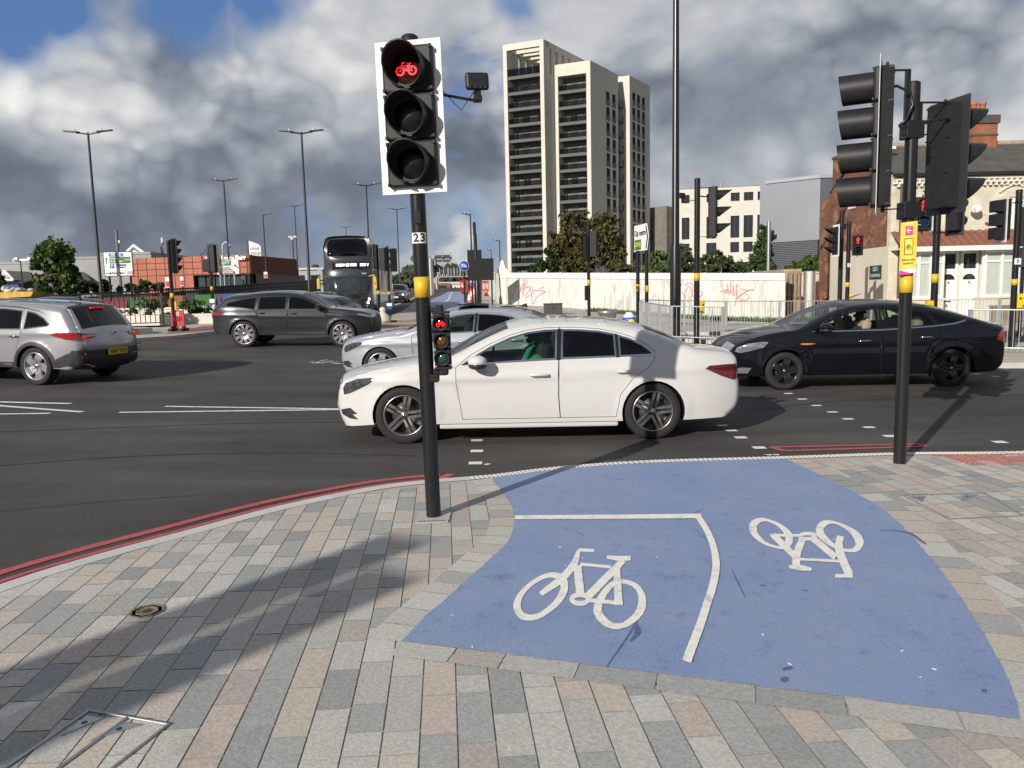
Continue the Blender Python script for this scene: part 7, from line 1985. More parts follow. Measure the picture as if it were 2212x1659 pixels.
  V += [Vector(p) for p in G[k]]
  r = delaunay_2d_cdt(V, E, [], 0, 1e-5)
  vs = [(p.x, p.y) for p in r[0]]; fs = [tuple(f) for f in r[2]]
  C = np.array([np.mean([vs[i] for i in f], 0) for f in fs]); k = pip(C, out)
  for h in holes: k &= ~pip(C, h)
  return vs, [f for f, q in zip(fs, k) if q]
 def cap(s):
  P = s.P; pts = s.outline; n = len(pts); nT = len(s.T)
  ww = s.w(pts); tg = np.zeros_like(pts)
  for i in range(n): tg[i] = pts[(i+1) % n]-pts[i-1]
  for i in (0, nT-1): tg[i] = (s.T[1]-s.T[0]) if i == 0 else s.T[-1]-s.T[-2]
  tg /= np.linalg.norm(tg, axis=1)[:, None]+1e-9
  nn = np.stack([-tg[:, 1], tg[:, 0]], 1)
  cen = pts.mean(0)
  if (pts[nT//2]-cen)@nn[nT//2] < 0: nn = -nn
  cr = np.concatenate([s.crown, np.zeros(n-nT)])
  ts = P.get('ts', (-1, -.97, -.90, -.75, -.5, -.25, 0, .25, .5, .75, .90, .97, 1))
  k = len(ts)
  V = []
  for i in range(n):
   for t in ts:
    b = cr[i]*(1-abs(t)**2.2)
    V.append((pts[i][0]+nn[i][0]*b, t*ww[i], pts[i][1]+nn[i][1]*b))
  s.V = np.array(V).reshape(n, k, 3); s.ts = ts; s.nT = nT; s.nn = nn
  a_, b_, c_ = (s.V[nT//2, 3], s.V[nT//2, 4], s.V[nT//2+1, 4]); up_ok = np.cross(b_-a_, c_-a_)[2] > 0
  groups = {}
  for i in range(n):
   j = (i+1) % n
   tag_ = s.tags[i] if i < nT-1 else 'under'
   for q in range(k-1):
    tm = abs((ts[q]+ts[q+1])/2)
    g = tag_
    if tag_ in ('screen', 'rear') : g = tag_ if tm < .90 else 'body'
    if tag_ == 'panoroof': g = 'panoroof' if tm < .90 else 'body'
    for (nm, ztest, front, t0, t1) in P.get('caplamps', []):
     zc_ = (pts[i][1]+pts[j][1])/2; isf = pts[i][0] > 0
     if ztest[0] < zc_ < ztest[1] and isf == front and t0 < tm < t1 and i < nT-1 and tag_ not in ('screen', 'rear'): g = nm+('+' if ts[q] > 0 else '-')
    if g == 'dark': g = 'dark'+('+' if pts[i][0] > 0 else '-')
    groups.setdefault(g, []).append((i*k+q, i*k+q+1, j*k+q+1, j*k+q))
  names = dict(body='bodywork', screen='windscreen', rear='rear_window', under='underbody', panoroof='roof_glass', dark='bumper_trim', grille='grille', wipe='scuttle')
  mats = dict(body=P['paint'], screen=P.get('screen', G_SCREEN), rear=P.get('rearglass', G_DARK), under=M_DARKP, panoroof=mat('black_roof_glass', (.012, .013, .016), rough=.06, coat=1), dark=M_DARKP, grille=M_DARKP, wipe=M_DARKP)
  mats.update(P.get('capmats', {}))
  for g, F in groups.items():
   g = g.rstrip('+-')
   used = sorted({i for f in F for i in f}); mp = {u: i for i, u in enumerate(used)}
   me = bpy.data.meshes.new(names.get(g, g)); me.from_pydata([tuple(V[u]) for u in used], [], [tuple(mp[i] for i in f)[::(1 if up_ok else -1)] for f in F]); me.materials.append(mats.get(g, P['paint']))
   me.polygons.foreach_set('use_smooth', [True]*len(me.polygons)); me.update()
   o = bpy.data.objects.new(names.get(g, g), me); sc.collection.objects.link(o); o.parent = s.o
   if g == 'body': s.bodyo = o
 def face(s, y, z, front):               # point on the front or rear face at y, z
  V = s.V[:s.nT]; xs_ = []
  idx = [i for i in range(s.nT-1) if (V[i, len(s.ts)//2, 0] > 0) == front]
  best = None
  for i in idx:
   w1 = max(1e-3, abs(V[i, -1, 1])); t = np.clip(y/w1, -1, 1)
   f = lambda r: np.array([np.interp(t, s.ts, V[r, :, c]) for c in (0, 2)])
   a, b = f(i), f(i+1)
   if (a[1]-z)*(b[1]-z) <= 0 and abs(a[1]-b[1]) > 1e-6:
    q = a[0]+(b[0]-a[0])*(z-a[1])/(b[1]-a[1])
    if best is None or (q > best if front else q < best): best = q
  return best if best is not None else (s.T[:, 0].max() if front else s.T[:, 0].min())
 def patch(s, name, poly, m, front, off=.006, parent=None, res=.08):      # polygon in (y, z) laid on the front or rear
  vs, fs = cdt_fill([poly], res)
  sg = 1 if front else -1
  b = MB(); b.add([(s.face(y, z, front)+sg*off, y, z) for y, z in vs], fs, 0, True)
  return b.build(name, m, parent or s.o)
 def wheels(s):
  P = s.P
  for (xa, Ra, za) in P['arch']:
   for side in (1, -1): wheel(s.o, xa, side*(P['hw']-P['tw']/2-.012), P['R'], P['tw'], P['rr'], P['wheel'], side)
 def interior(s, xs_, floor=.32, h=1.12, m=M_SEAT, hw=.36, dash=None, head=True):
  P = s.P; n = 0
  for x in xs_:
   for y in (-hw, hw):
    b = MB(); b.box((x+.12, y, floor+.2), (.5, .48, .2), bev=.05); b.box((x-.2, y, floor+.52), (.16, .46, .62), ry=-.22, bev=.05); q = b.build('seat', m, s.o)
    if head: b = MB(); b.box((x-.30, y, h-.03), (.10, .26, .2), ry=-.15, bev=.04); b.build('headrest', m, q)
  if dash:
   b = MB(); b.box((dash, 0, .86), (.42, P['hw']*1.5, .16), bev=.05); b.build('dashboard', M_SEAT, s.o)
   b = MB(); c = Vector((dash-.36, -hw, .90)); b.tube([c+Vector((.06*math.sin(a)*-.5, .18*math.cos(a), .17*math.sin(a))) for a in np.linspace(0, 6.2832, 20)[:-1]], .014, 6, closed=True); b.tube([c, c+Vector((.25, 0, -.06))], .03, 6); b.build('steering_wheel', M_SEAT, s.o)
 def plate(s, front, z, st, m, tw=1.0):
  x = s.face(0, z, front); sg = 1 if front else -1
  b = MB(); b.box((x+sg*.02, 0, z), (.02, .52*tw, .115)); q = b.build('number_plate', m, s.o)
  if st: text(st, .095, mat('plate_text', (.01, .01, .01), rough=.5), facing((x+sg*.034, 0, z), (sg, 0, 0)), parent=q, bold=.002)
  return q
 def place(s, x, y, heading, dz=0):
  z = gz(x, y)+dz
  n = gnorm(x, y); q = Vector((0, 0, 1)).rotation_difference(n)
  s.o.location = (x, y, z); s.o.rotation_euler = (q.to_matrix() @ Matrix.Rotation(heading, 3, 'Z')).to_euler()
  return s
 def world(s, p): return s.o.matrix_basis @ Vector(p)
def finish(c):
 c.sides(); c.cap(); c.wheels()
M_SPK_DARK = mat('rim_dark', (.035, .034, .034), rough=.35, metal=.6)
M_SPK_CUT = mat('rim_machined', (.32, .31, .30), rough=.3, metal=.9)
M_SPK_SIL = mat('rim_silver', (.55, .55, .56), rough=.3, metal=.85)
M_SPK_BLK = mat('rim_black', (.014, .014, .015), rough=.18, coat=.8)
# white saloon
M_WCAR = paint('white_paint', (.58, .57, .55), rough=.3)
saloon_top = [(2.20, .20, 'dark', .05), (2.26, .33, 'body', .08), (2.285, .48, 'grille', .10), (2.255, .66, 'body', .10), (2.16, .755, 'body', .08), (1.80, .865, 'body', .05), (1.30, .945, 'body', .045), (.98, .985, 'screen', .05), (.58, 1.165, 'screen', .085), (.22, 1.315, 'body', .085), (-.10, 1.378, 'body', .075), (-.5, 1.398, 'body', .065), (-1.0, 1.37, 'body', .065), (-1.42, 1.285, 'rear', .075), (-1.75, 1.165, 'rear', .075), (-2.02, 1.065, 'body', .05), (-2.2, 1.035, 'body', .04), (-2.44, 1.0, 'body', .05), (-2.52, .95, 'body', .07), (-2.545, .78, 'body', .09), (-2.575, .55, 'body', .09), (-2.54, .36, 'dark', .06), (-2.42, .25, 'under', .03)]
def saloon(name, label, m, glassF, glassR, scale=1.0, trim=M_CHROME, wheel_style=None, R=.342, pano=False):
 top = [(x, z, t, c) for x, z, t, c in saloon_top]
 if pano: top = [(x, z, ('panoroof' if -1.3 < x < .3 and t == 'body' and z > 1.25 else t), c) for x, z, t, c in top]
 fw = [(.80, .925), (.66, 1.02), (.45, 1.135), (.22, 1.235), (.02, 1.29), (-.20, 1.318), (-.352, 1.322), (-.325, .972), (.2, .95)]
 rw = [(-.40, 1.322), (-.60, 1.318), (-.85, 1.298), (-1.035, 1.262), (-1.035, .992), (-.375, .976)]
 rq = [(-1.065, 1.252), (-1.22, 1.205), (-1.36, 1.135), (-1.47, 1.05), (-1.47, 1.005), (-1.065, .994)]
 fd = [(.86, .90), (.68, 1.045), (.46, 1.162), (.22, 1.262), (.02, 1.315), (-.20, 1.343), (-.378, 1.347), (-.352, .96), (-.345, .55), (-.365, .285), (.79, .285), (.815, .45), (.86, .72)]
 rd = [(-.378, 1.347), (-.60, 1.343), (-.86, 1.322), (-1.06, 1.28), (-1.24, 1.225), (-1.38, 1.155), (-1.50, 1.055), (-1.49, .97), (-1.40, .86), (-1.22, .73), (-1.08, .55), (-1.03, .285), (-.365, .285), (-.345, .55), (-.352, .96)]
 P = dict(top=top, paint=m, hw=.915, sill=.235, arch=[(-1.47, .375, .335), (1.47, .375, .335)], belt=.965, pf=(.95, .24), pr=(.85, .20), lean=.50, rnd=.085,
    windows=[(fw, glassF, trim), (rw, glassR, trim), (rq, glassR, trim)], doors=[fd, rd], crease=(.80, .020, -.03), flare=.016,
    overlays=[('pillar_trim', [(-.352, 1.325), (-.40, 1.325), (-.375, .974), (-.325, .970)], M_BROOF), ('pillar_trim', [(-1.033, 1.264), (-1.067, 1.254), (-1.067, .992), (-1.033, .990)], M_BROOF)],
    lamps=[('headlight', [(2.20, .66), (2.17, .72), (2.02, .775), (1.86, .79), (1.80, .775), (1.88, .715), (2.02, .645), (2.12, .60), (2.19, .585)], M_DHEAD),
     ('tail_light', [(-2.09, .84), (-2.14, .875), (-2.50, .885), (-2.53, .80), (-2.545, .71), (-2.46, .69), (-2.3, .745)], M_DRED),
     ('bumper_vent', [(2.24, .40), (2.12, .43), (2.03, .36), (2.09, .35), (2.02, .29), (2.13, .30), (2.22, .345)], M_DARKP)],
    caplamps=[('headlight', (.58, .73), True, .62, 1.0), ('tail_light', (.70, .88), False, .5, 1.0)], capmats={'headlight': M_DHEAD, 'tail_light': M_DRED},
    handles=[(-.12, .80, .23, m), (-1.14, .825, .23, m)], mirror=(.60, .905, m, M_CHROME), R=R, rr=.243, tw=.235,
    wheel=wheel_style or (5, 0, .013, .020, .027, (M_SPK_CUT, M_DISC)))
 c = Car(name, label, 'car', P); finish(c)
 for side in (1, -1):
  b = MB(); b.b2((-1.06, side*.80, .17), (1.06, side*.88, .245), 0, .02); b.build('sill_skirt', m, c.o)
 c.interior((.05, -.85), dash=.78)
 return c
p0, p1 = gp(876, 955), gp(1407, 945)
hd0 = math.atan2(p0.y-p1.y, p0.x-p1.x)
WC = saloon('saloon_car', 'white four door saloon with dark five spoke wheels stopped behind the numbered cycle signal', M_WCAR, G_CLEAR, G_DARK)
side_n = Vector((-math.sin(hd0), math.cos(hd0), 0))          # left side of the car, towards the camera
ctr = (p0+p1)/2-side_n*.78
WC.place(ctr.x, ctr.y, hd0)
M_PW = mat('plate_white', (.7, .7, .68), rough=.5); M_PY = mat('plate_yellow', (.60, .42, .03), rough=.5)
for dx in (-.2, -.5, -1.0):
 b = MB(); b.box((dx, 0, 1.468), (.012, 1.05, .004)); b.build('roof_seam', M_GAP, WC.o)
# silver saloon behind it
M_SILV = paint('silver_paint', (.44, .46, .49), metal=.45, rough=.32)
SC_ = saloon('saloon_car', 'silver saloon with raised black glass sunroof, partly hidden behind the white car', M_SILV, G_CLEAR, G_DARK, wheel_style=(5, 0, .02, .034, .03, (M_SPK_SIL, M_DISC)), pano=True)
SC_.place(-1.02, 15.55, math.pi-.03)
b = MB(); b.box((-.28, 0, 1.475), (.62, .86, .025), ry=rad(-3.5), bev=.01); b.build('sunroof', mat('black_roof_glass', (.012, .013, .016)), SC_.o)
b = MB(); b.prism([(-1.15, -.02, 1.43), (-1.35, -.02, 1.40), (-1.33, -.02, 1.49)], (0, .04, 0)); b.build('aerial_fin', M_DARKP, SC_.o)
b = MB(); b.tube([(.86, .75, 1.03), (.75, .45, 1.06), (.80, .1, 1.045)], .012, 5); b.build('wiper', M_DARKP, SC_.o)
# black hatchback on the right
M_BCAR = mat('black_car_paint', (.003, .0035, .006), rough=.6, spec=.05, coat=1)
btop = [(2.27, .22, 'dark', .05), (2.33, .36, 'body', .09), (2.34, .50, 'grille', .11), (2.29, .68, 'body', .10), (2.16, .80, 'body', .07), (1.8, .93, 'body', .05), (1.42, 1.0, 'body', .045), (1.18, 1.035, 'screen', .05), (.72, 1.235, 'screen', .085), (.28, 1.385, 'body', .085), (-.1, 1.436, 'body', .07), (-.5, 1.44, 'body', .06), (-.95, 1.40, 'body', .06), (-1.30, 1.325, 'rear', .07), (-1.75, 1.195, 'rear', .07), (-2.15, 1.075, 'body', .05), (-2.34, 1.035, 'body', .05), (-2.41, .97, 'body', .08), (-2.43, .78, 'body', .09), (-2.44, .55, 'body', .09), (-2.40, .36, 'dark', .06), (-2.28, .26, 'under', .03)]
fw = [(.96, 1.0), (.84, 1.085), (.58, 1.205), (.30, 1.305), (.04, 1.352), (-.14, 1.365), (-.14, 1.012), (.5, 1.0)]
rw = [(-.22, 1.368), (-.5, 1.362), (-.84, 1.325), (-1.0, 1.27), (-1.12, 1.06), (-.22, 1.016)]
rq = [(-1.05, 1.30), (-1.3, 1.22), (-1.62, 1.125), (-1.55, 1.095), (-1.17, 1.065)]
fd = [(1.02, .985), (.86, 1.112), (.6, 1.232), (.3, 1.332), (.04, 1.38), (-.18, 1.393), (-.18, 1.0), (-.2, .55), (-.2, .30), (.90, .30), (.95, .55), (1.02, .8)]
rd = [(-.18, 1.393), (-.5, 1.388), (-.86, 1.35), (-1.03, 1.285), (-1.15, 1.06), (-1.2, .9), (-1.05, .75), (-.95, .55), (-.93, .30), (-.2, .30), (-.2, .55), (-.18, 1.0)]
P = dict(top=btop, paint=M_BCAR, hw=.925, sill=.245, arch=[(-1.425, .375, .325), (1.425, .375, .325)], belt=1.0, pf=(.95, .24), pr=(.8, .20), lean=.46, rnd=.085,
   windows=[(fw, glass('open_window', (.95, .95, .95), .05), M_BCAR), (rw, G_CLEAR, M_BCAR), (rq, G_CLEAR, M_BCAR)], doors=[fd, rd], crease=(.80, .010, -.02), flare=.022,
   lamps=[('headlight', [(2.24, .66), (2.21, .735), (2.05, .80), (1.78, .835), (1.72, .82), (1.80, .735), (2.0, .68), (2.15, .64)], M_HEADL),
    ('tail_light', [(-2.20, .80), (-2.24, .90), (-2.36, .99), (-2.41, .93), (-2.425, .78), (-2.3, .77)], M_REDL),
    ('fog_light', [(2.25, .36), (2.14, .39), (1.98, .385), (2.04, .29), (2.2, .285)], mat('fog_trim', (.55, .56, .57), rough=.2, metal=.8))],
   trims=[([(.98, .985), (.98, 1.0), (-.2, 1.014), (-1.1, 1.062), (-1.45, 1.10), (-1.66, 1.155), (-1.64, 1.125), (-1.45, 1.075), (-1.1, 1.04), (-.2, .992)], M_CHROME),
    ([(.92, .79), (1.02, .80), (1.18, .80), (1.18, .775), (1.05, .768)], M_AMB)],
   caplamps=[('headlight', (.62, .75), True, .6, 1.0), ('tail_light', (.76, .98), False, .6, 1.0)], capmats={'headlight': M_HEADL, 'tail_light': M_REDL},
   handles=[(.10, .82, .22, M_CHROME), (-.95, .865, .2, M_CHROME)], mirror=(.80, 1.0, M_BCAR, M_BCAR), R=.325, rr=.225, tw=.22, wheel=(5, 0, .022, .03, .03, (M_SPK_BLK, M_DISC)))
BC = Car('hatchback_car', 'glossy black hatchback with open driver window and amber side repeater, behind the right signal post', 'car', P); finish(BC)
BC.interior((.15, -.75), m=M_BEIGE, dash=.92)
b0, b1 = gp(1682, 843), gp(2050, 836)
BC.place((b0.x+b1.x)/2+.06, 13.15+.80, math.pi+.0)
b = MB(); b.tube([(.05, 0, 1.50), (-.22, 0, 1.60)], [.012, .006], 6); b.build('aerial', M_DARKP, BC.o)
# dark grey large SUV
M_GREY = paint('gunmetal_paint', (.055, .057, .06), metal=.7, rough=.28)
vtop = [(2.20, .30, 'dark', .05), (2.27, .45, 'dark', .09), (2.285, .70, 'grille', .11), (2.24, .90, 'body', .10), (2.12, 1.0, 'body', .07), (1.8, 1.07, 'body', .045), (1.3, 1.13, 'body', .04), (1.02, 1.155, 'screen', .05), (.60, 1.36, 'screen', .075), (.22, 1.525, 'panoroof', .08), (-.2, 1.575, 'panoroof', .07), (-.8, 1.575, 'panoroof', .06), (-1.4, 1.52, 'panoroof', .06), (-1.98, 1.44, 'rear', .07), (-2.22, 1.25, 'rear', .09), (-2.40, 1.08, 'body', .10), (-2.45, .95, 'body', .10), (-2.42, .75, 'body', .10), (-2.43, .55, 'dark', .08), (-2.28, .34, 'under', .03)]
vw = [[(.88, 1.115), (.6, 1.285), (.3, 1.42), (.0, 1.475), (-.12, 1.48), (-.12, 1.105)], [(-.2, 1.48), (-.6, 1.478), (-.98, 1.455), (-1.02, 1.095), (-.2, 1.105)], [(-1.08, 1.45), (-1.5, 1.395), (-1.9, 1.29), (-1.98, 1.20), (-1.10, 1.095)]]
vd = [[(.98, 1.08), (.68, 1.31), (.32, 1.455), (.0, 1.505), (-.16, 1.51), (-.16, 1.09), (-.16, .40), (.92, .40), (.98, .7)], [(-.16, 1.51), (-.6, 1.508), (-1.02, 1.485), (-1.06, 1.09), (-1.02, .9), (-.92, .7), (-.90, .40), (-.16, .40), (-.16, 1.09)]]
P = dict(top=vtop, paint=M_GREY, hw=.965, sill=.36, arch=[(-1.437, .43, .385), (1.437, .43, .385)], belt=1.10, pf=(.9, .22), pr=(.9, .22), lean=.46, rnd=.09,
   windows=[(vw[0], G_MID, M_BROOF), (vw[1], G_DARK, M_BROOF), (vw[2], G_DARK, M_BROOF)], doors=vd, crease=(.92, .012, 0), flare=.02,
   lower=(M_BROOF, [[(-3, 1.53), (-3, 2), (3, 2), (3, 1.53)]], .0),
   lamps=[('headlight', [(2.24, .88), (2.2, .93), (1.95, .985), (1.82, .975), (1.9, .945), (2.1, .895), (2.2, .86)], M_HEADL), ('tail_light', [(-2.0, .98), (-2.05, 1.02), (-2.4, 1.0), (-2.43, .93), (-2.2, .94)], M_REDL)],
   trims=[([(.98, 1.03), (.98, 1.0), (1.4, .985), (1.4, 1.0)], M_BROOF), ([(-.95, .46), (.95, .46), (.95, .40), (-.95, .40)], M_DARKP)],
   caplamps=[('headlight', (.86, .95), True, .6, 1.0), ('tail_light', (.93, 1.03), False, .45, 1.0)], capmats={'headlight': M_HEADL, 'tail_light': M_REDL},
   handles=[(.02, .985, .2, M_GREY), (-.90, .995, .2, M_GREY)], mirror=(.80, 1.12, M_BROOF, M_BROOF), R=.385, rr=.292, tw=.265, wheel=(10, 0, .010, .017, .021, (M_SPK_SIL, M_DISC)))
VC = Car('suv_car', 'dark gunmetal estate SUV with many spoked silver wheels turning across the junction', 'car', P); finish(VC)
VC.interior((.1, -.85), floor=.45, h=1.25, dash=.85)
a0, a1 = gp(530, 753), gp(742, 750)
VC.place(at(636, 720, 22.6).x, 22.6+.8, 0.0, dz=.0)
# silver crossover seen from behind
M_SIL2 = paint('silver_grey_paint', (.36, .36, .375), metal=.5, rough=.32)
gtop = [(2.15, .28, 'dark', .05), (2.2, .5, 'grille', .10), (2.18, .80, 'body', .10), (2.05, .95, 'body', .06), (1.3, 1.08, 'body', .04), (.98, 1.12, 'screen', .05), (.55, 1.33, 'screen', .08), (.2, 1.475, 'panoroof', .08), (-.3, 1.535, 'panoroof', .065), (-.9, 1.535, 'panoroof', .06), (-1.5, 1.50, 'panoroof', .055), (-1.80, 1.455, 'spoil', .05), (-1.88, 1.42, 'rear', .06), (-2.04, 1.22, 'rear', .085), (-2.16, 1.04, 'body', .10), (-2.235, .92, 'body', .11), (-2.27, .74, 'body', .12), (-2.26, .66, 'dark', .12), (-2.27, .45, 'dark', .11), (-2.20, .33, 'dark', .07), (-2.08, .30, 'under', .03)]
gw = [[(.86, 1.06), (.55, 1.26), (.25, 1.385), (.0, 1.435), (-.14, 1.44), (-.14, 1.04)], [(-.2, 1.44), (-.6, 1.435), (-1.0, 1.40), (-1.06, 1.05), (-.2, 1.04)], [(-1.1, 1.395), (-1.3, 1.36), (-1.52, 1.27), (-1.68, 1.15), (-1.64, 1.11), (-1.12, 1.05)]]
gd = [[(.95, 1.03), (.62, 1.285), (.27, 1.42), (.0, 1.465), (-.17, 1.47), (-.17, 1.03), (-.17, .38), (.86, .38), (.92, .7)], [(-.17, 1.47), (-.6, 1.465), (-1.02, 1.43), (-1.08, 1.04), (-1.04, .9), (-.95, .7), (-.90, .38), (-.17, .38), (-.17, 1.03)]]
P = dict(top=gtop, paint=M_SIL2, hw=.925, sill=.33, arch=[(-1.337, .40, .355), (1.337, .40, .355)], belt=1.06, pf=(.85, .22), pr=(.95, .20), lean=.44, rnd=.10,
   windows=[(gw[0], G_DARK, M_DARKP), (gw[1], G_DARK, M_DARKP), (gw[2], G_DARK, M_DARKP)], doors=gd, crease=(.93, .014, -.03), flare=.02,
   lower=(M_DARKP, [[(-3, .2), (-3, .66), (-2.06, .66), (-2.06, .2)]], -.5),
   overlays=[('wheel_arch_trim', [(xa+r_*math.cos(a), .355+r_*math.sin(a)) for r_, aa in ((.403, np.linspace(-.04, math.pi+.04, 22)), (.472, np.linspace(math.pi+.03, -.03, 22))) for a in aa], M_DARKP) for xa in (-1.337, 1.337)]+[('sill_trim', [(-.93, .335), (.93, .335), (.87, .43), (-.87, .43)], M_DARKP), ('bumper_trim', [(-1.80, .345), (-2.07, .315), (-2.19, .335), (-2.266, .46), (-2.262, .655), (-2.0, .60), (-1.80, .50)], M_DARKP)],
   trims=[([(.6, 1.325), (.25, 1.45), (0, 1.495), (-.3, 1.505), (-.9, 1.475), (-1.35, 1.405), (-1.62, 1.31), (-1.35, 1.385), (-.9, 1.45), (-.3, 1.48), (0, 1.47), (.25, 1.425)], M_CHROME)],
   lamps=[('tail_light', [(-1.72, .955), (-1.80, 1.0), (-2.20, .99), (-2.235, .90), (-2.245, .845), (-2.0, .865)], M_REDL)],
   caplamps=[], capmats={'spoil': M_DARKP, 'rear': G_DARK}, screen=G_DARK, rearglass=glass('black_glass', (.02, .02, .022), 1.0),
   handles=[(.0, .90, .2, M_CHROME), (-.92, .92, .2, M_CHROME)], mirror=(.76, 1.07, M_SIL2, M_DARKP), R=.36, rr=.262, tw=.235, wheel=(5, .28, .022, .05, .035, (M_SPK_SIL, M_DISC)))
GC = Car('suv_car', 'silver crossover with black roof and lit rear lights, cut by the left edge', 'car', P); finish(GC)
GC.interior((.1, -.85), floor=.42, h=1.22)
for s_ in (1, -1):
 GC.patch('tail_light', [(s_*.80, .985), (s_*.40, .955), (s_*.44, .905), (s_*.62, .865), (s_*.82, .85)] if s_ > 0 else [(s_*.82, .85), (s_*.62, .865), (s_*.44, .905), (s_*.40, .955), (s_*.80, .985)], M_REDL, False, .012)
 GC.patch('lamp_inlay', [(s_*.70, .945), (s_*.42, .945), (s_*.46, .915), (s_*.66, .905)][::s_], mat('lamp_clear', (.5, .42, .42), rough=.1, coat=1), False, .018)
 b = MB(); b.box((GC.face(s_*.66, .895, False)-.02, s_*.66, .893), (.02, .10, .05)); b.build('brake_lamp', mat('brake_glow', (1, .03, .02), rough=.3, emit=.25), GC.o)
 GC.patch('bumper_reflector', [(s_*.78, .575), (s_*.42, .545), (s_*.42, .52), (s_*.78, .54)][::s_], M_DRED, False, .008)
 b = MB(); b.tube([(.25, s_*.60, 1.565), (-.3, s_*.625, 1.605), (-1.0, s_*.615, 1.60), (-1.6, s_*.585, 1.55)], [.012, .022, .022, .012], 8); b.build('roof_rail', M_CHROME, GC.o)
b = MB(); b.box((GC.face(0, 1.43, False)-.03, 0, 1.435), (.05, .34, .022)); b.build('high_brake_light', mat('brake_glow_dim', (.9, .02, .02), rough=.3, emit=.3), GC.o)
b = MB(); b.prism([(-1.35, -.025, 1.58), (-1.62, -.025, 1.56), (-1.60, -.025, 1.67)], (0, .05, 0)); b.build('aerial_fin', M_DARKP, GC.o)
b = MB(); x = GC.face(0, .93, False); b.lathe([(.055, 0), (.055, .012), (.045, .014), (.042, .004), (0, .004)], (x-.002, 0, .935), (-1, 0, 0), 18); b.tube([(x-.016, -.03, .955), (x-.016, .0, .935), (x-.016, .03, .915)], .008, 5); b.build('badge', M_CHROME, GC.o)
GC.patch('tailgate_seam', [(-.82, .685), (.82, .685), (.82, .675), (-.82, .675)], M_GAP, False, .008)
GC.patch('skid_trim', [(-.62, .40), (-.50, .36), (.50, .36), (.62, .40), (.78, .42), (.60, .375), (.5, .325), (-.5, .325), (-.60, .375), (-.78, .42)], M_CHROME, False, .012)
GC.plate(False, .60, 'YE67 YOZ', M_PY, .95)
c0 = at(90, 800, 14.95)
hdg = math.pi-rad(14.5)
fwd = Vector((math.cos(hdg), math.sin(hdg), 0)); lft = Vector((-fwd.y, fwd.x, 0))
w0 = gp(90, 831); w0 = Vector((w0.x, w0.y, 0))
ctr = w0 + fwd*1.337 - lft*.80
GC.place(ctr.x, ctr.y, hdg)
# cars further back
def estate(name, label, m, x, y, hdg, lights=False, st=None):
 top = [(2.12, .22, 'dark', .05), (2.18, .36, 'dark', .09), (2.19, .50, 'grille', .11), (2.15, .68, 'body', .10), (2.02, .78, 'body', .07), (1.4, .90, 'body', .045), (1.02, .96, 'screen', .05), (.6, 1.17, 'screen', .085), (.25, 1.32, 'body', .08), (-.3, 1.385, 'body', .06), (-1.0, 1.37, 'body', .06), (-1.6, 1.28, 'rear', .07), (-2.0, 1.05, 'body', .08), (-2.1, .85, 'body', .09), (-2.12, .5, 'body', .09), (-2.05, .3, 'under', .05)]
 P = dict(top=top, paint=m, hw=.90, sill=.24, arch=[(-1.3, .36, .32), (1.3, .36, .32)], belt=.94, pf=(.9, .24), pr=(.8, .2), lean=.45, rnd=.085, step=.1, res=.14,
    windows=[([(.8, .95), (.5, 1.12), (.2, 1.25), (-.1, 1.3), (-.2, .95)], G_DARK, M_DARKP), ([(-.27, 1.3), (-.9, 1.28), (-1.4, 1.2), (-1.6, 1.02), (-.27, .95)], G_DARK, M_DARKP)], doors=[],
    lamps=[('headlight', [(2.12, .60), (2.05, .72), (1.8, .77), (1.85, .68), (2.0, .60)], M_HEADL)], caplamps=[('headlight', (.58, .70), True, .58, 1.0)], capmats={'headlight': M_HEADL}, mirror=(.62, .92, m, m), R=.32, rr=.22, tw=.21, wheel=(5, 0, .02, .03, .03, (M_SPK_SIL, M_DISC)))
 c = Car(name, label, 'car', P); finish(c); c.interior((.1, -.8), dash=.8)
 if lights:
  for s_ in (1, -1): b = MB(); xq = c.face(s_*.60, .64, True); b.lathe([(0, .02), (.075, .01), (.08, 0)], (xq, s_*.60, .65), (1, 0, 0), 12); b.build('lit_headlamp', M_DRL, c.o)
  c.patch('grille', [(-.30, .68), (.30, .68), (.36, .55), (.25, .40), (-.25, .40), (-.36, .55)], M_DARKP, True, .01)
  c.plate(True, .46, st, M_PW)
 return c.place(x, y, hdg)
q = at(868, 650, 62); estate('saloon_car', 'dark saloon with a lit headlamp following behind the bus', paint('dark_green_black', (.012, .018, .020)), q.x-.35, 62, -math.pi/2+.06, True, None)
q = at(690, 640, 33); estate('saloon_car', 'black car almost hidden between the dark SUV and the bus', paint('black_far_paint', (.008, .008, .01)), q.x-.2, 34, -math.pi/2+.25)
q = at(672, 640, 29); estate('saloon_car', 'dark blue car low behind the bonnet of the dark SUV', paint('blue_far_paint', (.008, .014, .035)), q.x-.3, 29.0, math.pi-.35)
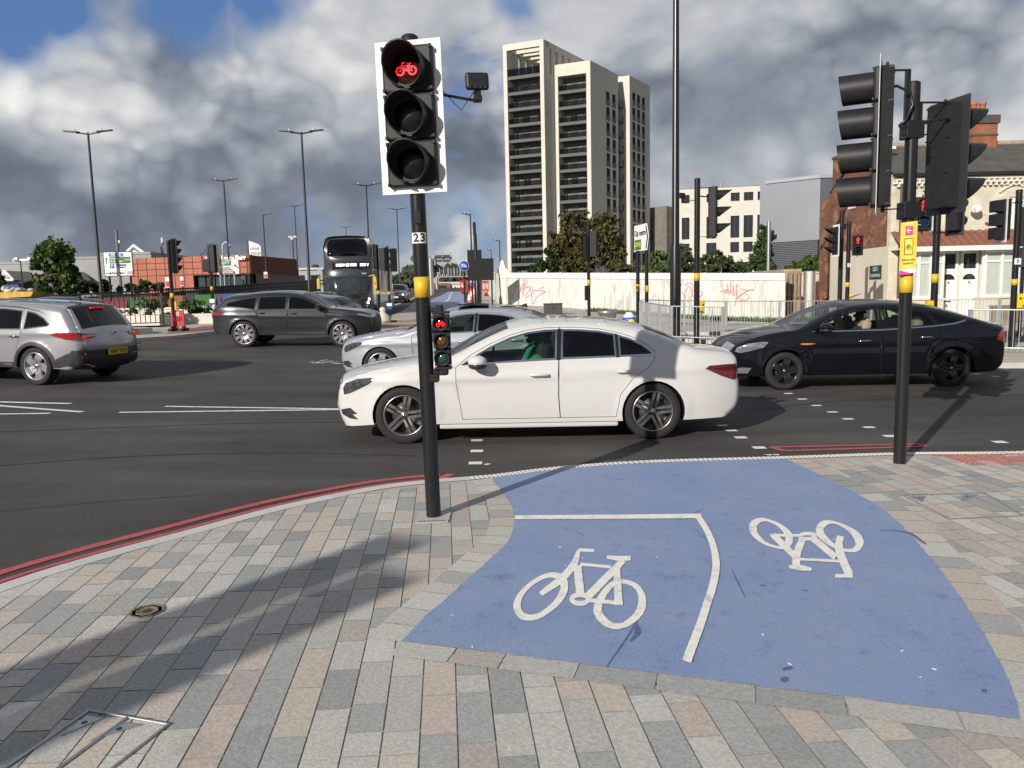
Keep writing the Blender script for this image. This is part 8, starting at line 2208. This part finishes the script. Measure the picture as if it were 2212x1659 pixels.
# double deck bus
def bus():
 fx, fy = at(755, 650, 41.0).x, 41.0
 hdg = math.atan2(-1, .047)
 o = thing('double_decker_bus', 'dark grey double decker bus with panoramic windscreens and a picture advert on its side', 'bus', (fx, fy, gz(fx, fy)), hdg)
 W, Hh, L = 1.245, 4.22, 11.0
 M_BUS = paint('bus_grey', (.030, .032, .035), rough=.3); M_BUSL = paint('bus_silver_skirt', (.20, .205, .215), metal=.3, rough=.35)
 def sect(x, ins, zt, zb=.32, bow=0):
  pts_ = []
  w = W-ins; r = .28
  for (y, z) in ((0, zb), (w*.6, zb), (w-.03, zb+.03), (w, zb+.2), (w, 1.2), (w, 2.2), (w-.01, 3.2), (w-.05, zt-.36), (w-.12, zt-.14), (w-.30, zt-.03), (w*.5, zt), (0, zt+.02)): pts_.append((x, y, z))
  return pts_+[(x, -y, z) for x, y, z in pts_[-2:0:-1]]
 def fcurve(z):                                     # forward bulge of the front by height
  return .30*math.exp(-((z-1.15)/.9)**2)+.10-.42*ss(3.0, 4.3, z)-.06*ss(1.9, 2.4, z)*(1-ss(2.4, 2.9, z))
 secs = [(0.0, .0), (-.5, 0), (-1.2, 0), (-L+.6, 0), (-L+.1, .08), (-L, .25)]
 b = MB(); rings = [sect(x, i, Hh-(i*.5)) for x, i in secs]
 n = len(rings[0])
 V = [p for r in rings for p in r]
 b.add(V, [(k*n+j, (k+1)*n+j, (k+1)*n+(j+1) % n, k*n+(j+1) % n) for k in range(len(rings)-1) for j in range(n)], 0, True)
 b.add(rings[-1], [tuple(range(n))], 0); b.build('body', M_BUS, o)
 def fp(y, z, off=0): t = min(1, abs(y)/W); return Vector((fcurve(z)*(1-t**4*.9)+.16*(1-t**2.4)*1.0-.02+off-(.10 if t >= 1 else 0)*0, y, z))
 def fpatch(name, poly, m, off=.0, res=.16, par=None, holes=()):
  vs, fs = cdt_fill([poly], res, holes); q = MB(); q.add([fp(y, z, off) for y, z in vs], fs, 0, True); return q.build(name, m, par or o)
 outl = [(-W+.0, .34), (W-.0, .34), (W, 1.2), (W, 2.2), (W-.01, 3.2), (W-.05, Hh-.36), (W-.12, Hh-.14), (W-.3, Hh-.03), (W*.5, Hh), (-W*.5, Hh), (-W+.3, Hh-.03), (-W+.12, Hh-.14), (-W+.05, Hh-.36), (-W+.01, 3.2), (-W, 2.2), (-W, 1.2)]
 up = [(-1.0, 3.16), (1.0, 3.16), (1.06, 3.3), (1.02, 3.85), (.90, 4.04), (.5, 4.08), (-.5, 4.08), (-.90, 4.04), (-1.02, 3.85), (-1.06, 3.3)]
 fr = fpatch('front_panel', outl, M_BUS, holes=([(y*.99, 3.62+(z-3.62)*.985) for y, z in up],))
 m = MB(); m.b2((-L+.2, -W+.03, 2.35), (-.02, W-.03, 2.45)); m.b2((-.1, -W+.1, 2.45), (-.04, W-.1, 3.1)); m.build('upper_deck', M_SEAT, o)
 for r_ in range(4):
  for y in (-.62, .62): m = MB(); m.b2((-1.9-r_*.9, y-.42, 2.45), (-1.75-r_*.9, y+.42, 3.4), bev=.05); m.b2((-1.75-r_*.9, y-.42, 2.75), (-1.4-r_*.9, y+.42, 2.9)); m.build('seat', mat('bus_seat', (.05, .05, .07), rough=.8), o)
 b = MB(); # lip between front skin and body
 P = [fp(y, z) for y, z in outl]; Q = [Vector((0, y, z)) for y, z in outl]; b.add(P+Q, [(i, (i+1) % len(P), len(P)+(i+1) % len(P), len(P)+i) for i in range(len(P))], 0, True); b.build('front_return', M_BUS, o)
 G_BUS = mat('bus_windscreen', (.022, .028, .034), rough=.06, coat=1, var=.5, vscale=1.2)
 lo = [(-.8, .98), (0, .92), (.8, .98), (1.05, 1.2), (1.10, 1.6), (1.02, 2.12), (-1.02, 2.12), (-1.10, 1.6), (-1.05, 1.2)]
 uw = fpatch('upper_windscreen', up, glass('bus_upper_glass', (.45, .48, .5), 1.0), .014); lw = fpatch('lower_windscreen', lo, G_BUS, .014)
 fpatch('destination_panel', [(-.80, 2.46), (.80, 2.46), (.80, 2.86), (-.80, 2.86)], mat('display_black', (.012, .013, .012), rough=.2), .016)
 led = mat('led_white', (.85, .92, 1.0), rough=.5, emit=1.4)
 dq = MB(); rr = random.Random(4)
 x = -.55
 pat = [.09]*6+[0]+[.07]*3+[0]+[.08]*5+[0, 0, 0, 0]+[.09]*4+[0, .1]
 for w_ in pat:
  if w_:
   q = fp(x, 2.70, .03); dq.box(q, (.01, w_*.62, .14*rr.choice((1, .8, 1)))) ; dq.box(fp(x+w_*.2, 2.70+.05, .032), (.01, w_*.7, .025))
  x += (w_ or .05)*.86
 dq.build('led_lettering', led, o)
 fpatch('bumper_trim', [(-1.15, .86), (-.7, .80), (.7, .80), (1.15, .86), (1.12, 1.02), (.8, .92), (0, .86), (-.8, .92), (-1.12, 1.02)], M_DARKP, .02)
 for s_ in (-1, 1):
  for k, (dz, r) in enumerate(((.98, .075), (.80, .07), (.62, .055))):
   q = fp(s_*(1.06-.05*k), dz-.08, .02); m = MB(); m.lathe([(r, 0), (r*.9, .02), (0, .025)], q, (1, 0, 0), 14); m.build('headlight', M_DRL if k < 2 else M_HEADL, o)
  m = MB(); m.tube([fp(s_*1.1, 2.1, .03), Vector((.55, s_*1.42, 2.15)), Vector((.5, s_*1.46, 2.0))], .025, 6); m.build('mirror_arm', M_YEL, o); m = MB(); m.box((.5, s_*1.47, 1.75), (.12, .17, .55), bev=.04); m.build('wing_mirror', M_YEL, o)
 m = MB(); m.tube([fp(-.95, 2.18, .03), fp(-.45, 2.05, .04), fp(.1, 2.1, .04)], .015, 5); m.build('wiper', M_DARKP, o); m = MB(); m.tube([fp(.15, 2.2, .03), fp(.6, 2.02, .04), fp(1.0, 2.05, .04)], .015, 5); m.build('wiper', M_DARKP, o)
 Xf = lambda y, z, off=.06: Matrix.Translation(fp(y, z, off)) @ Matrix(((0, 0, 1), (1, 0, 0), (0, 1, 0))).to_4x4()
 text('West Midlands', .19, mat('bus_letter_gold', (.62, .56, .38), rough=.4), Xf(-.0, .60, .05), 'lettering', o, bold=.004)
 text('7840', .12, M_WHT, Xf(.86, 2.24, .04), 'fleet_number', o)
 for s_ in (1, -1):
  y = s_*(W+.006)
  m = MB()
  for a, c in ((-1.5, -2.9), (-3.0, -4.6), (-4.7, -6.3), (-6.4, -8.0), (-8.1, -9.7)): m.b2((c, y-.004, 1.5), (a, y+.004, 2.15))
  m.b2((-1.3, y-.004, .6), (-.25, y+.004, 2.25)); m.build('lower_windows', G_BUS, o); m = MB()
  m.b2((-10.3, y-.02, 3.1), (-.15, y+.0, 3.78)); m.build('upper_windows', G_BUS, o)
  m = MB(); m.b2((-10.9, y-.003, .36), (-1.4, y+.003, 1.3)); m.build('skirt', M_BUSL, o)
  AD = mat('advert_cream', (.60, .56, .49), rough=.4, var=.35, vscale=1.2)
  m = MB(); m.b2((-9.8, y+.004, 1.28), (-1.5, y+.009, 2.98)); ad = m.build('advert', AD, o)
  rr = random.Random(3); m = MB()
  for i in range(60):
   x = rr.uniform(-9.5, -1.8); z = rr.uniform(1.35, 2.8); m.b2((x, y+s_*.0095, z), (x+rr.uniform(.04, .5), y+s_*(.011+i*.0001), min(2.95, z+rr.uniform(.1, .9))), mi=rr.randrange(4))
  m.build('advert_print', [mat('ad_dark', (.05, .05, .055), rough=.4), mat('ad_white', (.55, .53, .5), rough=.4), mat('ad_blush', (.33, .23, .17), rough=.4), mat('ad_grey', (.2, .19, .18), rough=.4)], ad)
  for xw in (-2.6, -8.3): wheel(o, xw, s_*(W-.14), .48, .28, .30, (8, 0, .05, .05, 0, (M_SPK_SIL, M_DISC)), s_)
  for xw in (-2.6, -8.3): m = MB(); m.lathe([(.50, .0), (.58, .004), (.58, -.02)], (xw, s_*(W+.006), .48), (0, s_, 0), 28); m.build('wheel_arch', M_DARKP, o)
 return o, fp
BUS, BFP = bus()
# PEOPLE
M_SKIN = mat('skin', (.45, .26, .185), rough=.55, var=.08, vscale=20); M_SKIN2 = mat('skin_brown', (.27, .15, .10), rough=.55, var=.08, vscale=20)
def person(label, J, shirt, skin, hair, trousers, world, heading, hairstyle='short', group=None, beard=None, glasses=False, hands=None, lower=True):
 """J: named joints in metres, +x = facing; one skinned body, fingers grown from the wrists"""
 o = thing('person', label, 'person', world, heading, group)
 names = []; co = []; rr_ = []; ed = []; reg = []
 def add(n, p, r, link=None, g='shirt'):
  names.append(n); co.append(Vector(p)); rr_.append(r); reg.append(g)
  if link: ed.append((names.index(link), len(names)-1))
 add('pelvis', J['pelvis'], .135, None, 'trousers')
 ch = Vector(J['chest']); pv = Vector(J['pelvis'])
 add('waist', pv.lerp(ch, .5), .13, 'pelvis'); add('chest', ch, .145, 'waist'); nk = Vector(J['neck'])
 add('neck0', nk-Vector((0, 0, .03)), .062, 'chest', 'skin'); add('neck', nk+Vector((0, 0, .03)), .052, 'neck0', 'skin')
 hd = Vector(J['head'])
 add('jaw', nk.lerp(hd, .52)+Vector((.018, 0, 0)), .066, 'neck', 'skin'); add('skull', hd+Vector((0, 0, .03)), .088, 'jaw', 'skin'); add('crown', hd+Vector((-.012, 0, .085)), .066, 'skull', 'skin')
 for s, k in ((1, 'l'), (-1, 'r')):
  sh = ch+Vector((0, s*.175, .10)); add('sh'+k, sh, .075, 'chest'); el = Vector(J['elbow'+k]); wr = Vector(J['wrist'+k])
  add('ua'+k, sh.lerp(el, .5), .058, 'sh'+k); add('el'+k, el, .048, 'ua'+k); bare = 'skin' if J.get('bare') else 'shirt'
  add('fa'+k, el.lerp(wr, .5), .042, 'el'+k, bare); add('wr'+k, wr, .029, 'fa'+k, 'skin')
  d = (wr-el).normalized(); sd_ = d.cross(Vector((0, 0, 1))); sd_ = sd_.normalized() if sd_.length > .1 else Vector((0, 1, 0)); up_ = sd_.cross(d)
  pm = wr+d*.055; add('pm'+k, pm, .034, 'wr'+k, 'skin')
  for f in range(4):
   b = pm+d*.035+sd_*(.027-.018*f)
   L = (.07, .08, .075, .058)[f]; add('f%d%s' % (f, k), b, .0105, 'pm'+k, 'skin'); add('g%d%s' % (f, k), b+d*L*.5-up_*.012, .0095, 'f%d%s' % (f, k), 'skin'); add('h%d%s' % (f, k), b+d*L*.72-up_*.042, .008, 'g%d%s' % (f, k), 'skin')
  add('t0'+k, wr+d*.03+sd_*.04*s, .013, 'wr'+k, 'skin'); add('t1'+k, wr+d*.075+sd_*.058*s-up_*.01, .0105, 't0'+k, 'skin')
  hp = pv+Vector((0, s*.09, -.03)); add('hp'+k, hp, .095, 'pelvis', 'trousers')
  if lower:
   kn = Vector(J['knee'+k]); an = Vector(J['ankle'+k]); add('th'+k, hp.lerp(kn, .5), .085, 'hp'+k, 'trousers'); add('kn'+k, kn, .06, 'th'+k, 'trousers'); add('sh_'+k, kn.lerp(an, .45), .055, 'kn'+k, 'trousers'); add('an'+k, an, .042, 'sh_'+k, 'trousers'); add('toe'+k, an+Vector((.17, 0, -.04)), .036, 'an'+k, 'shoe')
 me = bpy.data.meshes.new('body'); me.from_pydata([tuple(c) for c in co], ed, []); t = bpy.data.objects.new('t', me); sc.collection.objects.link(t)
 t.modifiers.new('s', 'SKIN'); sv = me.skin_vertices[0].data
 for i, r in enumerate(rr_): sv[i].radius = (r, r)
 sv[0].use_root = True
 for n_, sx in (('chest', (.125, .165)), ('waist', (.11, .14)), ('pelvis', (.12, .15))): pass
 m2 = t.modifiers.new('u', 'SUBSURF'); m2.levels = 2; m2.render_levels = 2
 dg = bpy.context.evaluated_depsgraph_get(); me2 = bpy.data.meshes.new_from_object(t.evaluated_get(dg)); bpy.data.objects.remove(t); bpy.data.meshes.remove(me)
 mats = dict(shirt=shirt, skin=skin, trousers=trousers, shoe=M_PBLK); keys = list(mats)
 bm = bmesh.new(); bm.from_mesh(me2)
 cs = np.array([tuple(c) for c in co])
 for f in bm.faces:
  c = np.array(f.calc_center_median()); i = int(np.argmin(np.linalg.norm(cs-c, axis=1)-np.array(rr_)*.9)); f.material_index = keys.index(reg[i]); f.smooth = True
 def blob(c, r, mi):
  g = bmesh.ops.create_uvsphere(bm, u_segments=10, v_segments=7, radius=1)
  for v in g['verts']: v.co = Vector((v.co.x*r[0], v.co.y*r[1], v.co.z*r[2]))+c
  for f in {f for v in g['verts'] for f in v.link_faces}: f.material_index = mi; f.smooth = True
 blob(hd+Vector((.088, 0, .005)), (.024, .015, .024), 1); blob(hd+Vector((.076, 0, -.045)), (.016, .026, .007), 4)
 for s in (1, -1): blob(hd+Vector((-.005, s*.083, .01)), (.022, .010, .032), 1); blob(hd+Vector((.077, s*.032, .032)), (.010, .014, .009), 5)
 bm.to_mesh(me2); bm.free(); me2.materials.clear()
 for k in keys: me2.materials.append(mats[k])
 me2.materials.append(mat('lips', (.30, .12, .10), rough=.5)); me2.materials.append(mat('eyes_dark', (.02, .015, .012), rough=.2))
 me2.name = 'body'; b = bpy.data.objects.new('body', me2); sc.collection.objects.link(b); b.parent = o
 if hair:
  q = MB(); hc = hd+Vector((-.016, 0, .055))
  n, m_ = 16, 9; vs = []
  for i in range(m_+1):
   ph = math.pi*(.5 if hairstyle == 'cap' else .62)*i/m_
   for j in range(n):
    a = 2*math.pi*j/n; fr = max(0, math.cos(a)); low = (1 if hairstyle == 'cap' else .84)-.34*fr*(i/m_)
    r = .101; vs.append(hc+Vector((r*1.02*math.sin(ph*low)*math.cos(a), r*.93*math.sin(ph*low)*math.sin(a), r*.95*math.cos(ph*low))))
  q.add(vs, [(i*n+j, (i+1)*n+j, (i+1)*n+(j+1) % n, i*n+(j+1) % n) for i in range(m_) for j in range(n)], 0, True)
  if hairstyle == 'cap': q.prism([hc+Vector((.07, -.07, .02)), hc+Vector((.07, .07, .02)), hc+Vector((.18, .045, .0)), hc+Vector((.18, -.045, .0))], (0, 0, .012))
  if hairstyle == 'long': q.ball(hd+Vector((-.06, 0, -.05)), (.06, .085, .13))
  q.build('cap' if hairstyle == 'cap' else 'hair', hair, o)
 if beard: q = MB(); q.ball(hd+Vector((.036, 0, -.062)), (.052, .058, .045)); q.build('beard', beard, o)
 if glasses:
  q = MB()
  for s in (1, -1): q.box(hd+Vector((.092, s*.034, .034)), (.01, .05, .03)); q.tube([hd+Vector((.09, s*.06, .038)), hd+Vector((0, s*.09, .035))], .004, 4)
  q.build('glasses', M_PBLK, o)
 return o
def seated(pelvis=(0, 0, .10), lean=.10, reach=None, handup=None, turn=0):
 J = dict(pelvis=pelvis, chest=(-.06-lean*.5, 0, .46), neck=(-.08-lean, 0, .64), head=(-.05-lean, 0, .77), kneel=(.45, .12, .22), kneer=(.45, -.12, .22), anklel=(.68, .12, -.10), ankler=(.68, -.12, -.10),
    elbowl=(.06, .25, .30), elbowr=(.06, -.25, .30), wristl=(.24, .14, .22), wristr=(.24, -.14, .22))
 if reach: J.update(elbowl=(.12, .24, .36), elbowr=(.12, -.24, .36), wristl=(.36, .12, .45), wristr=(.36, -.12, .45))
 if handup: J.update(**handup)
 return J
M_GREEN = mat('green_top', (.02, .28, .13), rough=.85); M_SAND = mat('sand_sleeve', (.46, .42, .32), rough=.9, bump=.5, bscale=20); M_DKHAIR = mat('hair_dark', (.018, .013, .010), rough=.6); M_DKTR = mat('trousers_dark', (.03, .03, .035), rough=.9); M_NAVY = mat('navy_top', (.012, .016, .04), rough=.85); M_BLKT = mat('black_top', (.015, .015, .016), rough=.85); M_WTOP = mat('white_top', (.6, .6, .58), rough=.85); M_GREYH = mat('hair_grey', (.25, .23, .21), rough=.7); M_FAIR = mat('hair_fair', (.28, .18, .09), rough=.6)
def incar(c, x, y, z, label, hairstyle='short', **k):
 p = c.world((x, y, z)); h = math.atan2(*(c.world((1, 0, 0))-c.world((0, 0, 0))).yx)
 return person(label, k.pop('J'), k.pop('shirt'), k.pop('skin'), k.pop('hair'), M_DKTR, p, h, hairstyle, **k)
incar(WC, .02, -.36, .42, 'driver of the white saloon in a dark cap, sand sleeves reaching to the wheel', 'cap', J=seated(reach=True), shirt=M_SAND, skin=M_SKIN2, hair=M_BLKT, beard=M_DKHAIR)
incar(WC, -.06, .36, .42, 'front passenger of the white saloon in a green top, hand raised', 'short', J=seated(handup=dict(elbowl=(.14, .25, .42), wristl=(.02, .14, .66))), shirt=M_GREEN, skin=M_SKIN, hair=M_FAIR)
incar(WC, -.92, .32, .44, 'passenger in the back of the white saloon behind tinted glass', 'short', J=seated(), shirt=M_BLKT, skin=M_SKIN, hair=M_DKHAIR)
incar(SC_, -.30, .36, .42, 'passenger with dark glasses at the open window of the silver saloon, hand at the chin', 'short', J=seated(lean=-.02, handup=dict(elbowl=(.18, .28, .42), wristl=(.13, .17, .55))), shirt=M_BLKT, skin=M_SKIN, hair=M_DKHAIR, glasses=True)
incar(BC, .08, .34, .44, 'person in a navy top at the open window of the black hatchback, arm forward', 'short', J=seated(reach=True, handup=dict(elbowl=(.26, .30, .45), wristl=(.50, .30, .47), bare=True)), shirt=M_NAVY, skin=M_SKIN, hair=M_DKHAIR)
incar(VC, .12, -.36, .55, 'driver of the dark SUV, arm resting forward', 'short', J=seated(reach=True, handup=dict(bare=True)), shirt=M_BLKT, skin=M_SKIN, hair=M_DKHAIR)
bm_ = BUS.matrix_basis
for y, lab, sh_, hr in ((.62, 'bald passenger in a dark top seated at the upper front window of the bus', M_BLKT, None), (-.78, 'dark haired passenger in white at the left of the upper bus window', M_WTOP, M_DKHAIR)):
 p = bm_ @ Vector((-1.05, y, 2.78)); person(lab, seated(), sh_, M_SKIN, hr, M_DKTR, p, BUS.rotation_euler.z)
def stander(label, u, v, Y, shirt, hair, skin, hd):
 q = at(u, v, Y); J = dict(pelvis=(0, 0, .92), chest=(0, 0, 1.28), neck=(0, 0, 1.47), head=(.02, 0, 1.60), kneel=(.03, .1, .5), kneer=(-.02, -.1, .5), anklel=(0, .1, .08), ankler=(-.06, -.1, .08), elbowl=(-.03, .26, 1.13), elbowr=(-.03, -.26, 1.13), wristl=(.08, .25, .90), wristr=(.08, -.25, .90))
 return person(label, J, shirt, skin, hair, M_DKTR, (q.x, Y, q.z-1.62), hd, group='people walking beyond the railings')
stander('walker in a pale blue top beyond the railings under the direction sign', 492/1.0*.0+493*0+ (1560*.1736), 623, 58, mat('pale_blue_top', (.35, .42, .5), rough=.85), M_DKHAIR, M_SKIN2, .3)
stander('walker in white beyond the railings, right of the direction sign', 1645*.1736, 622, 58.5, M_WTOP, M_DKHAIR, M_SKIN2, .5)
stander('walker in black beyond the railings, last of three by the station', 1715*.1736, 620, 59, M_BLKT, M_DKHAIR, M_SKIN, .4)
stander('walker at the railings below the round tree', 808*.1736, 629, 57, M_BLKT, M_GREYH, M_SKIN, -.5)
